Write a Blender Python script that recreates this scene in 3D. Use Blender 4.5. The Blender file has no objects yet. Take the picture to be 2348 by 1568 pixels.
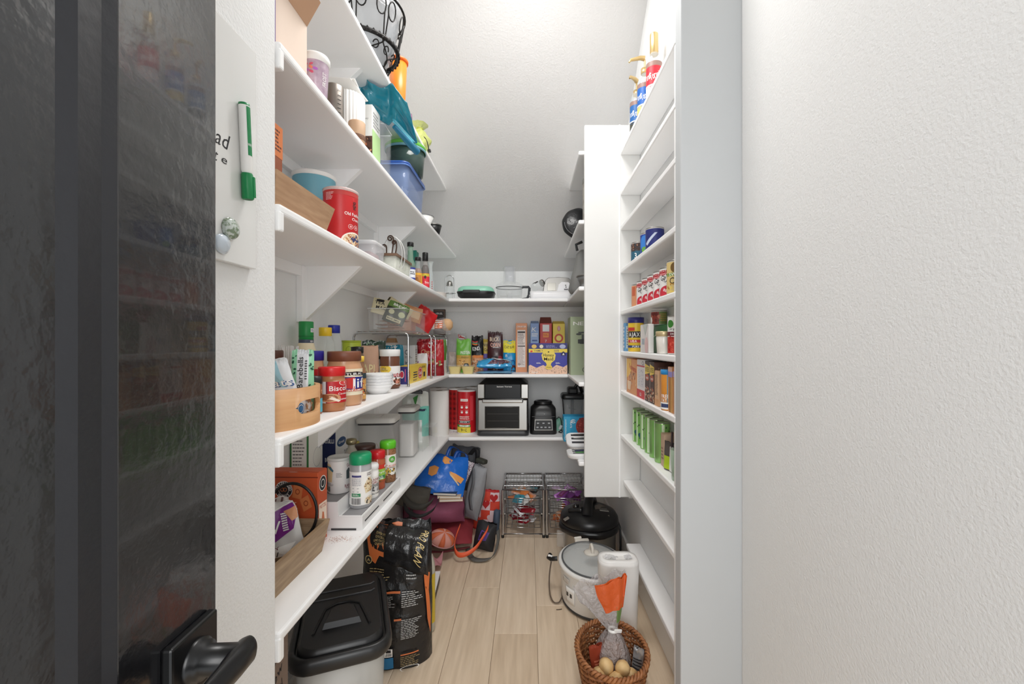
import bpy, bmesh, math, random
from mathutils import Vector, Matrix, Euler, noise
PI = math.pi
SC = bpy.context.scene
COL = SC.collection
H = 1.24                                        # camera height
# ---------------------------------------------------------------- camera
cam = bpy.data.objects.new('camera', bpy.data.cameras.new('camera'))
COL.objects.link(cam)
cam.location = (0, 0, H)
cam.rotation_euler = (PI / 2, 0, 0)
cam.data.sensor_width = 36
cam.data.sensor_fit = 'HORIZONTAL'
cam.data.lens = 36 * 1000 / 2348
cam.data.shift_x = -38 / 2348
cam.data.shift_y = 4 / 2348
cam.data.clip_start = 0.02
SC.camera = cam
# ---------------------------------------------------------------- world, lights, exposure
SC.view_settings.view_transform = 'Standard'
SC.view_settings.look = 'None'
SC.view_settings.exposure = 0.0
SC.view_settings.gamma = 1.0
SC.view_settings.use_curve_mapping = False
SC.cycles.max_bounces = 16
SC.cycles.diffuse_bounces = 10
SC.cycles.transparent_max_bounces = 40
W = bpy.data.worlds.new('daylight'); SC.world = W
W.use_nodes = True
W.node_tree.nodes['Background'].inputs[0].default_value = (0.93, 0.97, 1.0, 1)
W.node_tree.nodes['Background'].inputs[1].default_value = 1.6

def area(name, loc, rot, sx, sy, power, col=(1, 1, 1)):
    l = bpy.data.lights.new(name, 'AREA'); l.shape = 'RECTANGLE'; l.size = sx; l.size_y = sy
    l.energy = power; l.color = col
    o = bpy.data.objects.new(name, l); o.location = loc; o.rotation_euler = rot
    COL.objects.link(o); return o
# the pantry's ceiling lamp and an added fill light facing in from behind the camera
def point(name, loc, rad, power, col=(1, 1, 1)):
    l = bpy.data.lights.new(name, 'POINT'); l.shadow_soft_size = rad; l.energy = power; l.color = col
    o = bpy.data.objects.new(name, l); o.location = loc
    COL.objects.link(o); return o
area('pantry_lamp_light', (-0.02, 1.48, 2.94), (0, 0, 0), 0.5, 0.6, 18, (1.0, 0.985, 0.965))
area('doorway_fill_light', (0.05, -1.3, 1.75), (math.radians(84), 0, 0), 1.2, 1.3, 36, (1.0, 0.99, 0.98))

# ---------------------------------------------------------------- materials
def lin(c):
    c = c / 255.0
    return c / 12.92 if c <= 0.04045 else ((c + 0.055) / 1.055) ** 2.4
def rgb(c): return (lin(c[0]), lin(c[1]), lin(c[2]), 1)
_MC = {}
def M(c, rough=0.5, metal=0.0, alpha=1.0, coat=0.0, bump=None, vary=None, trans=0.0, spec=0.5, name='paint'):
    """sRGB colour -> material.  bump=(scale, strength, dist); vary=(second colour, scale[, stretch xyz, contrast])"""
    k = (tuple(c), rough, metal, alpha, coat, bump, vary, trans, spec)
    if k in _MC: return _MC[k]
    m = bpy.data.materials.new(name); m.use_nodes = True
    nt = m.node_tree; b = nt.nodes['Principled BSDF']
    b.inputs['Base Color'].default_value = rgb(c)
    b.inputs['Roughness'].default_value = rough
    b.inputs['Metallic'].default_value = metal
    b.inputs['Alpha'].default_value = alpha
    b.inputs['Coat Weight'].default_value = coat
    b.inputs['Transmission Weight'].default_value = trans
    b.inputs['Specular IOR Level'].default_value = spec
    def coords(scale, stretch=(1, 1, 1)):
        tc = nt.nodes.new('ShaderNodeTexCoord'); mp = nt.nodes.new('ShaderNodeMapping')
        mp.inputs['Scale'].default_value = [scale * s for s in stretch]
        nt.links.new(tc.outputs['Object'], mp.inputs['Vector']); return mp.outputs[0]
    if vary:
        st = vary[2] if len(vary) > 2 else (1, 1, 1)
        ct = vary[3] if len(vary) > 3 else 0.2
        n = nt.nodes.new('ShaderNodeTexNoise'); n.inputs['Detail'].default_value = 5
        n.inputs['Scale'].default_value = 1.0
        nt.links.new(coords(vary[1], st), n.inputs['Vector'])
        r = nt.nodes.new('ShaderNodeValToRGB')
        r.color_ramp.elements[0].position = 0.5 - ct; r.color_ramp.elements[1].position = 0.5 + ct
        r.color_ramp.elements[0].color = rgb(vary[0]); r.color_ramp.elements[1].color = rgb(c)
        nt.links.new(n.outputs['Fac'], r.inputs['Fac'])
        nt.links.new(r.outputs['Color'], b.inputs['Base Color'])
    if bump:
        n = nt.nodes.new('ShaderNodeTexNoise'); n.inputs['Detail'].default_value = 3
        n.inputs['Scale'].default_value = 1.0
        nt.links.new(coords(bump[0]), n.inputs['Vector'])
        bp = nt.nodes.new('ShaderNodeBump'); bp.inputs['Strength'].default_value = bump[1]
        bp.inputs['Distance'].default_value = bump[2] if len(bump) > 2 else 0.002
        nt.links.new(n.outputs['Fac'], bp.inputs['Height'])
        nt.links.new(bp.outputs['Normal'], b.inputs['Normal'])
    _MC[k] = m; return m
def emit(c, s, name='lamp_glow'):
    m = bpy.data.materials.new(name); m.use_nodes = True
    b = m.node_tree.nodes['Principled BSDF']
    b.inputs['Base Color'].default_value = rgb(c)
    b.inputs['Emission Color'].default_value = rgb(c); b.inputs['Emission Strength'].default_value = s
    return m
WHITE = M((246, 246, 246), 0.42)
WALLM = M((236, 237, 237), 0.75, bump=(190, 0.6, 0.002), name='textured_wall_paint')
WALL_DIM = M((230, 230, 229), 0.75, bump=(190, 0.6, 0.002), name='textured_wall_paint')  # same wall paint, darkened to offset strong light on the near walls
CEILM = M((212, 211, 210), 0.8, bump=(120, 0.5, 0.003), name='knockdown_ceiling_dimmed')  # same paint as the walls, darkened to hold down lamp light on the slope
BLACK = M((22, 22, 23), 0.35)
CHROME = M((205, 206, 208), 0.18, 1.0)
STEEL = M((170, 168, 164), 0.32, 1.0)
GLASS = M((225, 232, 232), 0.06, alpha=0.22)
ACRYL = M((234, 236, 236), 0.1, alpha=0.11)
FILM = M((215, 215, 218), 0.08, alpha=0.3, bump=(80, 1.0, 0.01), spec=1.0)
KRAFT = M((196, 158, 128), 0.75)
SILV = M((200, 200, 204), 0.25, 0.9)
INK = M((30, 28, 32), 0.6)
PAPER = M((244, 243, 240), 0.6)
RED = M((196, 28, 34), 0.45)
# ---------------------------------------------------------------- geometry
class G:
    """collects geometry of one mesh object"""
    def __init__(s): s.v = []; s.f = []; s.mi = []; s.sm = []; s.mats = []
    def m(s, mat):
        if mat not in s.mats: s.mats.append(mat)
        return s.mats.index(mat)
    def raw(s, v, f, mat, X=None, smooth=False):
        o = len(s.v); i = s.m(mat)
        s.v += [tuple(X @ Vector(p)) if X is not None else tuple(p) for p in v]
        for q in f:
            s.f.append([o + a for a in q]); s.mi.append(i); s.sm.append(smooth)
    def box(s, c, d, mat, rot=(0, 0, 0), bev=0.0, seg=2, X=None):
        bm = bmesh.new(); bmesh.ops.create_cube(bm, size=1)
        for v in bm.verts: v.co = Vector((v.co.x * d[0], v.co.y * d[1], v.co.z * d[2]))
        if bev > 0:
            bev = min(bev, min(d) * 0.49)
            bmesh.ops.bevel(bm, geom=bm.edges[:], offset=bev, segments=seg, affect='EDGES', profile=0.5)
        A = Matrix.Translation(c) @ Euler(rot).to_matrix().to_4x4()
        if X is not None: A = X @ A
        bm.verts.index_update()
        s.raw([v.co.copy() for v in bm.verts], [[v.index for v in f.verts] for f in bm.faces], mat, A, False)
        bm.free()
    def lathe(s, prof, mat, n=28, c=(0, 0, 0), X=None, caps=True, smooth=True, wob=None):
        v = []; f = []
        for (r, z) in prof:
            for k in range(n):
                a = 2 * PI * k / n; rr = r * (wob(a, z) if wob else 1)
                v.append((c[0] + rr * math.cos(a), c[1] + rr * math.sin(a), c[2] + z))
        for j in range(len(prof) - 1):
            for k in range(n):
                k2 = (k + 1) % n
                f.append([j * n + k, j * n + k2, (j + 1) * n + k2, (j + 1) * n + k])
        s.raw(v, f, mat, X, smooth)
        if caps:
            for j, fl in ((0, True), (len(prof) - 1, False)):
                if prof[j][0] > 1e-5:
                    q = list(range(n)); q = q[::-1] if fl else q
                    s.raw(v[j * n:(j + 1) * n], [q], mat, X, False)
    def loft(s, rings, mat, cap0=True, cap1=True, X=None, smooth=True):
        n = len(rings[0]); v = [p for r in rings for p in r]; f = []
        for j in range(len(rings) - 1):
            for k in range(n):
                k2 = (k + 1) % n
                f.append([j * n + k, j * n + k2, (j + 1) * n + k2, (j + 1) * n + k])
        s.raw(v, f, mat, X, smooth)
        if cap0: s.raw(rings[0], [list(range(n))[::-1]], mat, X)
        if cap1: s.raw(rings[-1], [list(range(n))], mat, X)
    def tube(s, pts, r, mat, n=8, cyc=False, X=None):
        pts = [Vector(p) for p in pts]; N = len(pts); v = []; f = []; up = None
        for i, p in enumerate(pts):
            a = pts[(i - 1) % N] if (cyc or i > 0) else p
            b = pts[(i + 1) % N] if (cyc or i < N - 1) else p
            t = (b - a).normalized() if (b - a).length > 1e-9 else Vector((0, 0, 1))
            if up is None: up = t.orthogonal().normalized()
            up = (up - t * up.dot(t)); up = up.normalized() if up.length > 1e-6 else t.orthogonal().normalized()
            w = t.cross(up); rr = r[i] if isinstance(r, (list, tuple)) else r
            for k in range(n):
                q = 2 * PI * k / n
                v.append(p + up * rr * math.cos(q) + w * rr * math.sin(q))
        for j in range(N if cyc else N - 1):
            j2 = (j + 1) % N
            for k in range(n):
                k2 = (k + 1) % n
                f.append([j * n + k, j * n + k2, j2 * n + k2, j2 * n + k])
        s.raw(v, f, mat, X, True)
        if not cyc:
            s.raw(v[:n], [list(range(n))[::-1]], mat, X); s.raw(v[-n:], [list(range(n))], mat, X)
    def grid(s, fn, nu, nv, mat, X=None, smooth=True, closed=False, mf=None):
        v = [fn(i / nu, j / nv) for j in range(nv + 1) for i in range(nu + 1)]
        f = {}
        for j in range(nv):
            for i in range(nu):
                a = j * (nu + 1) + i
                mm = mf((i + .5) / nu, (j + .5) / nv) if mf else mat
                f.setdefault(mm, []).append([a, a + 1, a + nu + 2, a + nu + 1])
        for mm, ff in f.items(): s.raw(v, ff, mm, X, smooth)
    def prism(s, poly, z0, z1, mat, X=None):
        n = len(poly)
        v = [(p[0], p[1], z0) for p in poly] + [(p[0], p[1], z1) for p in poly]
        f = [list(range(n))[::-1], list(range(n, 2 * n))]
        f += [[k, (k + 1) % n, n + (k + 1) % n, n + k] for k in range(n)]
        s.raw(v, f, mat, X)
    def build(s, name, parent=None, label=None, loc=None, kind=None, weld=False, solid=0):
        me = bpy.data.meshes.new(name); me.from_pydata(s.v, [], s.f)
        for m in s.mats: me.materials.append(m)
        me.polygons.foreach_set('material_index', s.mi); me.polygons.foreach_set('use_smooth', s.sm)
        if weld:
            bm = bmesh.new(); bm.from_mesh(me); bmesh.ops.remove_doubles(bm, verts=bm.verts, dist=1e-5)
            bm.to_mesh(me); bm.free()
        me.update()
        o = bpy.data.objects.new(name, me); COL.objects.link(o)
        if parent is not None: o.parent = parent
        if loc is not None: o.location = loc
        if label: o['label'] = label
        if kind: o['kind'] = kind
        if solid:
            md = o.modifiers.new('thickness', 'SOLIDIFY'); md.thickness = solid; md.offset = 0
        return o
def rr(sx, sy, r, z=0.0, n=5, c=(0, 0)):
    """rounded rectangle ring, full sizes sx, sy"""
    r = min(r, sx / 2 - 1e-5, sy / 2 - 1e-5); p = []
    for (ax, ay, a0) in ((1, 1, 0), (-1, 1, PI / 2), (-1, -1, PI), (1, -1, 1.5 * PI)):
        for k in range(n + 1):
            a = a0 + PI / 2 * k / n
            p.append((c[0] + ax * (sx / 2 - r) + r * math.cos(a), c[1] + ay * (sy / 2 - r) + r * math.sin(a), z))
    return p
def T(name, label, cat, loc, rot=0.0, group=None):
    o = bpy.data.objects.new(name, None); COL.objects.link(o)
    o.empty_display_size = 0.05
    o.location = loc; o.rotation_euler = rot if isinstance(rot, (tuple, list)) else (0, 0, rot)
    o['label'] = label; o['category'] = cat
    if group: o['group'] = group
    return o
def tag(o, label, cat, group=None):
    o['label'] = label; o['category'] = cat
    if group: o['group'] = group
    return o
def clone(root, loc, rot, label, group=None):
    """a copy of a thing with copies of its parts and sub-parts"""
    r = root.copy(); COL.objects.link(r); r.location = loc
    r.rotation_euler = rot if isinstance(rot, (tuple, list)) else (0, 0, rot)
    r['label'] = label
    if group: r['group'] = group
    for ch in list(root.children):
        c = ch.copy(); COL.objects.link(c); c.parent = r
        for g in list(ch.children):
            d = g.copy(); COL.objects.link(d); d.parent = c
    return r
# ---------------------------------------------------------------- lettering and print
_GL = {}
def glyph(ch, bold):
    k = (ch, bold)
    if k not in _GL:
        c = bpy.data.curves.new('glyph', 'FONT'); c.body = ch; c.resolution_u = 2; c.offset = 0.010 if bold else 0.0
        o = bpy.data.objects.new('glyph', c); m = o.to_mesh()
        v = [(p.co.x, p.co.y) for p in m.vertices]; f = [list(p.vertices) for p in m.polygons]
        _GL[k] = (v, f); o.to_mesh_clear(); bpy.data.objects.remove(o); bpy.data.curves.remove(c)
    return _GL[k]
class Print:
    """flat print on a surface. fmap(u, v) -> (point, normal); u, v run 0..1 over a face W by Hh metres"""
    def __init__(s, g, fmap, Wd, Hh, eps=0.0003, curved=False):
        s.g = g; s.fm = fmap; s.W = Wd; s.H = Hh; s.e = eps; s.k = 1; s.cur = curved
    def put(s, pts, tris, mat):
        """pts in metres from the face's lower-left corner; kept inside the face"""
        pts = [(min(max(a, 0.0), s.W), min(max(b, 0.0), s.H)) for a, b in pts]
        if s.cur:                                   # refine so that print follows the curved face
            lim = max(s.W / 14, 0.004); tris = [list(t) for t in tris]; pts = list(pts); out = []
            st = []
            for t in tris:
                for i in range(1, len(t) - 1): st.append((t[0], t[i], t[i + 1]))
            n = 0
            while st:
                a, b, c = st.pop(); n += 1
                L = [(abs(pts[a][0] - pts[b][0]) + .3 * abs(pts[a][1] - pts[b][1]), a, b, c),
                     (abs(pts[b][0] - pts[c][0]) + .3 * abs(pts[b][1] - pts[c][1]), b, c, a),
                     (abs(pts[c][0] - pts[a][0]) + .3 * abs(pts[c][1] - pts[a][1]), c, a, b)]
                l, p, q, r = max(L)
                if l > lim and n < 4000:
                    pts.append(((pts[p][0] + pts[q][0]) / 2, (pts[p][1] + pts[q][1]) / 2)); k = len(pts) - 1
                    st.append((p, k, r)); st.append((k, q, r))
                else: out.append([a, b, c])
            tris = out
        v = []
        off = s.e * (1 + 0.3 * s.k) ; s.k += 1
        for (x, y) in pts:
            P, N = s.fm(x / s.W, y / s.H)
            v.append(P + N * off)
        s.g.raw(v, tris, mat, None, s.cur)
    def poly(s, pts, mat): s.put([(u * s.W, v * s.H) for u, v in pts], [list(range(len(pts)))], mat)
    def rect(s, u0, v0, u1, v1, mat): s.poly([(u0, v0), (u1, v0), (u1, v1), (u0, v1)], mat)
    def ell(s, u, v, ru, rv, mat, n=20):
        """ellipse: ru in widths, rv in heights"""
        p = [(u + ru * math.cos(2 * PI * k / n), v + rv * math.sin(2 * PI * k / n)) for k in range(n)]
        s.poly(p, mat)
    def ring(s, u, v, ru, rv, w, mat, n=20):
        a = [(u + ru * math.cos(2 * PI * k / n), v + rv * math.sin(2 * PI * k / n)) for k in range(n)]
        b = [(u + ru * (1 - w) * math.cos(2 * PI * k / n), v + rv * (1 - w) * math.sin(2 * PI * k / n)) for k in range(n)]
        pts = [(x * s.W, y * s.H) for x, y in a + b]
        s.put(pts, [[k, (k + 1) % n, n + (k + 1) % n, n + k] for k in range(n)], mat)
    def txt(s, t, u, v, h, mat, w=None, bold=True, rot=0.0, shear=0.0):
        """text centred on u, v; h = cap height in face heights; w = width in face widths (fits)"""
        x = 0.0; V = []; F = []
        for ch in t:
            if ch == ' ': x += 0.32; continue
            gv, gf = glyph(ch, bold)
            if not gv: x += 0.3; continue
            x0 = min(p[0] for p in gv); x1 = max(p[0] for p in gv); o = len(V)
            V += [(p[0] - x0 + x, p[1]) for p in gv]; F += [[o + i for i in q] for q in gf]
            x += x1 - x0 + 0.075
        if not V: return
        tw = max(p[0] for p in V); hh = h * s.H / 0.7; sx = (w * s.W / tw) if w else hh
        cr, sr = math.cos(rot), math.sin(rot); P = []
        for (a, b) in V:
            b2 = (b - 0.35) * hh; a2 = (a - tw / 2) * sx + shear * b2
            P.append((u * s.W + a2 * cr - b2 * sr, v * s.H + a2 * sr + b2 * cr))
        s.put(P, F, mat)
    def lines(s, u0, v0, u1, v1, n, mat, seed=1, fill=0.5, ragged=True):
        """small print: rows of word-like dashes"""
        R = random.Random(seed); pts = []; tr = []
        for i in range(n):
            va = v0 + (v1 - v0) * (i + 0.5 - fill / 2) / n; vb = v0 + (v1 - v0) * (i + 0.5 + fill / 2) / n
            u = u0; e = u1 - (R.random() * 0.35 * (u1 - u0) if ragged else 0)
            while u < e:
                l = (u1 - u0) * R.uniform(0.08, 0.24); b = min(u + l, e); o = len(pts)
                pts += [(u * s.W, va * s.H), (b * s.W, va * s.H), (b * s.W, vb * s.H), (u * s.W, vb * s.H)]
                tr.append([o, o + 1, o + 2, o + 3]); u = b + (u1 - u0) * 0.035
        s.put(pts, tr, mat)
    def bars(s, u0, v0, u1, v1, mat, seed=2):
        R = random.Random(seed); u = u0; pts = []; tr = []
        while u < u1:
            w = (u1 - u0) * R.choice((.02, .03, .05)); o = len(pts)
            pts += [(u * s.W, v0 * s.H), (min(u + w, u1) * s.W, v0 * s.H), (min(u + w, u1) * s.W, v1 * s.H), (u * s.W, v1 * s.H)]
            tr.append([o, o + 1, o + 2, o + 3]); u += w + (u1 - u0) * R.choice((.02, .03, .04))
        s.put(pts, tr, mat)
    def spots(s, u0, v0, u1, v1, n, size, mats, seed=3, inside=None):
        R = random.Random(seed)
        by = {}
        for i in range(n):
            u = R.uniform(u0, u1); v = R.uniform(v0, v1)
            if inside and not inside(u, v): continue
            a = R.uniform(0, PI); r = size * R.uniform(.6, 1.2); q = by.setdefault(R.choice(mats), ([], []))
            o = len(q[0])
            for k in range(6):
                t = 2 * PI * k / 6
                q[0].append((u * s.W + r * (math.cos(t) * math.cos(a) - .6 * math.sin(t) * math.sin(a)),
                             v * s.H + r * (math.cos(t) * math.sin(a) + .6 * math.sin(t) * math.cos(a))))
            q[1].append(list(range(o, o + 6)))
        for mt, (p, t) in by.items(): s.put(p, t, mt)
def plane(o, ux, uy):
    o = Vector(o); ux = Vector(ux); uy = Vector(uy); n = ux.cross(uy).normalized()
    return lambda u, v: (o + ux * u + uy * v, n)
def cylmap(r, z0, z1, ang=-PI / 2, span=PI, c=(0, 0)):
    """u 0..1 over span radians centred on ang, counter-clockwise seen from above = left to right seen from outside"""
    rf = r if callable(r) else (lambda z: r)
    def f(u, v):
        z = z0 + (z1 - z0) * v; a = ang + (u - 0.5) * span; R = rf(z)
        n = Vector((math.cos(a), math.sin(a), 0)); return (Vector((c[0], c[1], z)) + n * R, n)
    return f
def facing(loc):
    """direction from a thing to the doorway, for turning its label"""
    return math.atan2(-loc[1], -loc[0])
def prints(parent, jobs, name='printed_label'):
    """jobs: list of (fmap, W, H, curved, draw)"""
    g = G()
    for fm, w, h, cur, draw in jobs: draw(Print(g, fm, w, h, curved=cur))
    if g.v: return g.build(name, parent)
# ---------------------------------------------------------------- generic packs
def carton(name, label, cat, loc, size, mat, faces=None, rot=0.0, group=None, top=None, flap=0.0, bev=0.0015, partname='carton'):
    """box standing on loc (centre of base), front = -Y. faces: dict front/right/left/top -> draw(Print)"""
    w, d, h = size; t = T(name, label, cat, loc, rot, group)
    g = G(); g.box((0, 0, h / 2), (w, d, h), mat, bev=bev, seg=1); g.build(partname, t)
    jobs = []; F = faces or {}
    if 'front' in F: jobs.append((plane((-w / 2, -d / 2, 0), (w, 0, 0), (0, 0, h)), w, h, False, F['front']))
    if 'right' in F: jobs.append((plane((w / 2, -d / 2, 0), (0, d, 0), (0, 0, h)), d, h, False, F['right']))
    if 'left' in F: jobs.append((plane((-w / 2, d / 2, 0), (0, -d, 0), (0, 0, h)), d, h, False, F['left']))
    if 'top' in F: jobs.append((plane((-w / 2, -d / 2, h), (w, 0, 0), (0, d, 0)), w, d, False, F['top']))
    if jobs: prints(t, jobs)
    # glued end flap: the seam and the flap edge along the top
    g = G(); g.box((0, d * 0.05, h + 0.0006), (w * .98, d * 0.8, 0.0012), top or mat)
    if flap:                                                  # torn-open flap standing up
        for sg in (-1, 1):
            g.raw([(-w / 2, sg * d / 2, h), (w / 2, sg * d / 2, h), (w / 2 * .9, sg * d * .12, h + flap), (-w / 2 * .9, sg * d * .12, h + flap)],
                  [[0, 1, 2, 3]], top or mat)
    g.build('top_flap', t)
    return t
def vessel(name, label, cat, loc, parts, rot=None, group=None, lab=None, n=28, tilt=None):
    """turned packs: parts = list of (partname, profile, mat); lab = (r, z0, z1, span, draw)"""
    a = facing(loc) + PI / 2 if rot is None else rot
    t = T(name, label, cat, loc, (tilt[0], tilt[1], a) if tilt else a, group)
    for p in parts:
        g = G(); g.lathe(p[1], p[2], n); g.build(p[0], t)
    if lab:
        labs = lab if isinstance(lab, list) else [lab]
        prints(t, [(cylmap(l[0], l[1], l[2], -PI / 2, l[3]), (l[0] if not callable(l[0]) else l[0]((l[1] + l[2]) / 2)) * l[3], l[2] - l[1], True, l[4]) for l in labs])
    return t
def sack_fn(w, h, t, seed=0, wr=0.004, stand=False, pinch=0.0, side=-1, fq=16.0, crimp=0.06):
    def f(u, v):
        x = (u - .5) * w * (1 - pinch * abs(v - .5) * 2 * 0.5) * (1 + .05 * noise.noise(Vector((seed * 2.7, v * 3.5, 1.5))) - .05 * (v ** 6))
        e = max(0.0, 1 - abs(2 * u - 1) ** 2.6) ** .6
        if stand: b = (1 - v) ** .62 if v > .1 else .93 + .2 * v
        else: b = max(0.0, 1 - abs(2 * v - 1) ** 2.4) ** .7
        if v > 1 - crimp: b = 0.0
        if (not stand) and v < crimp: b = 0.0
        p = Vector((u * w * fq + seed * 7.3, v * h * fq, seed * 3.1 + side))
        n1 = noise.noise(p); n2 = noise.noise(p * 2.7 + Vector((5, 1, 2)))
        y = side * (t / 2 * e * b + 0.0006) + (wr * (n1 + .5 * n2)) * (0.35 + .65 * e) * (1 if b > 0 else .3)
        if b == 0: y += 0.0012 * math.sin(u * w * 900)
        z = v * h + wr * .8 * noise.noise(p * 1.3 + Vector((9, 9, 9))) * v + v ** 4 * h * (.07 * noise.noise(Vector((u * 2.2 + seed * 1.9, seed, 0))) + .03 * noise.noise(Vector((u * 7 + seed, seed, 4))))
        return Vector((x, y, z))
    return f
def sack(name, label, cat, loc, size, mat, draw=None, rot=0.0, group=None, seed=0, wr=0.004, stand=True, pinch=0.0,
         back=None, nu=22, nv=30, fq=16.0, partname='bag', extra=None, crimp=.06):
    """filled bag: front and back sheet, crimped edges; label print rides on the crumpled front"""
    w, h, t = size; r = T(name, label, cat, loc, rot, group)
    fr = sack_fn(w, h, t, seed, wr, stand, pinch, -1, fq, crimp); bk = sack_fn(w, h, t, seed + 11, wr, stand, pinch, 1, fq, crimp)
    g = G(); g.grid(lambda u, v: fr(u, v), nu, nv, mat); g.grid(lambda u, v: bk(1 - u, v), nu, nv, back or mat)
    if stand:
        g.grid(lambda u, v: fr(u, 0).lerp(bk(u, 0), v), nu, 2, back or mat)
    g.build(partname, r)
    if draw:
        def fm(u, v):
            u = min(max(u, 0.0), 1.0); v = min(max(v, 0.0), 1.0); return fr(u, v), Vector((0, -1, 0))
        gg = G(); draw(Print(gg, fm, w, h, eps=0.0012, curved=True)); gg.build('printed_label', r)
    return r
def smooth(pts, k=6):
    P_ = [Vector(p) for p in pts]; n = len(P_) - 1; out = []
    for i in range(n):
        a, b, c, d_ = P_[max(i - 1, 0)], P_[i], P_[i + 1], P_[min(i + 2, n)]
        for j in range(k):
            t = j / k; out.append(.5 * (2 * b + (c - a) * t + (2 * a - 5 * b + 4 * c - d_) * t * t + (3 * b - a - 3 * c + d_) * t ** 3))
    return out + [P_[-1]]
def at(px, py, Y): return Vector(((px - 1212) * Y / 1000, Y, H - (py - 788) * Y / 1000))
# ================================================================ the setting
XL, XR, YB = -0.79, 0.557, 3.18                   # alcove's long walls and back wall
XN = -0.517                                       # entry wall that carries the whiteboard
YN = 0.892                                        # its far end
SLOPE0, SL = 1.768, 0.95                          # sloping ceiling: height at the back wall, rise per metre
FRONT = -0.51                                     # front edge of the long shelves
ZA, ZB, ZC, ZD, ZE = 0.645, 1.046, 1.529, 1.864, 2.212
TH = 0.022
def slope_y(z): return YB - (z - SLOPE0) / SL
def structure(g, name, parent=None):
    o = g.build(name, parent); o['kind'] = 'structure'; return o
g = G(); g.box((-0.05, 1.45, -0.03), (1.7, 3.6, 0.05), M((150, 134, 116), 0.8)); FLOOR = structure(g, 'floor')
# planks, each its own piece
PLK = []
for i, (c1, c2) in enumerate((((232, 212, 187), (206, 184, 157)), ((238, 219, 195), (216, 194, 168)), ((225, 204, 178), (198, 175, 148)))):
    m = M(c1, 0.42, vary=(c2, 7.0, (6.0, 0.45, 1), 0.24), bump=(90, 0.10, 0.001), name='oak_plank')
    nt = m.node_tree                               # per-plank grain offset
    mp = [n for n in nt.nodes if n.type == 'MAPPING'][0]
    oi = nt.nodes.new('ShaderNodeObjectInfo'); ml = nt.nodes.new('ShaderNodeVectorMath'); ml.operation = 'SCALE'
    cb = nt.nodes.new('ShaderNodeCombineXYZ')
    nt.links.new(oi.outputs['Random'], cb.inputs[0]); nt.links.new(oi.outputs['Random'], cb.inputs[1]); nt.links.new(cb.outputs[0], ml.inputs[0])
    ml.inputs['Scale'].default_value = 40; nt.links.new(ml.outputs[0], mp.inputs['Location'])
    PLK.append(m)
PW, PL = 0.1835, 1.22
joints = {-1: 2.218, 0: 1.865, 1: 2.063, -2: 1.45, 2: 1.3, -3: 2.0, 3: 2.5, -4: 1.2, -5: 1.7}
R = random.Random(4); meshes = {}
for k in range(-5, 4):
    x1 = 0.0366 + PW * k; x0 = x1 - PW
    xa, xb = max(x0, -0.9), min(x1, 0.78)
    if xb - xa < 0.02: continue
    y = joints[k] - PL * 3
    while y < YB + .05:
        ya, yb = max(y, -0.34), min(y + PL, YB + .05)
        if yb - ya > 0.03:
            key = (round(xb - xa, 4), round(yb - ya, 4), R.randrange(3))
            o = None
            if key not in meshes:
                g = G(); g.box((0, 0, -0.004), (xb - xa - .0014, yb - ya - .0014, 0.008), PLK[key[2]], bev=0.0009, seg=1)
                o = g.build('plank', FLOOR); meshes[key] = o.data
            else:
                o = bpy.data.objects.new('plank', meshes[key]); COL.objects.link(o); o.parent = FLOOR
            o.location = ((xa + xb) / 2, (ya + yb) / 2, 0)
            o['kind'] = 'structure'
        y += PL
g = G(); g.box((XL - .06, 1.95, 1.5), (.12, 2.62, 3.14), WALLM); structure(g, 'wall_left')
g = G(); g.box(((XN - .95) / 2, YN / 2 - .10, 1.5), (.95 + XN, YN + .2, 3.14), WALL_DIM, bev=0.004); structure(g, 'wall_near_left')
g = G(); g.box((-0.05, YB + .06, 1.5), (1.8, .12, 3.14), WALLM); structure(g, 'wall_back')
g = G(); g.box((XR + .06, 2.28, 1.5), (.12, 1.84, 3.14), WALLM); structure(g, 'wall_right')
g = G(); g.box((.80, .555, 1.5), (.32, 1.51, 3.14), WALL_DIM, bev=.003); structure(g, 'wall_near_right')
g = G(); g.box((.62, 1.335, 1.5), (.326, .05, 3.14), M((192, 195, 197), .55), bev=.004); structure(g, 'trim_1')  # jamb face: its shade is put into the grey colour
g = G()
yc = slope_y(3.05)
g.raw([(-.95, YB + .02, SLOPE0 - .02 * SL), (.95, YB + .02, SLOPE0 - .02 * SL), (.95, yc, 3.05), (-.95, yc, 3.05), (-.95, -.35, 3.05), (.95, -.35, 3.05),
       (-.95, YB + .02, 3.16), (.95, YB + .02, 3.16), (.95, -.35, 3.16), (-.95, -.35, 3.16)],
      [[0, 1, 2, 3], [3, 2, 5, 4], [6, 9, 8, 7], [0, 6, 7, 1], [4, 5, 8, 9], [0, 3, 4, 9, 6], [1, 7, 8, 5, 2]], CEILM)
structure(g, 'ceiling')
g = G()                                            # wall round the doorway, behind the camera
g.box((-.66, -.26, 1.5), (.58, .12, 3.14), WALLM); g.box((.71, -.26, 1.5), (.48, .12, 3.14), WALLM); g.box((.05, -.26, 2.6), (.86, .12, 1.04), WALLM)
structure(g, 'wall_front')
BB = M((240, 239, 236), .4)
g = G(); g.box((0, YB - .007, .065), (1.34, .014, .13), BB, bev=.003); structure(g, 'baseboard_back')
g = G(); g.box((XR - .007, 2.26, .065), (.014, 1.8, .13), BB, bev=.003); structure(g, 'baseboard_right')
g = G(); g.box((XL + .007, 2.03, .065), (.014, 2.26, .13), BB, bev=.003); structure(g, 'baseboard_left')
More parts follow.
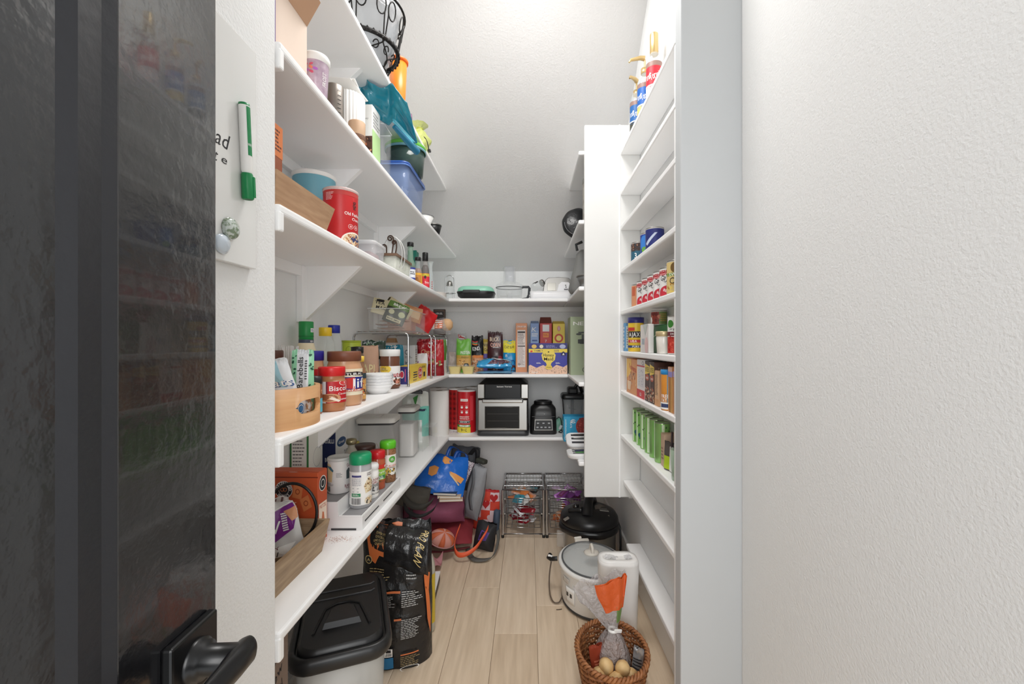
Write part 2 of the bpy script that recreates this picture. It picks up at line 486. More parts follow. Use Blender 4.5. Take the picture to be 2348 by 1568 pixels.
# ---------------------------------------------------------------- black door standing open
DBLK = M((22, 22, 24), 0.17, bump=(55, 0.3, 0.003), coat=.45, spec=.8, name='black_door_paint')
HBLK = M((20, 20, 21), 0.3, 0.2)
door = bpy.data.objects.new('door_1', None); COL.objects.link(door); door['kind'] = 'structure'
door.location = (-.368, 0, 0); door.rotation_euler = (0, 0, math.atan(.057))
g = G(); g.box((-.0175, (.416 + .559) / 2, 1.03), (.035, .143, 2.03), DBLK, bev=.0015); structure(g, 'door_stile', door)
g = G(); g.box((-.0175, -.13, 1.03), (.035, .11, 2.03), DBLK, bev=.0015); structure(g, 'door_stile', door)
for (z0, z1) in ((.015, .26), (1.92, 2.045)):
    g = G(); g.box((-.0175, .17, (z0 + z1) / 2), (.035, .49, z1 - z0), DBLK, bev=.0015); structure(g, 'door_rail', door)
g = G(); g.box((-.0175, .15, 1.09), (.014, .46, 1.68), DBLK); structure(g, 'door_panel', door)
g = G()
for (ya, yb) in ((.416, .369), (-.075, -.028)):      # raised moulding round the panel
    g.raw([(0.0, ya, .26), (-.004, (ya * 3 + yb) / 4, .26), (-.003, (ya + yb * 3) / 4, .26), (-.0105, yb, .26), (0.0, ya, 1.92), (-.004, (ya * 3 + yb) / 4, 1.92), (-.003, (ya + yb * 3) / 4, 1.92), (-.0105, yb, 1.92)],
          [[0, 1, 5, 4], [1, 2, 6, 5], [2, 3, 7, 6]], M((30, 31, 35), .4, bump=(90, .3, .002)))
structure(g, 'door_trim', door)
hd = bpy.data.objects.new('door_handle', None); COL.objects.link(hd); hd.parent = door; hd.location = (0, .506, .873)
g = G(); g.box((.006, 0, 0), (.012, .076, .076), HBLK, bev=.003); g.build('rose', hd)
RY = Matrix.Rotation(PI / 2, 4, 'Y')
g = G(); g.lathe([(.024, .011), (.024, .016), (.021, .017), (.021, .022), (.0165, .0235), (.0165, .060)], HBLK, 28, X=RY); g.build('neck', hd)
g = G()
ring = lambda y, a, b: [(.060 + a * math.cos(2 * PI * k / 20) * .75, y, b * math.sin(2 * PI * k / 20)) for k in range(20)]
g.loft([ring(.020, .012, .014), ring(.012, .0168, .0168), ring(-.01, .0165, .0165), ring(-.03, .013, .0165), ring(-.07, .009, .016), ring(-.118, .008, .0155)], HBLK)
g.build('lever', hd)
# ---------------------------------------------------------------- shelving
def board(x0, x1, y0, y1, zt, name, parent, bev=.007):
    g = G(); g.box(((x0 + x1) / 2, (y0 + y1) / 2, zt - TH / 2), (x1 - x0, y1 - y0, TH), WHITE, bev=bev, seg=3); return g.build(name, parent)
def bracket(parent, y, zb, x0, x1, s=1, name='bracket'):
    """triangular bracket plate in a plane y, from the wall side x0 to its tip x1, hung from zb"""
    g = G(); L = abs(x1 - x0)
    v = [(x0, y, zb), (x1, y, zb), (x0, y, zb - L * .97)]
    g.raw([(a, b - .01, c) for a, b, c in v] + [(a, b + .01, c) for a, b, c in v], [[0, 1, 2], [5, 4, 3], [0, 3, 4, 1], [1, 4, 5, 2], [2, 5, 3, 0]], WHITE)
    g.box((x0 - s * .007, y, zb - L * .5), (.022, .062, L), WHITE, bev=.002)
    return g.build(name, parent)
LBL = {'A': 'lowest long white shelf along the whiteboard side, with pretzel box and spice steps', 'B': 'long white shelf with bamboo tray, jars and chrome wire risers',
       'C': 'long white shelf with wooden crate, red oats canister and sauce bottles', 'D': 'long white shelf with cardboard box and clear lidded tubs',
       'E': 'topmost long white shelf holding the black wire fruit basket'}
ZS = {'A': ZA, 'B': ZB, 'C': ZC, 'D': ZD, 'E': ZE}
for k in 'ABCDE':
    zt = ZS[k]; y1 = min(YB - .001, slope_y(zt - TH * .1) - .004 if zt > SLOPE0 else YB)
    t = T('wall_shelf', LBL[k], 'shelf', (0, 0, 0), 0, 'long shelves on the left wall')
    board(XL, FRONT, YN + .004, y1, zt, 'shelf_board', t)
    g = G(); g.box((XL + .009, (YN + y1) / 2 + .01, zt - TH - .018), (.018, y1 - YN - .03, .036), WHITE, bev=.002); g.build('cleat', t)
    g = G(); g.box(((XL + FRONT) / 2 + .0005, YN + .011, zt - TH - .014), (FRONT - XL - .001, .018, .042 if k in 'CDE' else .05), WHITE, bev=.004); g.build('end_cleat', t)
    for yb in (1.513, 2.252): bracket(t, yb, zt - TH, XL + .018, -.579, 1)
RL = {'A': 'white side shelf behind the end panel holding white utensil trays', 'B': 'white side shelf behind the end panel under the pale green appliance box', 'C': 'white side shelf behind the end panel with grey appliances',
      'D': 'white side shelf behind the end panel with black bagged pan', 'E': 'topmost white side shelf behind the end panel, empty edge'}
for k in 'ABCDE':
    zt = ZS[k]; y1 = min(YB - .001, slope_y(zt) - .004 if zt > SLOPE0 else YB)
    t = T('wall_shelf', RL[k], 'shelf', (0, 0, 0), 0, 'shelves behind the end panel')
    board(.252, XR, 2.193, y1, zt, 'shelf_board', t)
    if k != 'E': bracket(t, 2.36, zt - TH, XR - .018, .33, -1)
for k, lb in (('A', 'white shelf across the back wall carrying the air fryer and paper towels'), ('B', 'white shelf across the back wall carrying cereal boxes and snack bags'), ('C', 'white shelf across the back wall carrying the mint sandwich maker')):
    zt = ZS[k]; t = T('wall_shelf', lb, 'shelf', (0, 0, 0), 0, 'shelves across the back wall')
    board(FRONT + .001, .251, 2.77, YB - .001, zt, 'shelf_board', t)
    g = G(); g.box((-.13, YB - .01, zt - TH - .018), (1.26, .018, .036), WHITE, bev=.002); g.build('cleat', t)
t = T('end_panel', 'tall white shelf end panel facing the doorway beside the can rack', 'panel', (.4175, 2.181, .475))
g = G(); g.box((0, 0, .9275), (.279, .022, 1.855), M((226, 226, 224), .45), bev=.006, seg=3); g.build('panel_board', t)  # white board greyed to offset the frontal fill light
g = G(); g.box((.035, -.0125, .9275), (.008, .004, 1.853), WHITE, bev=.001); g.build('edge_strip', t)
# shallow rack of narrow shelves on the long right wall
RK = [2.10, 1.66, 1.28, .81, .36, -.08, -.50, -.98, -1.48, -2.17]
ZR = [H + k * .457 for k in RK]
t = T('can_rack', 'white rack of ten narrow shelves between end panel and door jamb', 'rack', (0, 0, 0))
for i, z in enumerate(ZR):
    d0 = .457 if i < 8 else (.470 if i == 8 else .485)
    g = G(); g.box(((d0 + XR) / 2, (1.3615 + 2.168) / 2, z - .011), (XR - d0, 2.168 - 1.3615, .022), WHITE, bev=.005, seg=3)
    g.build('narrow_shelf', t)
g = G(); g.box((.5075, 1.371, 1.24), (.096, .018, 2.4), WHITE, bev=.004); g.build('side_panel', t)
# ---------------------------------------------------------------- ceiling lamp (out of view)
t = T('ceiling_lamp', 'round white flush ceiling lamp over the pantry aisle', 'lamp', (-.02, 1.48, 3.05))
g = G(); g.lathe([(.16, 0), (.165, -.02), (.15, -.03)], WHITE, 36); g.build('lamp_base', t)
g = G(); g.lathe([(.14, -.03), (.13, -.055), (.08, -.075), (.001, -.08)], emit((255, 246, 235), 3.0), 36); g.build('lamp_shade', t)
# ================================================================ whiteboard on the entry wall
WB = M((226, 226, 224), .16, coat=.4)
t = T('whiteboard', 'frameless glossy white memo board on the wall beside the black door', 'whiteboard', (XN, .51, 1.378))
g = G(); g.box((.006, 0, .2), (.011, .6, .401), WB, bev=.0015); g.build('board_sheet', t)
def d(P):
    P.txt('read', .825, .50, .065, INK, bold=False, shear=.3, w=.10)
    P.txt('t', .826, .42, .05, INK, bold=False, shear=.3, w=.012); P.txt('e', .858, .42, .035, INK, bold=False, shear=.3, w=.022)
prints(t, [(plane((.0115, -.3, 0), (0, .6, 0), (0, 0, .4)), .6, .4, False, d)], 'handwriting')
GRN = M((16, 132, 74), .4)
t = T('marker', 'green capped white dry-erase marker clinging to the memo board', 'marker', (XN + .0205, .772, 1.495), (math.radians(4), 0, 0))
g = G(); g.lathe([(.006, 0), (.0068, .001), (.0085, .045)], GRN, 20); g.lathe([(.0068, .045), (.0088, .05), (.0088, .16)], PAPER, 20, c=(0, 0, 0)); g.build('barrel', t)
g = G(); g.lathe([(.0078, 0), (.0095, .002), (.0095, .042), (.0088, .044)], GRN, 20); g.box((.0095, .004, .022), (.003, .005, .036), GRN, bev=.001); g.build('cap', t)
g = G(); g.lathe([(.0089, .160), (.0085, .164), (.001, .165)], GRN, 20); g.build('end_plug', t)
prints(t, [(cylmap(.0088, .075, .158, 0.1, 1.5), .013, .083, True, lambda P: (P.rect(0, 0, 1, 1, GRN), P.txt('EXPO', .5, .22, .3, PAPER, w=.35, rot=PI / 2)))])
t = T('magnet', 'round clear glass magnet with grey green swirls on memo board', 'magnet', (XN + .0125, .735, 1.434), (0, PI / 2, 0))
g = G(); g.lathe([(.018, 0), (.0185, .004), (.015, .0085), (.008, .011), (.001, .0115)], M((205, 214, 208), .05, coat=1, vary=((120, 140, 112), 160, (1, 1, 1), .06)), 28); g.build('glass_dome', t)
g = G(); g.lathe([(.009, -.0005), (.009, .001)], STEEL, 20); g.build('magnet_disc', t)
t = T('magnet', 'pale blue teardrop magnet half behind the black door edge', 'magnet', (XN + .0125, .716, 1.408), (0, PI / 2, 0))
g = G(); g.lathe([(.016, 0), (.0165, .003), (.012, .007), (.001, .0085)], M((208, 220, 232), .1, coat=1), 28, wob=lambda a, z: 1 + .25 * math.cos(a)); g.build('glass_dome', t)
g = G(); g.lathe([(.009, -.0005), (.009, .001)], STEEL, 20); g.build('magnet_disc', t)

# ================================================================ topmost shelf
IRON = M((34, 32, 31), .45, .6)
def circ(r, z, n=48, c=(0, 0)): return [(c[0] + r * math.cos(2 * PI * k / n), c[1] + r * math.sin(2 * PI * k / n), z) for k in range(n)]
t = T('fruit_basket', 'black wrought iron scroll basket with glass bowl on topmost shelf', 'basket', (-.60, 1.565, ZE))
g = G(); g.tube(circ(.126, .078), .0075, IRON, 8, True)
a = [(.126 * math.cos(2 * PI * k / 160) + 0, .126 * math.sin(2 * PI * k / 160), .078 + .008 * math.sin(2 * PI * k / 160 * 40)) for k in range(160)]
g.tube([(x * 1.03, y * 1.03, z) for x, y, z in a], .0035, IRON, 5, True); g.build('braided_ring', t)
g = G(); g.tube(circ(.150, .215), .0042, IRON, 7, True); g.build('rim', t)
g = G(); g.tube(circ(.085, .006), .0055, IRON, 6, True); g.build('foot_ring', t)
for k in range(8):
    A = 2 * PI * k / 8 + .2
    def wp(s, z):                                     # a point on the basket wall, s metres round from A
        r = .126 + (z - .078) * .175 if z > .078 else .085 + (z - .006) * .57
        q = A + s / r
        return (r * math.cos(q), r * math.sin(q), z)
    g = G()
    for sg in (-1, 1):
        pts = []
        for i in range(27):
            u = i / 26
            if u < .45: pts.append(wp(sg * .004 + sg * .030 * u * .3, .085 + u * .16))
            else:
                q = (u - .45) / .55 * 2 * PI * .95
                pts.append(wp(sg * (.022 + .017 * math.cos(PI + q)), .165 + .030 * math.sin(q) * 1.0 + .008))
        g.tube(pts, .0024, IRON, 5)
    g.build('scroll', t)
    g = G()
    for sg in (-1, 1):
        pts = [wp(sg * (.030 - .018 * u + .016 * math.sin(u * 5)), .008 + .068 * u) for u in [i / 12 for i in range(13)]]
        q0 = pts[-1]
        g.tube(pts, .0024, IRON, 5)
        g.tube([wp(sg * (.022 + .010 * math.cos(q)), .052 + .011 * math.sin(q)) for q in [i / 12 * 5.2 for i in range(13)]], .0022, IRON, 5)
    g.build('scroll', t)
for A in (.9, 2.5, 4.2):
    g = G(); g.tube([(.150 * math.cos(A), .150 * math.sin(A), .214), (.163 * math.cos(A), .163 * math.sin(A), .205), (.166 * math.cos(A), .166 * math.sin(A), .22)], .0045, IRON, 6); g.build('hook', t)
t2 = T('glass_bowl', 'clear grey glass bowl sitting inside the black iron basket', 'bowl', (-.60, 1.565, ZE + .012))
g = G(); g.lathe([(.05, 0), (.075, .003), (.110, .07), (.128, .16), (.138, .235), (.136, .235), (.125, .16), (.106, .07), (.07, .007), (.001, .005)], M((178, 182, 186), .08, alpha=.45), 40); g.build('bowl_body', t2)
t = T('plastic_cup', 'bright orange flared plastic cup on topmost shelf behind iron basket', 'cup', (-.545, 1.82, ZE))
ORN = M((255, 138, 40), .35)
g = G(); g.lathe([(.026, 0), (.028, .002), (.037, .205), (.035, .205), (.025, .006), (.001, .005)], ORN, 32); g.build('cup_body', t)
g = G(); g.lathe([(.037, .196), (.042, .198), (.0425, .206), (.039, .209), (.036, .207)], M((250, 112, 32), .35), 32, caps=False); g.build('rim', t)
t = T('jar', 'clear pale blue glass jar behind the iron basket near orange cup', 'jar', (-.62, 1.745, ZE))
g = G(); g.lathe([(.028, 0), (.03, .004), (.03, .10), (.022, .115), (.022, .13)], M((170, 205, 214), .05, alpha=.5), 24); g.build('jar_body', t)
g = G(); g.lathe([(.024, .13), (.024, .146), (.022, .148)], BLACK, 24); g.build('lid', t)
sack('pouch', 'small dull purple pouch lying at edge of topmost shelf', 'pouch', (-.545, 1.93, ZE), (.06, .045, .03), M((120, 86, 116), .5), seed=4)
NET = M((206, 214, 128), .4, alpha=.85, bump=(120, .9, .004))
r = T('produce_bag', 'knotted yellow green mesh bag bulging over end of topmost shelf', 'bag', (-.558, 2.235, ZE))
g = G()
def f(u, v):
    a = 2 * PI * u; R = .052 * math.sin(PI * min(v * 1.05 + .07, 1) ** .85) ** .7 if v < .86 else .012 + .03 * (v - .86) / .14
    n = noise.noise(Vector((math.cos(a) * 2, math.sin(a) * 2, v * 5))) * .012
    return ((R + n) * math.cos(a), (R + n) * math.sin(a) * 1.2, .15 * v)
g.grid(f, 32, 26, NET); g.build('net', r)
g = G(); g.tube(circ(.014, .128, 16), .004, M((190, 196, 70), .5), 6, True); g.build('tie', r)
t = T('strap', 'black webbing strap dangling in front of yellow green mesh bag', 'strap', (-.512, 2.12, ZE))
g = G(); g.grid(lambda u, v: (.004 + .006 * math.sin(v * 3), -.01 + v * .10 + u * .02, .02 * (1 - v) + .012 + .006 * math.sin(v * 6)), 2, 14, BLACK); g.build('webbing', t, solid=.0025)
g = G(); g.box((.006, .105, .012), (.014, .02, .012), BLACK, bev=.002); g.build('buckle', t)

# ================================================================ second shelf from the top
CARD = M((233, 213, 197), .8); CARD2 = M((190, 152, 122), .8)
t = T('cardboard_box', 'open kraft cardboard box with raised flap at near end of second highest shelf', 'box', (-.655, .995, ZD))
g = G(); hb = .158
for c, s in (((0.107, 0, hb / 2), (.003, .16, hb)), ((-.107, 0, hb / 2), (.003, .16, hb)), ((0, .079, hb / 2), (.214, .003, hb)), ((0, -.079, hb / 2), (.214, .003, hb)), ((0, 0, .002), (.21, .156, .003))): g.box(c, s, CARD)
g.build('carton', t)
g = G(); g.raw([(.108, -.08, hb), (.108, .08, hb), (.150, .062, hb + .045), (.158, -.075, hb + .055)], [[0, 1, 2, 3]], CARD2); g.build('flap', t, solid=.003)
g = G(); g.raw([(-.1, .08, hb), (.108, .08, hb), (.09, .12, hb + .07), (-.09, .12, hb + .07)], [[0, 1, 2, 3]], CARD2); g.build('flap', t, solid=.003)
carton('carton', 'narrow purple carton squeezed between the near wall and cardboard box', 'box', (-.585, .903, ZD), (.115, .016, .21), M((84, 40, 132), .5))
vessel('cup', 'lidded cup with purple floral print beside the cardboard box', 'cup', (-.562, 1.153, ZD),
       [('cup_body', [(.024, 0), (.026, .002), (.0315, .112)], M((176, 150, 170), .25, vary=((206, 186, 200), 60)))
        , ('lid', [(.031, .110), (.0345, .112), (.0345, .126), (.031, .132), (.001, .133)], PAPER)],
       lab=(lambda z: .0262 + (z) * .047, .004, .108, 2.4, lambda P: (P.spots(.05, .45, .5, .95, 12, .006, [M((220, 90, 120), .4), M((190, 110, 200), .4), M((235, 140, 110), .4)], 5), P.txt('FROST', .8, .6, .10, PAPER, w=.5, rot=PI / 2))))
vessel('measuring_cup', 'brushed steel cup with printed volume marks behind floral cup', 'cup', (-.562, 1.262, ZD),
       [('cup_body', [(.024, 0), (.026, .003), (.026, .116), (.0235, .119), (.0225, .117), (.0225, .02), (.001, .018)], M((150, 142, 134), .38, .8)), ('base_ring', [(.0265, 0), (.0272, .002), (.0265, .004)], STEEL)],
       lab=(.026, 0, .12, 1.6, lambda P: [P.rect(.70, .2 + .1 * i, .95, .215 + .1 * i, INK) for i in range(6)] + [P.txt('300', .8, .83, .05, INK, w=.25)]))
t = T('canister', 'white ribbed paper canister with slanted ribbed sheet on top', 'canister', (-.60, 1.45, ZD))
g = G(); g.lathe([(.05, 0), (.052, .004), (.052, .19), (.049, .196), (.001, .197)], M((240, 240, 238), .6), 210, wob=lambda a, z: 1 + .028 * math.cos(a * 30)); g.build('ribbed_wall', t)
g = G(); g.raw([(-.09, -.05, .235), (.03, -.055, .225), (.055, .03, .199), (-.06, .05, .20)], [[0, 1, 2, 3]], PAPER)
for i in range(18):
    u = i / 18; g.box((-.075 + .12 * u, -.01, .2225 - .006 * u), (.0035, .075, .003), PAPER, rot=(-.3, 0, 0))
g.build('ribbed_sheet', t, solid=.003)
vessel('cup', 'small tan wooden cup by white ribbed canister at shelf edge', 'cup', (-.54, 1.372, ZD), [('cup_body', [(.022, 0), (.0245, .003), (.0255, .068), (.0235, .071), (.022, .069), (.021, .01), (.001, .008)], M((212, 178, 146), .6, vary=((190, 150, 118), 30, (1, 1, .2)))), ('base_ring', [(.025, .012), (.0256, .014), (.0256, .026), (.025, .028)], M((120, 84, 62), .5))])
LIME = M((150, 216, 84), .5)
carton('carton', 'white and lime green carton with food photo, beside acrylic bin', 'box', (-.590, 1.587, ZD), (.072, .082, .225), PAPER,
       {'front': lambda P: (P.rect(0, 0, 1, .22, M((120, 205, 50), .5)), P.rect(0, .22, 1, .50, M((92, 56, 42), .5)), P.spots(.05, .24, .95, .48, 26, .007, [M((222, 160, 120), .5), M((60, 34, 28), .5), M((190, 110, 76), .5)], 7), P.txt('may', .7, .78, .03, M((150, 150, 150)))),
        'right': lambda P: (P.rect(0, 0, 1, .62, M((196, 232, 164), .5)), P.rect(0, 0, 1, .2, M((120, 205, 50), .5)), P.lines(.12, .66, .9, .92, 5, M((170, 170, 170)), 3), P.lines(.15, .05, .8, .16, 3, PAPER, 8))}, group=None)
def open_bin(t, w, d, h, mat, th=.003, r=.008, name='bin_wall', taper=.92):
    g = G(); A = [rr(w * taper, d * taper, r, 0), rr(w * taper + .001, d * taper + .001, r, .002), rr(w, d, r, h), rr(w - 2 * th, d - 2 * th, r, h), rr(w * taper - 2 * th, d * taper - 2 * th, r, th)]
    g.loft(A, mat, True, True); return g.build(name, t)
t = T('acrylic_bin', 'tall clear acrylic bin next to white and lime carton', 'bin', (-.598, 1.69, ZD)); open_bin(t, .105, .10, .205, ACRYL)
g = G(); g.tube(rr(.106, .101, .008, .205), .0022, M((235, 238, 238), .1, alpha=.6), 6, True); g.build('rim', t)
t = T('spoon', 'white plastic scoop standing inside the tall acrylic bin', 'scoop', (-.61, 1.69, ZD + .004), (0, .12, 0))
g = G(); g.box((0, 0, .07), (.012, .004, .13), PAPER, bev=.0015); g.build('handle', t)
g = G(); g.lathe([(.001, .0), (.016, .004), (.02, .02), (.019, .02), (.014, .006), (.001, .003)], PAPER, 20, c=(0, 0, .0)); g.build('scoop_bowl', t)
TEAL = M((38, 138, 160), .22, coat=.4)
t = T('vinyl_bag', 'crumpled glossy teal vinyl bag wedged on top of acrylic bin', 'bag', (-.56, 1.65, ZD + .213))
def f(u, v):
    x = -.085 + .20 * u; n = noise.noise(Vector((u * 4, v * 3, 2))); n2 = noise.noise(Vector((u * 9, v * 6, 7)))
    z = .118 - .09 * v + .018 * math.sin(u * 11) * (1 - v * .5) - .075 * max(0, u - .45) * 1.3 + .008 * n2
    y = -.06 + .10 * v * (.4 + u) + .022 * math.sin(u * 13 + v * 2) + .02 * n
    return (x, y, max(z, -.085 if u > .75 else .0))
g = G(); g.grid(f, 44, 24, TEAL); g.build('vinyl_sheet', t, solid=.002)
def f2(u, v):
    a = PI * u; return (.055 + .055 * v + .004 * math.sin(u * 20), -.005 + .085 * v - .03 * math.cos(a), -.005 - .05 * v + .022 * math.sin(a) - .01)
g = G(); g.grid(f2, 20, 12, M((70, 164, 186), .2, coat=.5)); g.build('vinyl_fold', t, solid=.002)
g = G(); g.tube([(.06, -.03, -.03), (.09, .03, -.055), (.118, .085, -.075)], [.008, .012, .014], M((24, 104, 136), .3), 10); g.build('rolled_edge', t)
def tub(name, label, cat, loc, w, d, h, body, lid, rot=0, rad=.03, lidh=.014, contents=None, rim2=None, group=None):
    t = T(name, label, cat, loc, rot, group); g = G()
    g.loft([rr(w * .84, d * .84, rad * .8, 0), rr(w * .88, d * .88, rad * .9, .006), rr(w * .97, d * .97, rad, h - lidh), rr(w * .95, d * .95, rad, h - lidh), rr(w * .85, d * .85, rad * .85, .009)], body); g.build('tub_body', t)
    g = G(); g.loft([rr(w, d, rad, h - lidh), rr(w + .004, d + .004, rad, h - lidh + .002), rr(w + .004, d + .004, rad, h - .004), rr(w * .97, d * .97, rad, h), rr(w * .90, d * .90, rad * .9, h), rr(w * .88, d * .88, rad * .85, h - .004)], lid); g.build('lid', t)
    if contents: contents(t)
    if rim2:
        g = G(); g.tube(rr(w + .003, d + .003, rad, h - lidh - .003), .003, rim2, 6, True); g.build('lid_seal', t)
    return t
def baggies(t):
    R = random.Random(3)
    for i in range(8):
        g = G(); c = (R.uniform(-.03, .03), R.uniform(-.11, .11), R.uniform(.02, .09))
        g.lathe([(.001, -.02), (.02, -.012), (.026, 0), (.02, .014), (.001, .02)], M((232, 230, 238) if i % 3 else (190, 180, 220), .3), 12, c=c, wob=lambda a, z: 1 + .35 * math.sin(a * 3 + z * 90 + i)); g.build('plastic_packet', t)
tub('storage_tub', 'clear tub with blue snap lid under the green lidded tub', 'tub', (-.592, 2.0, ZD), .165, .32, .152, M((150, 172, 214), .12, alpha=.42), M((44, 84, 160), .3), contents=baggies, rim2=M((110, 150, 220), .2, alpha=.8))
t = T('storage_tub', 'round smoky clear tub with green lid stacked on blue lidded tub', 'tub', (-.572, 2.03, ZD + .1525))
SMOK = M((70, 92, 86), .12, alpha=.62)
g = G(); g.lathe([(.07, 0), (.078, .004), (.088, .125), (.085, .125), (.075, .008), (.001, .006)], SMOK, 44); g.build('tub_body', t)
g = G(); g.lathe([(.089, .118), (.093, .12), (.093, .132), (.087, .138), (.075, .139), (.073, .136), (.001, .136)], M((98, 178, 62), .35), 44); g.build('lid', t)
g = G(); g.lathe([(.0905, .108), (.0935, .11), (.0935, .1185), (.0905, .12)], M((110, 160, 168), .2), 44, caps=False); g.build('lid_seal', t)
g = G(); g.lathe([(.001, .01), (.06, .012), (.066, .05), (.001, .06)], M((52, 58, 56), .5), 30); g.build('contents', t)
t = T('pan', 'small black frying pan at far end of second highest shelf', 'pan', (-.545, 2.49, ZD))
g = G(); g.lathe([(.03, 0), (.036, .002), (.048, .05), (.0455, .05), (.034, .006), (.001, .005)], BLACK, 32); g.build('pan_body', t)
g = G(); g.tube(circ(.047, .05, 32), .003, STEEL, 6, True); g.build('rim', t)
t = T('bowl', 'white bowl beside small black pan on second highest shelf', 'bowl', (-.57, 2.36, ZD))
g = G(); g.lathe([(.028, 0), (.03, .003), (.056, .062), (.054, .062), (.03, .008), (.001, .007)], PAPER, 32); g.build('bowl_body', t)
g = G(); g.lathe([(.054, .060), (.0572, .0615), (.0572, .064), (.054, .065)], M((120, 120, 122), .4), 32, caps=False); g.build('rim', t)

# ================================================================ third shelf from the top
CRW = M((196, 160, 126), .6, vary=((162, 124, 92), 9, (1.0, 1.0, 9.0), .25), name='crate_wood')
CRW2 = M((180, 154, 122), .6, vary=((132, 106, 80), 9, (1.0, 1.0, 9.0), .25), name='crate_wood')
def crate(name, label, loc, w, d, h, mat, lean=.022, th=.010):
    t = T(name, label, 'crate', loc)
    def side(pts, nm='side_board'):
        g = G(); g.raw(pts, [[0, 1, 2, 3], [7, 6, 5, 4], [0, 4, 5, 1], [1, 5, 6, 2], [2, 6, 7, 3], [3, 7, 4, 0]], mat); g.build(nm, t)
    W2, D2 = w / 2, d / 2
    for s in (1, -1):
        side([(s * W2, -D2, 0), (s * W2, D2, 0), (s * (W2 + lean), D2 + lean, h), (s * (W2 + lean), -D2 - lean, h),
              (s * (W2 - th), -D2, 0), (s * (W2 - th), D2, 0), (s * (W2 + lean - th), D2 + lean, h), (s * (W2 + lean - th), -D2 - lean, h)])
    for s in (1, -1):
        side([(-W2 + th, s * D2, 0), (W2 - th, s * D2, 0), (W2 + lean - th, s * (D2 + lean), h), (-W2 - lean + th, s * (D2 + lean), h),
              (-W2 + th, s * (D2 - th), 0), (W2 - th, s * (D2 - th), 0), (W2 + lean - th, s * (D2 + lean - th), h), (-W2 - lean + th, s * (D2 + lean - th), h)], 'end_board')
    g = G(); g.box((0, 0, .004), (w - .004, d - .004, .008), mat); g.build('base_board', t)
    return t
crate('wooden_crate', 'pale wooden tray crate on third highest shelf beside red oats canister', (-.650, 1.035, ZC), .225, .235, .072, CRW, .018)
carton('carton', 'tall rust brown carton with orange top standing in upper wooden crate', 'box', (-.600, .957, ZC + .0085), (.092, .05, .185), M((150, 82, 52), .6), {'right': lambda P: (P.rect(0, .62, 1, 1, M((214, 124, 70), .6)), P.lines(.1, .68, .9, .95, 6, M((90, 40, 20)), 3)), 'front': lambda P: P.rect(0, .62, 1, 1, M((214, 124, 70), .6))})
sack('foil_packet', 'small crumpled foil packet poking out of upper wooden crate', 'packet', (-.575, 1.115, ZC + .01), (.05, .075, .02), SILV, lambda P: (P.rect(.1, .3, .9, .7, M((150, 40, 40))), P.lines(.2, .35, .8, .65, 3, PAPER)), rot=-.9, seed=2, stand=False)
sack('foil_packet', 'dark brown snack packet with white dots inside upper wooden crate', 'packet', (-.60, 1.06, ZC + .01), (.05, .085, .02), M((50, 36, 32), .3), lambda P: P.spots(.1, .2, .9, .9, 26, .003, [PAPER], 3), rot=-.8, seed=6, stand=False)
BLU = M((112, 172, 190), .45)
vessel('canister', 'wide light blue canister with white rim behind upper wooden crate', 'canister', (-.70, 1.425, ZC), [('drum', [(.062, 0), (.064, .003), (.064, .246)], BLU), ('rim', [(.0645, .244), (.0665, .246), (.0665, .256), (.064, .259), (.062, .257), (.062, .25), (.001, .25)], PAPER)], n=44,
       lab=(.064, 0, .25, 2.6, lambda P: (P.txt('g', .86, .72, .16, M((30, 42, 48)), w=.07), P.ell(.92, .83, .012, .012, M((30, 42, 48))))))
OAT = M((205, 36, 40), .42)
def d(P):
    P.rect(0, .90, 1, 1, M((196, 60, 56), .5)); P.lines(.18, .80, .38, .94, 6, M((240, 200, 200)), 2)
    P.txt('g', .80, .80, .10, M((80, 16, 18)), w=.10); P.txt('g', .80, .72, .06, M((80, 16, 18)), w=.08)
    P.txt('Old Fashioned', .83, .585, .055, PAPER, w=.52); P.txt('Oats', .84, .50, .05, PAPER, w=.22)
    for u in (.70, .83): P.ring(u, .36, .055, .042, .12, PAPER); P.ell(u, .36, .025, .02, M((240, 170, 170)))
    P.ell(.80, .10, .30, .17, M((246, 236, 222), .5), 28); P.ell(.80, .10, .26, .15, M((222, 190, 150), .5), 28)
    P.spots(.58, .0, 1, .22, 90, .005, [M((240, 222, 190)), M((200, 150, 100)), M((170, 100, 70)), M((50, 60, 110))], 4, lambda u, v: ((u - .8) / .25) ** 2 + ((v - .1) / .14) ** 2 < 1)
vessel('canister', 'tall red oats canister at edge of third highest shelf', 'canister', (-.574, 1.333, ZC), [('tube', [(.048, 0), (.0495, .002), (.0495, .172)], OAT), ('lid', [(.0495, .166), (.0512, .168), (.0512, .174), (.049, .176), (.001, .175)], M((214, 190, 186), .25))], n=44, lab=(.0495, 0, .17, 2.9, d))
tub('food_box', 'low clear plastic food box with clear lid by red oats canister', 'tub', (-.60, 1.63, ZC), .095, .13, .085, M((225, 225, 228), .1, alpha=.3), M((235, 235, 236), .15, alpha=.55), rad=.02, contents=lambda t: (lambda g: (g.box((0, 0, .03), (.06, .09, .04), M((176, 120, 116), .6), bev=.012), g.build('contents', t)))(G()), group=None)
BRN = M((120, 92, 72), .5); CLOTH = M((214, 216, 206), .75, bump=(40, .8, .008), vary=((196, 200, 188), 25))
t = T('basket', 'small cloth-lined basket with brown rim holding plates, third highest shelf', 'basket', (-.57, 1.86, ZC))
g = G(); g.loft([rr(.062, .20, .006, 0), rr(.066, .205, .006, .004), rr(.078, .22, .006, .066), rr(.074, .216, .006, .066), rr(.062, .2, .006, .006)], CLOTH); g.build('cloth_liner', t)
g = G()
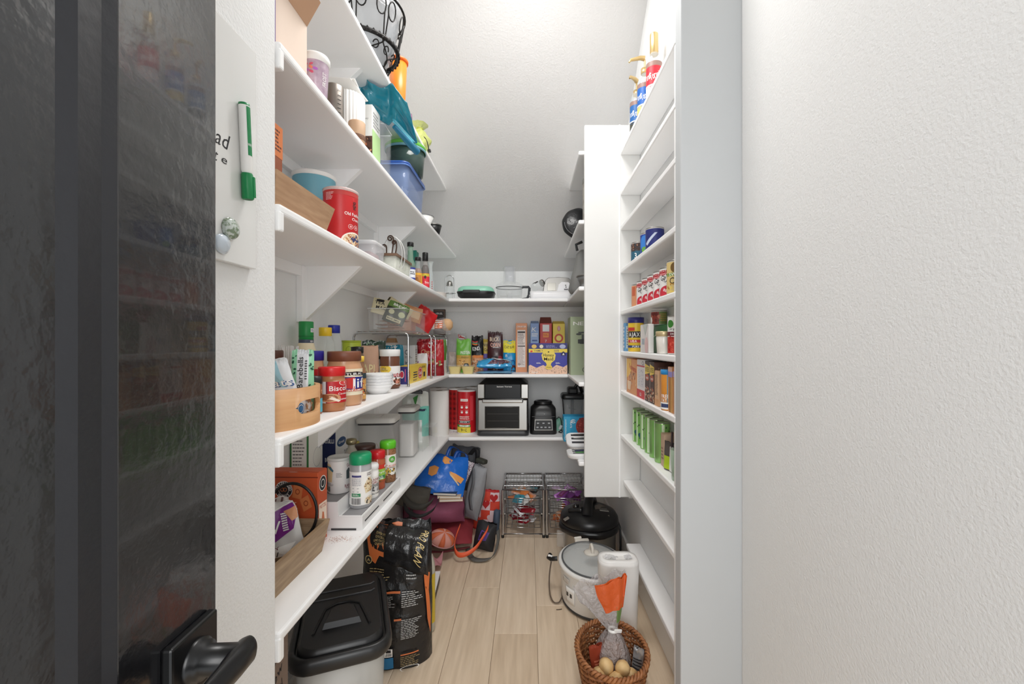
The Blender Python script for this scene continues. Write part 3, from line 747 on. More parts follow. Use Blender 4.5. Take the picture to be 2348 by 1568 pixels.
A = [rr(.076, .218, .004, .064), rr(.086, .23, .004, .064), rr(.086, .23, .004, .074), rr(.076, .218, .004, .074), rr(.076, .218, .004, .064)]
g.loft(A, BRN, False, False, smooth=False); g.build('rim', t)
g = G()
for x in (-.043, -.047): g.box((-.03, -.117, .037), (.012, .004, .074), BRN)
g.build('corner_post', t)
R90 = Matrix.Rotation(PI / 2, 4, 'X')
for i, (y, lb) in enumerate(((-.035, 'white oval dish standing on edge in cloth-lined basket, nearer the iron scrolls'), (.005, 'white oval dish standing on edge in cloth-lined basket, nearer the bottles'))):
    tt = T('dish', lb, 'dish', (-.562, 1.86 + y, ZC + .008), 0, 'oval dishes in the cloth-lined basket')
    X = Matrix.Translation((0, 0, .0735)) @ R90 @ Matrix.Diagonal((.62, 1.14, 1, 1))
    g = G(); g.lathe([(.04, 0), (.058, .004), (.064, .022), (.061, .022), (.056, .008), (.001, .006)], M((238, 238, 236), .3), 40, X=X); g.build('dish_body', tt)
    g = G(); g.lathe([(.0625, .0205), (.0655, .021), (.0655, .0245), (.0625, .025)], M((206, 206, 204), .3), 40, X=X, caps=False); g.build('rim', tt)
t = T('napkin_holder', 'brown iron scroll napkin holder standing in the cloth-lined basket', 'holder', (-.572, 1.79, ZC + .008))
BRZ = M((70, 46, 34), .4, .6)
def spiral(cx, cz, r, a0, turns, n=26): return [(cx + r * (1 - .75 * i / n) * math.cos(a0 + turns * 2 * PI * i / n), 0, cz + r * (1 - .75 * i / n) * math.sin(a0 + turns * 2 * PI * i / n)) for i in range(n + 1)]
for (cx, cz, r) in ((-.022, .10, .011), (.004, .135, .013), (.02, .118, .010)):
    g = G(); g.tube([(cx * .3, 0, .0), (cx * .9 + .004, 0, .05), (cx + r, 0, cz - .02)] + spiral(cx, cz, r, 0, 1.4), .0026, BRZ, 6); g.build('scroll', t)
g = G(); g.box((0, 0, .003), (.05, .02, .006), BRZ, bev=.001); g.build('base_plate', t)
t = T('napkin', 'blue patterned paper napkins held in the brown iron scroll holder', 'napkins', (-.572, 1.803, ZC + .015))
g = G(); g.box((.004, 0, .034), (.045, .003, .068), M((170, 178, 190), .7, vary=((70, 80, 100), 120)), rot=(0, .1, 0)); g.build('folded_sheet', t)
g = G(); g.box((.002, .003, .034), (.045, .002, .068), PAPER); g.build('folded_sheet', t)
def bottle(name, label, loc, r, hb, rn, h, glass, cap, capm, liquid=None, lv=.5, lab=None, sh=.10, group=None):
    """hb shoulder start, rn neck radius, h total"""
    hs = hb + sh * (h - hb) / .16 if False else hb + sh
    P = [(r * .85, 0), (r, .004), (r, hb), (r * .93, hb + sh * .25), (r * .6, hb + sh * .62), (rn * 1.08, hb + sh * .9), (rn, hb + sh), (rn, h - cap)]
    parts = [('glass', P, glass), ('cap', [(rn * 1.12, h - cap), (rn * 1.22, h - cap + .001), (rn * 1.22, h - .002), (rn * 1.1, h), (.001, h)], capm)]
    if liquid:
        zl = lv * h; Q = [(r * .8, .003), (r * .93, .006)]
        for q in P[2:]:
            if q[1] < zl: Q.append((q[0] * .92, q[1]))
        rl = r * .92 if zl < hb else r * .92 * (1 - .75 * min(1, (zl - hb) / sh))
        Q += [(rl, zl), (.001, zl)]; parts.append(('liquid', Q, liquid))
    return vessel(name, label, 'bottle', loc, parts, lab=lab, group=group)
GG = M((150, 178, 158), .05, alpha=.5); CLR = M((214, 224, 218), .05, alpha=.3)
bottle('bottle', 'tall green glass bottle with black cap behind cloth-lined basket', (-.557, 2.055, ZC), .023, .075, .0125, .188, GG, .02, BLACK, M((58, 26, 22), .2), .42, lab=(.0235, .01, .068, 2.6, lambda P: (P.rect(0, 0, 1, 1, M((236, 238, 244))), P.rect(0, 0, 1, .18, M((60, 70, 150))), P.rect(0, .85, 1, 1, M((60, 70, 150))), P.lines(.5, .4, .9, .7, 2, INK))), sh=.055)
bottle('bottle', 'amber vinegar bottle with black cap and yellow label', (-.55, 2.165, ZC), .021, .062, .0125, .14, M((200, 206, 205), .05, alpha=.35), .018, BLACK, M((150, 78, 30), .15), .60, lab=(.0215, .006, .06, 2.7, lambda P: (P.rect(0, 0, 1, 1, M((236, 178, 60))), P.rect(.12, .1, .8, .8, M((196, 130, 60))), P.lines(.2, .2, .7, .6, 4, M((90, 40, 20))))), sh=.04)
bottle('bottle', 'dark soy sauce bottle with red label and black cap', (-.553, 2.335, ZC), .022, .10, .0125, .198, M((196, 190, 186), .05, alpha=.3), .045, BLACK, M((36, 14, 12), .15), .66, lab=(.0225, .012, .085, 2.7, lambda P: (P.rect(0, 0, 1, 1, M((222, 50, 64))), P.rect(.2, .78, .9, .98, M((210, 190, 60))), P.ell(.5, .72, .10, .12, M((50, 26, 22))), P.txt('Soy', .66, .35, .16, PAPER, w=.4), P.txt('S', .3, .18, .14, PAPER, w=.12))), sh=.05)
t = T('carton', 'teal green box with scalloped top behind sauce bottles', 'box', (-.640, 2.42, ZC))
TG = M((24, 122, 104), .5)
g = G(); g.box((0, 0, .11), (.05, .05, .22), TG, bev=.002); g.build('carton', t)
g = G()
for i in range(4): g.lathe([(.0062, 0), (.0062, .006)], TG, 10, c=(-.019 + .0125 * i, -.02, .218))
g.build('scalloped_edge', t)
t = T('carafe', 'slim clear glass carafe with flared lip beside soy sauce bottle', 'carafe', (-.556, 2.47, ZC))
g = G(); g.lathe([(.020, 0), (.0225, .003), (.021, .05), (.013, .12), (.0115, .15), (.017, .172), (.0165, .172), (.0105, .15), (.012, .12), (.019, .05), (.001, .006)], GLASS, 28); g.build('glass', t)
g = G(); g.tube(circ(.017, .172, 24), .0012, M((235, 240, 240), .1, alpha=.7), 5, True); g.build('rim', t)
prints(t, [(cylmap(.0225, .01, .07, -PI / 2, PI), .07, .06, True, lambda P: [P.ell(.7, .2 + .2 * i, .04, .05, M((200, 60, 60))) for i in range(4)])])
t = T('plates', 'stack of white paper plates at corner of third highest shelf', 'plates', (-.61, 2.80, ZC))
for i in range(5):
    g = G(); g.lathe([(.05, .006 * i), (.07, .004 + .006 * i), (.082, .012 + .006 * i), (.081, .013 + .006 * i), (.068, .0065 + .006 * i), (.001, .0062 + .006 * i)], M((236, 230, 224), .6), 32); g.build('plate', t)
# ================================================================ shelf with jars (fourth from the top)
BAM = M((214, 168, 120), .5, vary=((196, 144, 96), 6, (1, 1, 14), .3), name='bamboo')
t = T('bamboo_tray', 'oval bamboo tray with rounded hand slots at near end of jar shelf', 'tray', (-.628, 1.046, ZB))
NB, hT = 120, .092
def pt(o, k, z):
    a = 2 * PI * k / NB; return ((.112 - o) * math.cos(a), (.131 - o) * math.sin(a), z)
def slot(k):
    a = 2 * PI * k / NB
    for c in (-.02, PI - .02):
        q = abs((a - c + PI) % (2 * PI) - PI) / .40
        if q < 1: h = .0165 * max(0.0, 1 - q ** 5) ** .5; return (.047 - h, .047 + h)
    return None
g = G()
for k in range(NB):
    A, B = slot(k), slot(k + 1)
    if A is None and B is None: rows = [(0, 0, hT, hT)]
    else:
        A = A or (.047, .047); B = B or (.047, .047)
        rows = [(0, 0, A[0], B[0]), (A[1], B[1], hT, hT)]
        for za, zb_ in ((A[0], B[0]), (A[1], B[1])): g.raw([pt(0, k, za), pt(0, k + 1, zb_), pt(.010, k + 1, zb_), pt(.010, k, za)], [[0, 1, 2, 3]], BAM)
    for (a0, b0, a1, b1) in rows:
        g.raw([pt(0, k, a0), pt(0, k + 1, b0), pt(0, k + 1, b1), pt(0, k, a1)], [[0, 1, 2, 3]], BAM, smooth=True)
        g.raw([pt(.010, k, a0), pt(.010, k + 1, b0), pt(.010, k + 1, b1), pt(.010, k, a1)], [[3, 2, 1, 0]], BAM, smooth=True)
    g.raw([pt(0, k, hT), pt(0, k + 1, hT), pt(.010, k + 1, hT), pt(.010, k, hT)], [[0, 1, 2, 3]], BAM)
g.build('bent_wall', t, weld=True)
g = G(); g.prism([pt(.009, k, 0)[:2] for k in range(NB)], 0, .006, BAM); g.build('tray_base', t)
SKY = M((158, 206, 222), .3)
def d(P):
    P.rect(.04, .08, .55, .55, SKY); P.poly([(.3, 1), (.62, .98), (.8, .55), (.2, .58)], SKY)
    P.txt('treats', .5, .62, .13, M((64, 96, 150), .4), w=.94, rot=.06); P.txt('treats', .49, .625, .115, PAPER, w=.86, rot=.06)
    P.ell(.32, .24, .16, .10, M((70, 140, 190), .4)); P.ring(.32, .24, .12, .075, .15, PAPER); P.txt('2', .32, .24, .05, PAPER, w=.06)
    P.spots(.6, .1, .9, .25, 16, .004, [M((214, 180, 140), .5)], 2)
sack('snack_bag', 'white and pale blue treats bag standing in bamboo tray', 'bag', (-.608, 1.035, ZB + .0065), (.105, .150, .040), M((226, 230, 234), .25), d, rot=.55, seed=21, wr=.006, pinch=.8)
sack('snack_bag', 'clear crinkled packet with nuts and blue badge seen through tray slot', 'bag', (-.548, 1.052, ZB + .0065), (.075, .066, .018), M((222, 220, 220), .2), lambda P: (P.ell(.25, .5, .16, .2, M((60, 120, 175), .4)), P.ring(.25, .5, .12, .15, .15, PAPER), P.spots(.5, .2, .9, .8, 30, .005, [M((190, 150, 110)), M((150, 104, 70))], 3)), rot=1.45, seed=22, stand=False)
MINT = M((150, 214, 174), .3)
def d(P):
    P.rect(.26, 0, .78, 1, M((214, 216, 220), .25)); P.spots(0, .05, .22, .95, 10, .004, [M((20, 80, 60))], 2); P.spots(.82, .05, 1, .95, 10, .004, [M((20, 80, 60))], 5)
    P.txt('Barebells', .42, .66, .075, INK, w=1.45, rot=PI / 2, bold=True); P.lines(.62, .55, .72, .85, 8, INK, 3, ragged=False); P.txt('crisp', .45, .2, .09, M((24, 60, 44)), w=.8, rot=PI / 2)
r = sack('protein_bar', 'mint green and silver wrapped bar standing upright in bamboo tray', 'bar', (-.578, 1.112, ZB + .0065), (.054, .172, .018), MINT, d, rot=(math.radians(-5), 0, .28), seed=24, wr=.002, stand=False, crimp=.05)
vessel('canister', 'dark brown lidded canister behind treats bag', 'canister', (-.745, 1.235, ZB), [('drum', [(.04, 0), (.042, .003), (.042, .14)], M((150, 120, 96), .4)), ('lid', [(.043, .138), (.045, .14), (.045, .172), (.043, .175), (.001, .175)], M((96, 56, 42), .4))])
t = T('straw_cup', 'cup of white paper straws behind mint green bar', 'cup', (-.745, 1.335, ZB))
g = G(); g.lathe([(.034, 0), (.04, .12), (.038, .12), (.032, .004), (.001, .004)], M((236, 234, 230), .5), 28); g.build('cup_body', t)
R = random.Random(6)
for i in range(30):
    a = R.uniform(0, 2 * PI); q = R.uniform(.006, .034)
    g = G(); g.tube([(q * .8 * math.cos(a), q * .8 * math.sin(a), .006), (q * 1.25 * math.cos(a), q * 1.25 * math.sin(a), R.uniform(.176, .19))], .0022, PAPER, 5); g.build('straw', t)
YEL = M((240, 200, 50), .45); GRC = M((24, 138, 66), .4); BLC = M((30, 44, 150), .4)
t = vessel('dressing_bottle', 'salad dressing bottle with green sleeve and yellow label', 'bottle', (-.742, 1.455, ZB), [('bottle_body', [(.034, 0), (.037, .004), (.037, .11), (.035, .15), (.024, .195), (.021, .20)], M((236, 222, 188), .25)), ('cap', [(.0215, .196), (.0225, .197), (.0225, .266), (.021, .268), (.001, .268)], GRC)],
       lab=[(.0375, .03, .155, 2.2, lambda P: (P.poly([(.2, .2), (.8, .2), (.78, .8), (.7, .9), (.62, .78), (.54, .95), (.46, .82), (.36, .96), (.3, .8), (.22, .85)], M((250, 216, 30), .4)), P.txt('RANCH', .5, .5, .2, M((30, 90, 50)), w=.5))),
            (.0226, .196, .262, 2.8, lambda P: (P.rect(0, 0, 1, .18, M((70, 80, 100))), P.txt('NEW', .8, .09, .1, PAPER, w=.2), P.rect(.72, .55, .95, .75, PAPER), P.lines(.75, .58, .92, .72, 2, M((30, 60, 130))), P.rect(0, .33, 1, .36, M((14, 100, 48)))))])
def wavy(name, label, x, y, capm, h):
    vessel(name, label, 'bottle', (x, y, ZB), [('bottle_body', [(.026, 0), (.029, .004), (.027, .05), (.03, .09), (.0265, .13), (.03, .175), (.028, .20), (.02, h - .035), (.0185, h - .028)], GLASS), ('cap', [(.0195, h - .03), (.021, h - .029), (.021, h - .002), (.02, h), (.001, h)], capm)], n=24)
wavy('spice_bottle', 'empty clear wavy bottle with yellow cap', -.715, 1.535, M((232, 192, 44), .4), .251)
wavy('spice_bottle', 'empty clear wavy bottle with blue cap', -.735, 1.648, BLC, .264)
vessel('can', 'lime green can with looped line pattern behind brown lidded peanut butter', 'can', (-.698, 1.718, ZB), [('can_body', [(.034, 0), (.036, .003), (.036, .195), (.034, .2)], M((168, 184, 50), .4)), ('can_lid', [(.034, .198), (.0365, .2), (.0365, .206), (.033, .207), (.001, .205)], M((150, 165, 40), .35))], lab=(.0362, .1, .2, 2.6, lambda P: [P.ring(.2 + .2 * i, .5 + .2 * (i % 2), .12, .14, .1, M((110, 130, 30))) for i in range(4)]))
vessel('jar', 'small jar with black lid before lime green can', 'jar', (-.65, 1.655, ZB), [('jar_body', [(.022, 0), (.0235, .003), (.0235, .15), (.02, .16)], M((110, 90, 70), .2)), ('lid', [(.021, .158), (.0225, .16), (.0225, .182), (.001, .184)], BLACK)])
PB = M((198, 142, 100), .3); PBD = M((176, 118, 78), .3)
def pbjar(name, label, x, y, r, h, capm, caph, body, drw, neck=.9, group=None):
    return vessel(name, label, 'jar', (x, y, ZB), [('jar_body', [(r * .86, 0), (r * .95, .004), (r, .012), (r, h * .68), (r * .93, h - caph - .014), (r * neck, h - caph - .004), (r * neck, h - caph + .002)], body),
        ('lid', [(r * neck * 1.0, h - caph), (r * (neck + .055), h - caph + .001), (r * (neck + .055), h - .003), (r * (neck + .02), h), (.001, h)], capm)], n=40, lab=[(r * 1.002, h * .2, h * .68, 2.9, drw)])
pbjar('peanut_butter_jar', 'peanut butter jar with blue lid behind the red lidded spread', -.668, 1.348, .034, .172, M((44, 40, 150), .4), .03, M((216, 168, 128), .3),
      lambda P: (P.rect(0, .0, 1, 1, M((196, 40, 44), .4)), P.rect(.2, .12, .8, .9, M((220, 190, 150), .4)), P.rect(0, .1, 1, .9, M((190, 36, 42), .4)), P.txt('Skippy', .62, .6, .4, PAPER, w=.8), P.rect(0, .0, 1, .06, INK)))
vessel('jar', 'narrow jar with black lid and blue label tucked by bamboo tray', 'jar', (-.594, 1.207, ZB), [('jar_body', [(.019, 0), (.021, .003), (.021, .078), (.018, .085)], M((150, 92, 60), .3)), ('lid', [(.0205, .083), (.0215, .085), (.0215, .104), (.001, .106)], BLACK)], lab=(.0212, .006, .075, 2.8, lambda P: (P.rect(0, 0, 1, .55, M((90, 180, 200))), P.spots(.1, .55, .9, 1, 20, .004, [M((214, 150, 110)), M((120, 70, 50))], 3))))
def d(P):
    P.rect(0, -.02, 1, 1.0, M((190, 24, 34), .4)); P.rect(.02, .0, .40, 1.0, M((226, 226, 228), .4)); P.rect(.36, .0, .40, 1, M((120, 40, 60)))
    P.ell(.83, .93, .15, .13, M((214, 60, 60))); P.ring(.83, .93, .15, .13, .12, PAPER); P.txt('S', .85, .93, .10, PAPER, w=.06)
    P.txt('Biscoff', .74, .68, .23, PAPER, w=.60); P.txt('Cookie', .80, .42, .09, PAPER, w=.3); P.txt('Butter', .82, .17, .09, PAPER, w=.3)
    P.ell(.46, .24, .26, .2, M((206, 150, 110), .5)); P.ring(.46, .24, .18, .15, .3, M((150, 84, 50), .5)); P.ell(.32, .28, .12, .14, M((150, 90, 56), .5)); P.poly([(.5, .3), (.72, .1), (.66, .04), (.44, .2)], M((240, 226, 210)))
pbjar('spread_jar', 'biscuit spread jar with bright red lid in front of brown lidded jar', -.574, 1.272, .0385, .127, M((214, 30, 34), .35), .026, PBD, d)
def d(P):
    P.rect(0, 0, 1, 1, M((238, 228, 200), .5)); P.txt('Natural', .30, .96, .05, M((200, 150, 40)), w=.2)
    P.poly([(.30, .78), (.5, .88), (.75, .9), (1, .84), (1, .72), (.75, .79), (.5, .77), (.32, .70)], M((40, 26, 22))); P.txt('NATURAL', .63, .80, .10, PAPER, w=.56, rot=.03)
    P.poly([(.30, .30), (.5, .22), (.98, .22), (.98, .68), (.5, .70), (.28, .60)], M((30, 40, 130))); P.poly([(.42, .28), (.70, .24), (.70, .68), (.42, .64)], M((200, 44, 40)))
    P.txt('Jif', .79, .46, .36, PAPER, w=.38); P.rect(.38, .14, .98, .23, M((200, 90, 50))); P.txt('CREAMY', .70, .185, .06, PAPER, w=.4)
pbjar('peanut_butter_jar', 'large peanut butter jar with wide brown lid', -.588, 1.392, .054, .170, M((122, 72, 50), .45), .031, M((204, 156, 118), .3), d, .88)
t = vessel('sauce_bottle', 'slim bottle with yellow cap and busy label behind brown lidded jar', 'bottle', (-.568, 1.478, ZB), [('bottle_body', [(.014, 0), (.0155, .003), (.0155, .10), (.009, .125), (.008, .135)], M((150, 110, 80), .25)), ('cap', [(.0085, .133), (.0105, .134), (.0105, .152), (.001, .153)], M((236, 196, 70), .4))],
       lab=(.0157, .008, .095, 3.0, lambda P: (P.rect(0, 0, 1, 1, M((210, 160, 90))), P.spots(0, .05, 1, .95, 40, .004, [M((190, 70, 50)), M((70, 80, 60)), PAPER, M((40, 34, 40))], 6), P.rect(0, .8, 1, 1, M((40, 60, 70))))))
t = T('bowl_stack', 'stack of white bowls with fine blue rim lines between jars', 'bowls', (-.592, 1.712, ZB))
CER = M((240, 240, 240), .25)
for i in range(5):
    z = .011 * i; g = G(); g.lathe([(.030, z), (.034, z + .001), (.047, z + .014), (.0585, z + .034), (.0565, z + .034), (.045, z + .016), (.031, z + .005), (.001, z + .005)], CER, 44); g.build('bowl', t)
prints(t, [(cylmap(lambda z: .0586 - max(0, .034 - (z - .044)) * .0, .038 + .011 * 0, .077, facing((-.592, 1.712)), PI), .18, .039, True, lambda P: P.lines(.02, .1, .98, .98, 9, M((190, 196, 208)), 4, .12, ragged=False))], 'rim_line')
KP = M((200, 160, 136), .7)
sack('paper_bag', 'open kraft paper bag with pale lettering behind white bowls', 'bag', (-.700, 1.855, ZB), (.12, .185, .055), KP, lambda P: (P.txt('APL', .68, .48, .2, M((226, 208, 160)), w=.5), P.ell(.86, .34, .06, .07, M((140, 50, 44)))), rot=.45, seed=31, wr=.005, crimp=.0)
sack('snack_bag', 'dark green shiny bag drooping out of the kraft paper bag', 'bag', (-.690, 1.945, ZB), (.10, .205, .05), M((34, 58, 44), .2), lambda P: (P.spots(.1, .7, .9, .95, 14, .006, [M((150, 180, 150)), M((20, 30, 26))], 8), P.rect(.0, .0, 1, .62, M((214, 214, 208), .25))), rot=.4, seed=33, wr=.009)
def d(P):
    P.rect(0, 0, 1, 1, M((240, 238, 236), .4)); P.ell(.32, .86, .22, .2, M((240, 204, 60))); P.lines(.2, .78, .44, .95, 3, M((120, 90, 30)))
    P.txt('nutella', .83, .60, .28, M((40, 34, 60)), w=.62); P.txt('utella', .875, .60, .22, M((196, 36, 44)), w=.50); P.lines(.3, .35, .5, .5, 3, M((150, 140, 140)))
    P.ell(.8, .26, .16, .12, M((150, 90, 60))); P.spots(.62, .04, 1, .38, 16, .007, [M((176, 100, 60)), M((90, 50, 36)), M((220, 150, 130))], 3)
    P.poly([(.25, 0), (.9, 0), (1, .16), (.9, .12), (.5, .10)], M((110, 68, 50)))
vessel('spread_jar', 'hazelnut spread jar with white lid beside the chrome riser', 'jar', (-.606, 1.905, ZB), [('jar_body', [(.036, 0), (.041, .003), (.043, .012), (.0435, .085), (.041, .11), (.0425, .125), (.040, .143)], M((112, 72, 54), .15)), ('lid', [(.0415, .140), (.0435, .142), (.0435, .166), (.042, .169), (.001, .17)], M((238, 238, 236), .35))], n=40, lab=(.0437, .008, .098, 2.9, d))
# chrome wire risers
def riser(label, y0, y1, loc):
    t = T('wire_riser', label, 'riser', loc, 0, 'chrome wire risers on the jar shelf'); h = .243; x0, x1 = -.118, .127
    for y in (y0, y1):
        for s in (1, -1):
            yy = y
        g = G(); g.tube([(x1, y, .004), (x1, y, h - .02), (x1 - .006, y, h - .006), (x1 - .02, y, h), (x0 + .02, y, h), (x0 + .006, y, h - .006), (x0, y, h - .02), (x0, y, .004)], .0042, CHROME, 8); g.build('end_frame', t)
        for x in (x0, x1):
            g = G(); g.lathe([(.0055, 0), (.006, .001), (.006, .014), (.0045, .015)], STEEL, 12, c=(x, y, 0)); g.build('foot', t)
    n = 9
    for i in range(n):
        x = x0 + .014 + (x1 - x0 - .028) * i / (n - 1)
        g = G(); g.tube([(x, y0, h + .0055), (x, y1, h + .0055)], .0022 if 0 < i < n - 1 else .0034, CHROME, 6); g.build('deck_wire', t)
    g = G(); g.tube([(x0, (y0 + y1) / 2, h), (x1, (y0 + y1) / 2, h)], .003, CHROME, 6); g.build('cross_wire', t)
    return t
riser('nearer chrome wire riser carrying the clear bin of snack packs', 0, .46, (-.668, 1.962, ZB))
riser('farther chrome wire riser carrying the bread bag, by the back wall', 0, .36, (-.683, 2.60, ZB))
ZT = ZB + .2515
t = T('acrylic_bin', 'clear acrylic bin of snack packs on nearer chrome riser', 'bin', (-.650, 2.19, ZT)); open_bin(t, .172, .40, .104, ACRYL, r=.006, taper=.97)
g = G(); g.tube(rr(.173, .401, .006, .104), .002, M((236, 238, 238), .1, alpha=.6), 6, True); g.build('rim', t)
zb = ZT + .004
CRM = M((222, 212, 176), .4)
def pk(label, loc, size, mat, draw, rot, seed, wr=.004, stand=False):
    return sack('snack_pack', label, 'pack', loc, size, mat, draw, rot=rot, seed=seed, wr=wr, stand=stand)
pk('cream pack with bold black lettering sticking up at near side of clear bin', (-.692, 2.035, zb + .075), (.09, .085, .025), CRM, lambda P: (P.txt('TEA', .35, .65, .2, INK, w=.5), P.txt('MACA', .55, .35, .2, INK, w=.7), P.ell(.35, .82, .2, .12, INK)), (-.5, .25, .4), 41)
pk('long cream folded pack leaning across top of clear bin', (-.640, 2.10, zb + .088), (.13, .06, .018), CRM, lambda P: (P.rect(.0, .1, .06, .9, M((60, 50, 30))), P.txt('SOURDOUGH', .55, .5, .3, INK, w=.7)), (-.35, .55, .3), 42, .002)
pk('dark green pack with pale discs leaning against clear bin front', (-.638, 2.035, zb + .034), (.10, .10, .02), M((54, 60, 46), .3), lambda P: (P.rect(0, .72, 1, 1, M((96, 130, 60))), P.ell(.3, .5, .13, .11, M((214, 212, 170))), P.ell(.78, .5, .15, .13, M((200, 206, 160))), P.txt('BREW', .55, .86, .12, PAPER, w=.6), P.rect(.18, .1, .85, .26, M((220, 212, 176))), P.txt('MADE SIMPLE', .51, .18, .07, INK, w=.58)), (-.12, .38, .1), 43)
for i, (x, y, z, a) in enumerate(((-.648, 2.025, .012, .08), (-.648, 2.05, .046, -.12), (-.652, 2.02, .029, .12))):
    pk(('flat kraft brown packet at bottom of clear bin', 'crumpled kraft brown packet second from bottom of clear bin', 'kraft brown packet with crease near front of clear bin')[i], (x, y, zb + z), (.115, .10, .009), M((186, 134, 104), .5), lambda P: P.rect(.42, .2, .46, .8, M((226, 200, 180))), (-PI / 2, 0, a), 44 + i, .004)
pk('tan striped pack at far side of clear bin', (-.625, 2.28, zb + .06), (.12, .085, .02), M((206, 150, 108), .5), lambda P: P.rect(.1, .2, .9, .7, M((232, 200, 160))), (-.3, .3, .5), 48)
pk('peach crinkled pack inside far half of clear bin', (-.65, 2.20, zb + .006), (.12, .09, .03), M((206, 160, 140), .3), None, (-.1, 0, .6), 49, .01)
pk('pinkish crinkled pack inside clear bin beside the peach pack', (-.635, 2.31, zb + .006), (.10, .08, .03), M((196, 140, 124), .3), None, (-.1, 0, 1.0), 50, .01)
pk('shiny red snack bag hanging over far rim of clear bin', (-.605, 2.415, ZT + .03), (.12, .125, .03), M((190, 30, 34), .2), None, (-.2, .55, .5), 51, .009)
t = carton('book', 'dark brown book with pale lettering standing on farther chrome riser', 'book', (-.598, 2.93, ZT), (.078, .03, .172), M((66, 54, 48), .5), {'front': lambda P: (P.rect(.04, .03, .96, .97, M((110, 88, 74))), P.rect(.09, .06, .91, .92, M((50, 44, 42))), P.txt('VERGEL', .5, .84, .07, PAPER, w=.6), P.txt('SPIRES', .5, .45, .16, M((150, 130, 112)), w=.7), P.lines(.2, .15, .8, .3, 3, M((150, 130, 112))))}, partname='cover')
r = sack('bread_bag', 'clear bread bag with red striped label on farther chrome riser', 'bag', (-.578, 2.70, ZT + .003), (.19, .095, .09), FILM, lambda P: (P.rect(.1, .3, .5, .8, M((232, 228, 226), .4)), P.txt('RYE', .22, .7, .2, INK, w=.3), P.rect(.5, .35, .75, .95, M((214, 120, 84))), [P.rect(.52, .42 + .13 * i, .73, .47 + .13 * i, PAPER) for i in range(4)]), rot=.12, seed=52, wr=.012, stand=False)
g = G(); g.lathe([(.001, -.03), (.022, -.026), (.036, -.01), (.036, .012), (.022, .028), (.001, .031)], M((214, 172, 128), .5), 24, c=(.072, .0, .045), X=Matrix.Diagonal((1.0, .9, 1.25, 1))); g.build('bread_roll', r)
# under the risers
TB = M((28, 124, 150), .25)
sack('snack_bag', 'white bag with teal crumpled top under nearer riser', 'bag', (-.715, 2.215, ZB), (.16, .185, .07), M((216, 220, 222), .3), lambda P: (P.rect(0, .78, 1, 1, TB), P.rect(.82, .2, 1, 1, TB), P.rect(.5, .68, .66, .76, M((200, 120, 90)))), rot=.15, seed=53, wr=.008)
carton('carton', 'grey white carton with dark ring emblem under nearer riser', 'box', (-.650, 2.39, ZB), (.07, .05, .185), M((196, 198, 202), .5), {'front': lambda P: (P.ring(.35, .8, .14, .07, .3, M((40, 50, 60))), P.lines(.2, .62, .8, .7, 2, M((120, 124, 130))), P.txt('in', .35, .5, .09, M((50, 56, 66)), w=.26), P.rect(.08, .3, .75, .42, M((176, 104, 70))), P.lines(.1, .05, .9, .25, 4, M((80, 90, 110)))), 'right': lambda P: P.lines(.1, .1, .9, .9, 12, M((120, 120, 124)), 3)})
carton('milk_carton', 'small carton with brown gable top behind teal topped bag', 'carton', (-.752, 2.40, ZB), (.05, .05, .20), M((226, 220, 214), .5), None, flap=.025, top=M((196, 160, 120), .6))
def d(P):
    P.rect(0, 0, 1, 1, M((58, 54, 120), .4)); P.ell(.45, .55, .2, .22, M((210, 60, 80))); P.ring(.45, .55, .2, .22, .2, PAPER); P.rect(.72, .15, .8, .85, M((200, 90, 130)))
def d2(P):
    P.rect(0, 0, 1, 1, M((232, 200, 62), .4)); P.ell(.06, .5, .05, .3, M((214, 130, 60))); P.rect(.26, .28, .46, .62, M((30, 30, 60))); P.lines(.26, .3, .46, .6, 2, YEL, 3); P.ell(.62, .5, .13, .36, M((196, 40, 40))); P.ring(.62, .5, .11, .30, .1, PAPER); P.txt('Soli', .62, .5, .22, PAPER, w=.15)
    P.rect(.8, .2, .9, .5, INK); P.lines(.25, .08, .5, .2, 2, M((90, 70, 30)), 6); P.lines(.7, .75, .95, .9, 2, M((90, 70, 30)), 7)
carton('carton', 'long yellow cracker carton with purple end and red disc under risers', 'box', (-.598, 2.255, ZB), (.052, .35, .085), M((232, 200, 62), .4), {'front': d, 'right': d2}, rot=-.02)
def d(P):
    P.poly([(.05, 1), (1, 1), (1, .38), (.62, .30), (.25, .42), (.1, .7)], M((176, 30, 40), .25)); P.poly([(.42, .95), (.62, .95), (.62, .83), (.57, .77), (.47, .77), (.42, .83)], PAPER); P.lines(.46, .82, .58, .9, 2, M((176, 30, 40)))
    P.txt('Chewy', .45, .66, .12, M((230, 190, 150)), w=.55, bold=False); P.spots(.1, .28, .9, .45, 26, .008, [M((176, 120, 70)), M((96, 120, 50)), M((220, 200, 170))], 5)
sack('snack_bag', 'red pouch bag with white crest under farther riser', 'bag', (-.600, 2.66, ZB), (.165, .22, .06), M((140, 26, 34), .2), d, rot=.15, seed=55, wr=.008)
sack('snack_bag', 'green leafy patterned bag by corner under farther riser', 'bag', (-.595, 2.84, ZB), (.12, .22, .05), M((92, 140, 52), .3), lambda P: (P.rect(0, 0, 1, .4, M((210, 204, 196))), P.ell(.35, .5, .25, .16, PAPER), P.lines(.15, .42, .5, .6, 5, INK)), rot=.1, seed=56, wr=.006)
sack('snack_bag', 'plain white crumpled bag beside yellow cracker carton', 'bag', (-.650, 2.52, ZB), (.13, .135, .06), M((232, 230, 230), .35), lambda P: P.spots(.1, .6, .7, .9, 10, .007, [M((206, 130, 160)), M((150, 90, 150))], 4), rot=.2, seed=57, wr=.008)
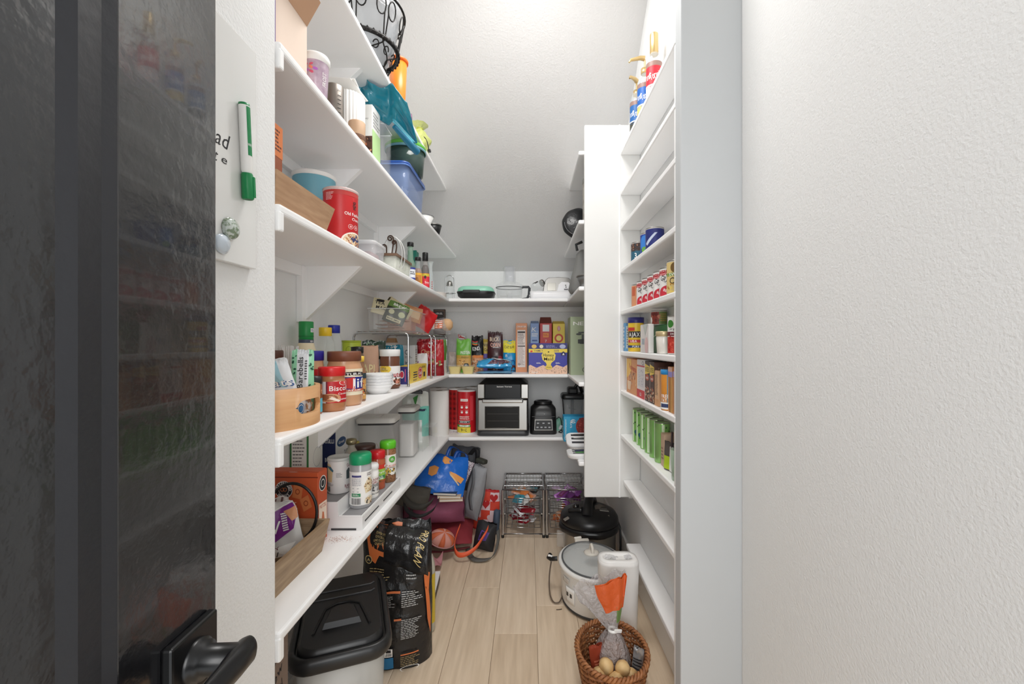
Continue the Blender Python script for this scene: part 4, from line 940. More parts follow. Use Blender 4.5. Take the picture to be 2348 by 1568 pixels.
t = T('food_box', 'clear plastic box with striped red and white packet under farther riser', 'tub', (-.57, 2.75, ZB)); open_bin(t, .085, .11, .085, ACRYL, r=.008)
g = G()
for i in range(8): g.box((-.03 + .0085 * i, -.035, .036), (.004, .002, .062), M((206, 60, 60)) if i % 3 == 0 else (INK if i % 3 == 1 else PAPER), rot=(0, -.45, 0))
g.box((0, -.032, .036), (.06, .002, .06), PAPER); g.build('packet', t)

# ================================================================ lowest long shelf
crate('wooden_crate', 'grey brown wooden tray crate on lowest long shelf holding chip bag', (-.690, 1.088, ZA), .195, .325, .088, CRW2, .016)
def d(P):
    P.poly([(.1, .62), (.98, .98), (1, .70), (.9, .45), (.55, .30), (.2, .55)], M((122, 44, 134), .25)); P.poly([(.05, .66), (.98, 1), (.98, .985), (.05, .63)], PAPER)
    P.txt('RV', .52, .58, .22, PAPER, w=.34, rot=-.15); P.lines(.72, .45, .82, .8, 8, PAPER, 3, .6, ragged=False); P.poly([(.78, .82), (1, .88), (1, .62), (.9, .6)], M((214, 150, 110)))
    P.poly([(0, .2), (.9, .2), (.7, 0), (0, 0)], PAPER); P.txt('SIMPLY', .42, .15, .05, M((110, 40, 50)), w=.4, rot=.2)
    for i in range(5): P.poly([(.05 + .12 * i, .02), (.10 + .12 * i, .12), (.115 + .12 * i, .12), (.07 + .12 * i, .02)], INK)
    P.spots(.05, .25, .5, .5, 10, .006, [M((130, 40, 50)), M((190, 110, 90))], 6)
sack('chip_bag', 'crumpled white and purple chip bag standing in lower wooden crate', 'bag', (-.676, 1.172, ZA + .028), (.145, .135, .036), M((214, 212, 210), .2), d, rot=(0, -.22, .3), seed=61, wr=.012, fq=11)
sack('chip_bag', 'white and maroon striped chip bag behind the purple one in lower crate', 'bag', (-.712, 1.207, ZA + .012), (.09, .155, .02), M((224, 218, 214), .25), lambda P: (P.rect(0, .58, 1, .72, M((112, 40, 70))), [P.poly([(.1 + .2 * i, .75), (.2 + .2 * i, .98), (.26 + .2 * i, .98), (.18 + .2 * i, .75)], M((110, 80, 80))) for i in range(4)], P.rect(0, .3, 1, .58, M((196, 130, 96)))), rot=.3, seed=63, wr=.006)
t = T('headband', 'thin black hoop headband standing in lower crate against orange box', 'headband', (-.665, 1.228, ZA + .02), (0, 0, .03))
g = G(); g.tube([(.068 * math.cos(a), 0, .10 + .082 * math.sin(a)) for a in [(-1.0 + i / 30 * 5.1) for i in range(31)]], .0042, BLACK, 8); g.build('hoop', t)
PZ = M((196, 84, 44), .5)
def d(P):
    P.rect(0, .93, 1, .945, M((130, 44, 20))); P.ell(.35, .76, .165, .123, PAPER, 36); P.ell(.35, .76, .157, .117, INK, 36); P.ring(.35, .76, .098, .073, .06, PAPER); P.ring(.32, .765, .035, .027, .25, M((220, 120, 70))); P.ring(.375, .765, .035, .027, .25, M((220, 120, 70)))
    for i, ch in enumerate('PRETZELIZED'):
        a = PI * .98 - i * PI * .96 / 10; P.txt(ch, .35 + .128 * math.cos(a), .76 + .0955 * math.sin(a), .036, PAPER, rot=a - PI / 2)
    for i, ch in enumerate('SNACKS'):
        a = -PI * .76 + i * PI * .52 / 5; P.txt(ch, .35 + .128 * math.cos(a), .76 + .0955 * math.sin(a), .036, PAPER, rot=a + PI / 2)
    for (u, v, a, s) in ((.62, .74, -.2, 1), (.78, .58, .5, 1), (.55, .42, .1, 1)):
        q = [(u + (.09 * x * math.cos(a) - .08 * y * math.sin(a)) * s, v + (.075 * x * math.sin(a) + .095 * y * math.cos(a)) * s) for x, y in ((-1, -1), (1, -1), (1, 1), (-1, 1))]
        P.poly(q, M((206, 120, 70), .5)); P.ring(u, v, .045, .04, .35, M((150, 66, 36)))
    P.txt('PRETZEL', .50, .53, .045, M((250, 210, 180)), w=.24); P.lines(.4, .56, .6, .6, 2, M((250, 210, 180)), 3); P.txt('ORIGINAL', .36, .40, .04, PAPER, w=.26); P.txt('PRETZEL', .42, .17, .07, PAPER, w=.5)
carton('carton', 'bright orange pretzel cracker box behind the lower crate', 'box', (-.702, 1.322, ZA), (.158, .056, .212), PZ,
       {'front': d, 'right': lambda P: (P.ell(.5, .82, .38, .11, PAPER), P.ell(.5, .82, .34, .10, INK), P.ring(.5, .82, .2, .06, .2, PAPER), P.rect(.08, .05, .92, .55, M((246, 226, 208))), P.txt('PRETZEL', .5, .5, .05, M((190, 80, 40)), w=.7), P.poly([(.2, .1), (.8, .1), (.6, .4), (.45, .42)], M((206, 110, 60)))),
        'top': lambda P: (P.ell(.5, .5, .2, .4, PAPER), P.txt('HUNGER', .5, .5, .4, INK, w=.3), P.ell(.2, .5, .05, .25, M((240, 190, 140))), P.ell(.85, .5, .04, .2, M((240, 220, 200))))}, rot=-.03)
# stepped organiser
OW = M((236, 236, 236), .4); OG = M((146, 146, 148), .7)
t = T('step_organizer', 'white stepped shelf organizer with grey mats holding spice jars', 'organizer', (-.53, 1.392, ZA))
L = .41
g = G()
prof = [(0, 0), (0, .042), (-.078, .042), (-.078, .086), (-.172, .086), (-.172, 0)]
g.raw([(x, 0, z) for x, z in prof] + [(x, L, z) for x, z in prof], [[0, 1, 2, 5], [5, 2, 3, 4]] + [[11, 8, 7, 6], [11, 10, 9, 8]] + [[k, 6 + k, 6 + (k + 1) % 6, (k + 1) % 6] for k in range(6)], OW); g.build('steps', t)
for i in range(2):
    g = G(); g.box((-.039 - .082 * i, L / 2, .0425 + .043 * i + .0008), (.062 + .018 * i, L - .018, .0016), OG); g.build('grip_mat', t)
    g = G(); g.tube([(-.004 - .078 * i, .002, .0435 + .043 * i), (-.004 - .078 * i, L - .002, .0435 + .043 * i)], .003, OW, 6); g.tube([(-.076 - .078 * i, .003, .0435 + .043 * i), (-.003 - .078 * i, .003, .0435 + .043 * i)], .003, OW, 6); g.build('lip', t)
for (a, b) in ((.02, .15), (.20, .30)):
    g = G(); g.box((.0004, (a + b) / 2, .022), (.0012, b - a, .004), M((40, 40, 42))); g.build('slot', t)
g = G(); g.box((-.06, -.0004, .003), (.08, .0012, .006), M((60, 60, 62))); g.build('slot', t)
Z1, Z2, Z3 = ZA + .0445, ZA + .0885, ZA + .1315
KG = M((22, 156, 104), .35)
def shaker(name, label, loc, r, h, capm, body, drw, caph=.032, dome=True, z0=.012, z1=None):
    top = [(r * .98, h - caph), (r * 1.02, h - caph + .001), (r * 1.02, h - .008), (r * .9, h - .001), (.001, h)]
    return vessel(name, label, 'jar', loc, [('jar_body', [(r * .93, 0), (r, .004), (r, h - caph - .006), (r * .92, h - caph - .002), (r * .92, h - caph + .003)], body), ('cap', top, capm)], n=36, lab=(r * 1.004, z0, z1 or h - caph - .022, 2.9, drw))
SEED = [M((236, 226, 200), .6), M((206, 170, 110), .6), M((40, 36, 34), .6), M((150, 110, 70), .6)]
def d(P):
    P.rect(0, 0, 1, 1, PAPER); P.rect(.2, .84, .52, .9, M((70, 70, 130))); P.lines(.2, .58, .52, .82, 8, M((130, 130, 150)), 3, .35, False); P.lines(.05, .2, .14, .95, 18, M((150, 150, 150)), 7, .3)
    P.rect(.2, .26, .50, .36, M((44, 140, 92))); P.lines(.24, .28, .46, .34, 2, PAPER); P.bars(.19, .03, .5, .22, INK)
    P.poly([(.60, .58), (.76, .82), (1, .62), (.96, .42), (.66, .34)], M((230, 214, 180))); P.spots(.6, .36, .98, .78, 110, .0032, SEED, 4, lambda u, v: abs(u - .8) * 1.6 + abs(v - .58) < .3)
    P.ell(.8, .12, .18, .13, M((226, 216, 196))); P.spots(.62, 0, .98, .24, 60, .003, SEED, 9, lambda u, v: ((u - .8) / .17) ** 2 + ((v - .12) / .12) ** 2 < 1); P.lines(.7, .86, .95, .96, 2, M((130, 120, 120)), 5)
    for (u, v) in ((.27, .52), (.42, .52), (.27, .42), (.42, .42)): P.txt('x', u, v, .03, M((100, 100, 110)), w=.07)
shaker('seasoning_jar', 'tall seasoning shaker with green cap and seed pictures on lowest step', (-.572, 1.485, Z1), .035, .181, KG, M((170, 170, 172), .2), d, .036)
shaker('baking_tin', 'small white baking powder tin with red lettering on lowest step', (-.570, 1.572, Z1), .028, .120, M((240, 240, 240), .4), PAPER, lambda P: (P.rect(0, 0, 1, 1, M((236, 234, 230))), P.txt('CLABBER', .72, .84, .12, M((140, 30, 40)), w=.6), P.txt('GIRL', .72, .70, .12, M((140, 30, 40)), w=.36), P.rect(.5, .25, 1, .6, M((206, 206, 206))), P.spots(.5, .28, 1, .58, 24, .006, [M((80, 80, 80)), M((150, 150, 150))], 3), P.rect(.5, .60, 1, .61, INK), P.txt('BAKING POWDER', .72, .15, .08, INK, w=.6)), .02, z0=.006)
def d(P):
    P.rect(0, .80, 1, 1, M((210, 56, 40))); P.rect(0, .30, 1, .80, M((150, 200, 84))); P.rect(.1, .34, .9, .5, M((40, 130, 84))); P.txt('SALAD', .5, .44, .08, PAPER, w=.5); P.txt('SUPREME', .5, .36, .06, PAPER, w=.6); P.txt('Perfect', .75, .66, .10, PAPER, w=.4, rot=.1); P.lines(.2, .2, .8, .28, 2, M((60, 90, 40))); P.ell(.9, .9, .06, .06, PAPER)
shaker('spice_jar', 'red capped seasoning jar with lime label on lowest step', (-.578, 1.668, Z1), .0285, .145, M((206, 26, 36), .3), M((186, 92, 62), .2), d, .03)
shaker('spice_jar', 'lime capped spice jar with green leaf badge, last on lowest step', (-.566, 1.755, Z1), .031, .163, M((96, 196, 40), .3), M((170, 120, 84), .25, vary=((110, 80, 56), 160)), lambda P: (P.rect(0, .18, 1, .98, M((240, 238, 232))), P.ell(.70, .80, .16, .13, M((88, 170, 66))), P.lines(.62, .75, .78, .85, 3, PAPER), P.txt('ITALIAN', .65, .55, .09, M((200, 80, 50)), w=.5), P.lines(.45, .45, .85, .5, 1, INK), P.spots(.4, .2, .9, .42, 18, .006, [M((120, 70, 50)), M((200, 170, 60)), M((80, 90, 40))], 3), P.rect(0, .4, .35, .6, M((206, 196, 180)))), .03)
def d(P):
    P.poly([(0, .35), (.26, .35), (.30, .75), (.2, .92), (0, .95)], M((222, 196, 150))); P.poly([(0, .88), (.22, .86), (.32, .74), (.30, .68), (.2, .78), (0, .82)], M((60, 110, 130))); P.bars(.03, .03, .2, .2, INK); P.lines(.02, .22, .32, .32, 3, M((140, 140, 140)), 3); P.lines(.4, .5, .58, .66, 4, M((150, 150, 150)), 4)
    P.txt('CLABBER', .86, .90, .10, M((120, 30, 40)), w=.3, rot=.2); P.poly([(.70, .42), (.84, .42), (.84, .72), (.78, .78), (.70, .7)], M((70, 84, 88))); P.txt('BAKING', .82, .20, .09, M((120, 30, 40)), w=.34); P.txt('POWDER', .84, .12, .06, M((120, 30, 40)), w=.3)
vessel('baking_tin', 'wide white baking powder tin with clear lid on middle step', 'tin', (-.652, 1.505, Z2), [('can_body', [(.036, 0), (.0375, .002), (.0375, .112)], M((232, 230, 228), .35)), ('lid', [(.0375, .108), (.0392, .110), (.0392, .117), (.037, .119), (.034, .117), (.001, .116)], M((206, 206, 204), .3))], n=40, lab=(.0377, .004, .106, 2.9, d))
vessel('glass_bottle', 'clear glass bottle with round brass stopper on middle step', 'bottle', (-.655, 1.612, Z2), [('glass', [(.03, 0), (.036, .004), (.038, .05), (.034, .085), (.016, .118), (.0125, .125), (.0125, .138)], M((196, 190, 176), .08, alpha=.5)), ('stopper', [(.0125, .134), (.018, .138), (.0195, .146), (.017, .155), (.001, .158)], M((150, 140, 110), .3, .8))], n=36)
vessel('cocoa_tin', 'dark cocoa tin with brown oval lid on middle step', 'tin', (-.652, 1.735, Z2), [('can_body', [(.036, 0), (.038, .002), (.038, .082)], M((44, 36, 38), .4)), ('lid', [(.0385, .078), (.042, .08), (.042, .102), (.039, .106), (.001, .106)], M((70, 44, 38), .4))], n=36, lab=(.0382, .01, .076, 2.8, lambda P: (P.ring(.6, .72, .34, .24, .06, PAPER), P.txt('COCOA', .6, .74, .2, PAPER, w=.5), P.lines(.35, .1, .85, .4, 4, M((190, 180, 170))))))
carton('carton', 'small yellow and brown carton behind dark cocoa tin', 'box', (-.752, 1.845, ZA), (.06, .035, .18), M((206, 186, 90), .5), {'front': lambda P: (P.rect(0, .8, 1, 1, M((120, 84, 54))), P.lines(.1, .3, .9, .7, 5, M((90, 60, 30))))})
def nut(P):
    P.rect(.10, .05, .90, .93, M((226, 226, 222))); P.lines(.16, .50, .84, .90, 12, M((110, 110, 110)), 3, .35); P.rect(.16, .44, .84, .47, INK); P.lines(.16, .08, .84, .42, 14, M((110, 110, 110)), 5, .35)
carton('carton', 'tall green edged carton showing a nutrition panel, against the wall', 'box', (-.757, 1.487, ZA), (.062, .096, .335), M((52, 120, 62), .5), {'front': nut, 'right': lambda P: (P.rect(0, 0, 1, 1, M((226, 226, 220))), P.ring(.62, .62, .3, .10, .03, M((70, 90, 120))), P.ell(.85, .80, .12, .03, M((40, 80, 140))), P.spots(.3, .02, .95, .18, 12, .008, [M((190, 160, 120)), M((222, 210, 190))], 3))})
carton('carton', 'navy and white noodle carton with blue oval badge, against the wall', 'box', (-.748, 1.672, ZA), (.066, .115, .30), M((34, 44, 88), .5), {'front': lambda P: (P.txt('FUSILLI', .62, .78, .05, PAPER, w=.6), P.txt('BOX', .62, .55, .05, PAPER, w=.4), P.poly([(0, 0), (1, 0), (1, .26), (0, .18)], M((60, 130, 70)))), 'right': lambda P: (P.rect(0, 0, 1, 1, M((226, 228, 228))), P.ell(.45, .74, .34, .06, M((34, 74, 122))), P.txt('Great', .45, .74, .035, PAPER, w=.45), P.txt('FUSI', .8, .6, .03, INK, w=.3), P.spots(0, .02, .7, .4, 30, .01, [M((196, 90, 60)), M((150, 70, 50)), M((222, 180, 140))], 3))}, rot=.0)
# clear lidded containers
LID = M((214, 212, 208), .4); CB = M((222, 222, 220), .1, alpha=.15)
def keeper(label, loc, w, d_, h, fill, fm, rot=0):
    t = T('food_keeper', label, 'container', loc, rot); g = G()
    g.loft([rr(w * .93, d_ * .93, .016, 0), rr(w * .95, d_ * .95, .018, .004), rr(w, d_, .02, h - .03), rr(w - .006, d_ - .006, .018, h - .03), rr(w * .94 - .006, d_ * .94 - .006, .016, .006)], CB); g.build('container_body', t)
    g = G(); g.loft([rr(w - .004, d_ - .004, .018, h - .032), rr(w - .002, d_ - .002, .018, h - .022)], M((60, 60, 62), .5)); g.build('seal', t)
    g = G(); g.loft([rr(w + .008, d_ + .008, .024, h - .022), rr(w + .010, d_ + .010, .025, h - .010), rr(w + .004, d_ + .004, .024, h - .002), rr(w - .01, d_ - .01, .02, h)], LID); g.box((0, 0, h + .0015), (.03, d_ * .5, .004), M((200, 198, 194), .4), bev=.0015); g.build('lid', t)
    if fill:
        g = G(); g.loft([rr(w * .93 - .008, d_ * .93 - .008, .014, .008), rr(w * .97 - .010, d_ * .97 - .010, .016, fill - .006), rr(w * .7, d_ * .7, .016, fill)], fm); g.build('contents', t)
    return t
t = keeper('wide clear food container with grey lid, half empty, after the spice steps', (-.698, 2.035, ZA), .165, .14, .258, 0, None, .08)
g = G(); R = random.Random(9)
for i in range(26):
    x, y = R.uniform(-.05, .06), R.uniform(-.05, .05)
    g.tube([(x, y, .012), (x + R.uniform(-.02, .02), y + R.uniform(-.02, .02), .07), (x + R.uniform(-.03, .03), y, R.uniform(.09, .14))], .0016, M((196, 170, 150), .6), 4)
g.build('noodles', t, kind='stuff')
keeper('tall clear food container of white flour with grey lid', (-.642, 2.34, ZA), .088, .145, .262, .175, M((240, 238, 236), .7), .04)
sack('snack_bag', 'white and mint chip bag closed with black clip behind flour container', 'bag', (-.655, 2.53, ZA), (.15, .31, .08), M((216, 220, 214), .25), lambda P: (P.rect(0, .50, 1, .74, M((120, 206, 190))), P.rect(.75, .2, 1, .75, M((120, 206, 190))), P.rect(0, .66, .9, .70, M((30, 50, 80))), P.poly([(.4, .92), (.5, .76), (.6, .94)], M((60, 140, 60)))), rot=.2, seed=71, wr=.010)
t = T('bag_clip', 'black plastic clip on top of white and mint chip bag', 'clip', (-.655, 2.505, ZA + .312), (0, .1, .2))
g = G(); g.box((0, 0, .006), (.09, .022, .016), BLACK, bev=.003); g.build('clip_jaw', t)
g = G(); g.box((.03, -.012, .016), (.02, .012, .014), BLACK, bev=.003); g.build('clip_lever', t)
t = T('acrylic_stand', 'small clear acrylic stand at shelf edge before the plain paper roll', 'stand', (-.556, 2.46, ZA))
g = G(); g.box((0, 0, .138), (.06, .12, .004), ACRYL); g.build('stand_top', t)
for s in (-1, 1):
    g = G(); g.box((s * .028, 0, .068), (.004, .12, .136), ACRYL); g.build('side_panel', t)
# spilled spice
g = G(); R = random.Random(12)
for i in range(150):
    x = R.gauss(0, .022); y = R.gauss(0, .012); s = R.uniform(.0006, .0018)
    g.raw([(x - s, y - s * .6, .0004), (x + s, y - s * .4, .0004), (x + s * .6, y + s, .0005)], [[0, 1, 2]], M((156, 92, 62), .8) if i % 3 else M((196, 140, 110), .8))
o = g.build('spilled_spice', None, loc=(-.575, 1.325, ZA + .0002), kind='stuff'); tag(o, 'reddish spice dust spilled on lowest long shelf before the step organizer', 'spice')
# ================================================================ back wall, highest of the three shelves
t = T('oil_bottle', 'chrome loop-handled oil bottle stand before the back wall', 'bottle', (-.525, 2.90, ZC))
g = G(); g.lathe([(.018, .004), (.021, .008), (.021, .085), (.016, .098), (.011, .104), (.011, .11)], GLASS, 28); g.build('glass', t)
g = G(); g.lathe([(.0205, .094), (.0215, .097), (.019, .115), (.011, .128), (.001, .131)], STEEL, 28); g.build('dome_cap', t)
g = G(); g.tube([(-.028, 0, .0)] + [(-.028, 0, .02 + .115 * i / 6) for i in range(7)] + [(-.028 * math.cos(a), 0, .135 + .03 * math.sin(a)) for a in [PI * i / 14 for i in range(1, 14)]] + [(.028, 0, .135 - .135 * i / 7) for i in range(8)], .003, CHROME, 8); g.build('loop_handle', t)
g = G(); g.tube(circ(.0275, .045, 24), .0025, CHROME, 6, True); g.tube(circ(.0275, .004, 24), .0035, CHROME, 6, True); g.tube([(.028, 0, .045), (.04, 0, .045)], .0025, CHROME, 6); g.build('ring_stand', t)
MNT = M((150, 214, 188), .3)
t = T('sandwich_maker', 'mint green and black sandwich maker on back shelf', 'appliance', (-.35, 2.93, ZC))
g = G(); g.loft([rr(.19, .17, .05, .008), rr(.235, .2, .06, .024), rr(.245, .21, .065, .045), rr(.245, .21, .065, .047)], BLACK); g.build('lower_shell', t)
g = G(); g.loft([rr(.243, .208, .064, .050), rr(.243, .208, .064, .058), rr(.23, .195, .06, .078), rr(.20, .17, .05, .088), rr(.14, .12, .04, .091)], MNT); g.build('lid', t)
g = G(); g.loft([rr(.25, .214, .066, .046), rr(.25, .214, .066, .054)], M((40, 42, 42), .4)); g.build('seam_band', t)
g = G(); g.box((-.02, -.112, .05), (.11, .018, .02), M((50, 54, 54), .3), bev=.005); g.build('handle', t)
for sx in (-1, 1):
    g = G(); g.box((sx * .07, -.04, .004), (.02, .02, .01), BLACK, bev=.002); g.build('foot', t)
t = T('food_processor', 'clear food processor bowl with black handle and tall feed chute', 'appliance', (-.128, 2.93, ZC))
FPM = M((226, 230, 232), .06, alpha=.15)
g = G(); g.lathe([(.078, 0), (.082, .004), (.086, .05), (.088, .085), (.086, .085), (.08, .008), (.02, .01), (.018, .05), (.001, .05)], FPM, 44); g.build('bowl_body', t)
g = G(); g.lathe([(.089, .083), (.092, .085), (.092, .094), (.086, .108), (.06, .122), (.045, .126), (.001, .126)], FPM, 44, caps=False); g.build('lid', t)
g = G(); g.tube(circ(.0905, .086, 44), .0028, M((70, 72, 74), .3), 6, True); g.build('lid_seal', t)
g = G(); g.loft([rr(.084, .062, .02, .115, c=(.0, 0)), rr(.080, .06, .02, .222), rr(.074, .054, .018, .222), rr(.074, .054, .018, .12)], FPM, False, False); g.build('feed_chute', t)
g = G(); g.loft([rr(.06, .04, .012, .13), rr(.062, .042, .012, .225), rr(.07, .05, .014, .228)], M((190, 192, 202), .1, alpha=.3)); g.build('pusher', t)
g = G(); g.tube([(.086, -.03, .088), (.128, -.03, .088), (.134, -.03, .08), (.130, -.03, .035), (.118, -.03, .012), (.083, -.03, .006)], .0085, M((46, 48, 52), .35), 10); g.build('handle', t)
g = G()
for a in (0, PI):
    g.box((.035 * math.cos(a), .0, .03), (.055, .012, .002), STEEL, rot=(.25, 0, 0))
g.build('blade', t)
t = T('tray', 'shallow white plastic tray under the silver toaster', 'tray', (.143, 2.93, ZC))
g = G(); g.loft([rr(.25, .22, .02, 0), rr(.262, .23, .024, .004), rr(.27, .24, .026, .05), rr(.262, .232, .024, .05), rr(.25, .22, .02, .046)], M((238, 238, 240), .35)); g.build('tray_body', t)
g = G(); g.box((-.136, -.02, .03), (.006, .05, .012), M((190, 190, 192), .4), bev=.002); g.build('handle', t)
t = T('toaster', 'rounded silver toaster with white control face on white tray', 'toaster', (.196, 2.95, ZC + .0505))
g = G()
def arch(y, s=1.0): return [(.098 * s, y, 0), (.092 * s, y, .045 * s), (.082 * s, y, .078 * s), (.066 * s, y, .092 * s), (.0, y, .098 * s), (-.066 * s, y, .092 * s), (-.082 * s, y, .078 * s), (-.092 * s, y, .045 * s), (-.098 * s, y, 0)]
g.loft([arch(-.078), arch(-.072, 1.03), arch(.072, 1.03), arch(.078)], M((138, 136, 132), .3, .9), smooth=False); g.build('shell', t)
g = G(); g.loft([[(.085, -.0795, .006), (.079, -.0795, .05), (.068, -.0795, .066), (.02, -.0795, .068), (.0, -.0795, .05), (-.01, -.0795, .006)], [(.083, -.083, .008), (.077, -.083, .049), (.067, -.083, .064), (.021, -.083, .066), (.002, -.083, .049), (-.007, -.083, .008)]], M((238, 238, 240), .4), smooth=False); g.build('control_face', t)
g = G(); g.box((-.045, -.079, .035), (.055, .003, .05), M((120, 118, 112), .2, .9), bev=.001); g.build('side_window', t)
g = G(); g.box((.048, -.085, .045), (.006, .004, .006), BLACK, bev=.001); g.build('button', t)
g = G(); g.box((.050, -.085, .033), (.006, .004, .006), BLACK, bev=.001); g.build('button', t)
g = G(); g.box((.050, -.085, .018), (.026, .003, .008), M((120, 120, 124), .4), bev=.001); g.build('badge', t)
for y in (-.025, .025):
    g = G(); g.box((0, y, .099), (.12, .02, .006), BLACK, bev=.001); g.build('slot', t)
t = T('glass_jar', 'small glass jar tipped over with black printed label beside food processor', 'jar', (.044, 2.86, ZC + .0845), (0, math.radians(62), .5))
g = G(); g.lathe([(.024, -.02), (.027, -.016), (.027, .04), (.022, .05), (.022, .06)], GLASS, 28); g.build('jar_body', t)
g = G(); g.lathe([(.0235, .052), (.024, .054), (.024, .066), (.001, .067)], STEEL, 28); g.build('lid', t)
prints(t, [(cylmap(.0273, -.01, .035, PI, 2.4), .065, .045, True, lambda P: (P.rect(.2, .2, .8, .8, INK), P.txt('BIO', .5, .5, .3, PAPER, w=.35)))])
# ================================================================ middle back shelf
FILM2 = M((212, 210, 210), .08, alpha=.34, bump=(60, 1.0, .014), spec=1.0)
r = sack('bread_bag', 'tall clear crinkled bread bag with red tag beside farther riser', 'bag', (-.50, 3.045, ZB), (.14, .27, .07), FILM2, lambda P: (P.poly([(.55, .98), (.95, .86), (.98, .78), (.6, .88)], M((206, 44, 50))), P.lines(.6, .82, .92, .95, 2, PAPER, 3), P.rect(.1, .05, .6, .5, M((196, 180, 172), .4))), rot=.1, seed=81, wr=.014)
GP = M((108, 176, 66), .35)
sack('snack_bag', 'green protein granola pouch on middle back shelf', 'bag', (-.438, 2.945, ZB), (.098, .225, .045), GP, lambda P: (P.rect(0, .12, 1, .50, M((216, 168, 96))), P.rect(0, .42, 1, .52, M((196, 160, 70))), P.txt('PROTEIN', .62, .60, .09, PAPER, w=.62), P.txt('GRANOLA', .6, .46, .05, M((90, 70, 20)), w=.5), P.poly([(.5, .22), (.58, .28), (.82, .28), (.9, .22), (.82, .16), (.58, .16)], M((40, 50, 50))), P.lines(.6, .19, .8, .25, 2, PAPER), P.spots(.05, .13, .6, .4, 20, .005, [M((236, 206, 150)), M((170, 120, 60))], 2)), seed=82, wr=.005)
sack('snack_bag', 'black and tan nut clusters pouch folded at its top', 'bag', (-.350, 2.985, ZB), (.082, .245, .05), M((26, 26, 28), .25), lambda P: (P.rect(0, 0, 1, .46, M((206, 150, 110))), P.txt('KIND', .42, .66, .11, PAPER, w=.62, rot=.08), P.rect(.08, .76, .55, .80, M((230, 120, 60)),), P.rect(.08, .80, .55, .84, M((70, 150, 120))), P.rect(.08, .84, .55, .88, M((200, 60, 60))), P.rect(.2, .40, 1, .47, M((222, 130, 60))), P.spots(.05, .03, .95, .36, 40, .005, [M((230, 200, 160)), M((150, 90, 60)), M((240, 230, 210))], 3)), rot=-.06, seed=83, wr=.008)
sack('snack_bag', 'yellow and violet snack bag between black pouch and brown bag', 'bag', (-.308, 3.07, ZB), (.068, .225, .045), M((222, 190, 62), .35), lambda P: (P.rect(0, 0, 1, .55, M((112, 96, 180))), P.txt('Oats', .5, .84, .10, M((60, 44, 30)), w=.7), P.txt('& Co', .5, .68, .09, M((60, 44, 30)), w=.6), P.rect(.4, .15, .8, .42, M((70, 60, 90)))), seed=84, wr=.004)
sack('snack_bag', 'tall dark brown chocolate cookie bag standing in the row', 'bag', (-.228, 2.985, ZB), (.105, .275, .05), M((66, 34, 38), .25), lambda P: (P.txt('BUCK', .45, .82, .10, M((236, 214, 190)), w=.62), P.txt('CORN', .52, .68, .10, M((236, 180, 160)), w=.66), P.lines(.35, .6, .75, .63, 1, PAPER), P.ell(.5, .25, .3, .16, M((60, 50, 54))), P.ell(.82, .36, .12, .05, M((150, 40, 50)))), seed=85, wr=.004)
sack('snack_bag', 'bright yellow and blue oat snack bag beside cinnamon cereal box', 'bag', (-.132, 3.0, ZB), (.085, .215, .05), M((36, 150, 206), .3), lambda P: (P.poly([(0, .62), (.5, .72), (1, .60), (1, 1), (0, 1)], M((236, 222, 60))), P.txt('OAT BAR', .5, .80, .09, INK, w=.8, rot=.05), P.txt('B', .25, .52, .08, PAPER, w=.16), P.ring(.75, .3, .2, .09, .3, M((20, 80, 150))), P.spots(.6, .03, 1, .2, 12, .008, [M((80, 40, 30))], 3)), rot=.1, seed=86, wr=.006)
r = sack('snack_bag', 'shiny blue chip bag lying flat along front of middle back shelf', 'bag', (-.220, 2.80, ZB + .046), (.225, .12, .05), M((58, 160, 214), .2), lambda P: (P.poly([(.3, .1), (.9, .15), (.95, .5), (.5, .5)], M((96, 66, 80))), P.spots(.4, .12, .9, .45, 24, .006, [M((190, 150, 160)), M((60, 36, 40))], 3), P.poly([(.0, .92), (.4, .55), (1, .6), (1, .56), (.4, .51), (0, .85)], PAPER)), rot=(math.radians(-72), 0, .06), seed=87, wr=.012, stand=False)
sack('snack_bag', 'pale blue folded bag under the shiny blue chip bag', 'bag', (-.225, 2.79, ZB + .008), (.23, .12, .012), M((140, 190, 220), .3), None, rot=(math.radians(-88), 0, -.05), seed=88, wr=.004, stand=False)
for i, (x, lb) in enumerate(((-.478, 'clear cup of pale yellow custard nearer the riser'), (-.392, 'clear cup of pale yellow custard under the black pouch'))):
    t = T('custard_cup', lb, 'cup', (x, 2.84, ZB), 0, 'custard cups on the back shelf')
    g = G(); g.loft([rr(.06, .06, .015, 0), rr(.066, .066, .016, .01), rr(.08, .08, .018, .045), rr(.08, .08, .018, .046)], M((226, 206, 130), .3)); g.build('custard', t)
    g = G(); g.loft([rr(.062, .062, .015, 0), rr(.084, .084, .02, .05), rr(.09, .09, .02, .052), rr(.09, .09, .02, .055)], ACRYL); g.build('cup_body', t)
OR2 = M((224, 150, 104), .45)
carton('cereal_box', 'narrow side of orange cinnamon cereal box with nutrition panel', 'box', (-.049, 3.08, ZB), (.078, .19, .335), OR2, {'front': lambda P: (P.txt('CINNAMON', .5, .93, .035, PAPER, w=.8), P.rect(.15, .1, .85, .86, M((236, 224, 216))), P.rect(.18, .80, .82, .83, INK), P.lines(.2, .56, .8, .79, 10, M((80, 60, 60)), 3, .4), P.rect(.18, .52, .82, .54, INK), P.lines(.2, .14, .8, .51, 14, M((130, 100, 90)), 4, .3), P.ring(.3, .16, .1, .02, .3, INK)), 'right': lambda P: (P.rect(0, 0, 1, 1, M((70, 50, 44))), P.spots(0, 0, 1, 1, 40, .012, [M((110, 90, 60)), M((90, 60, 50))], 2))})
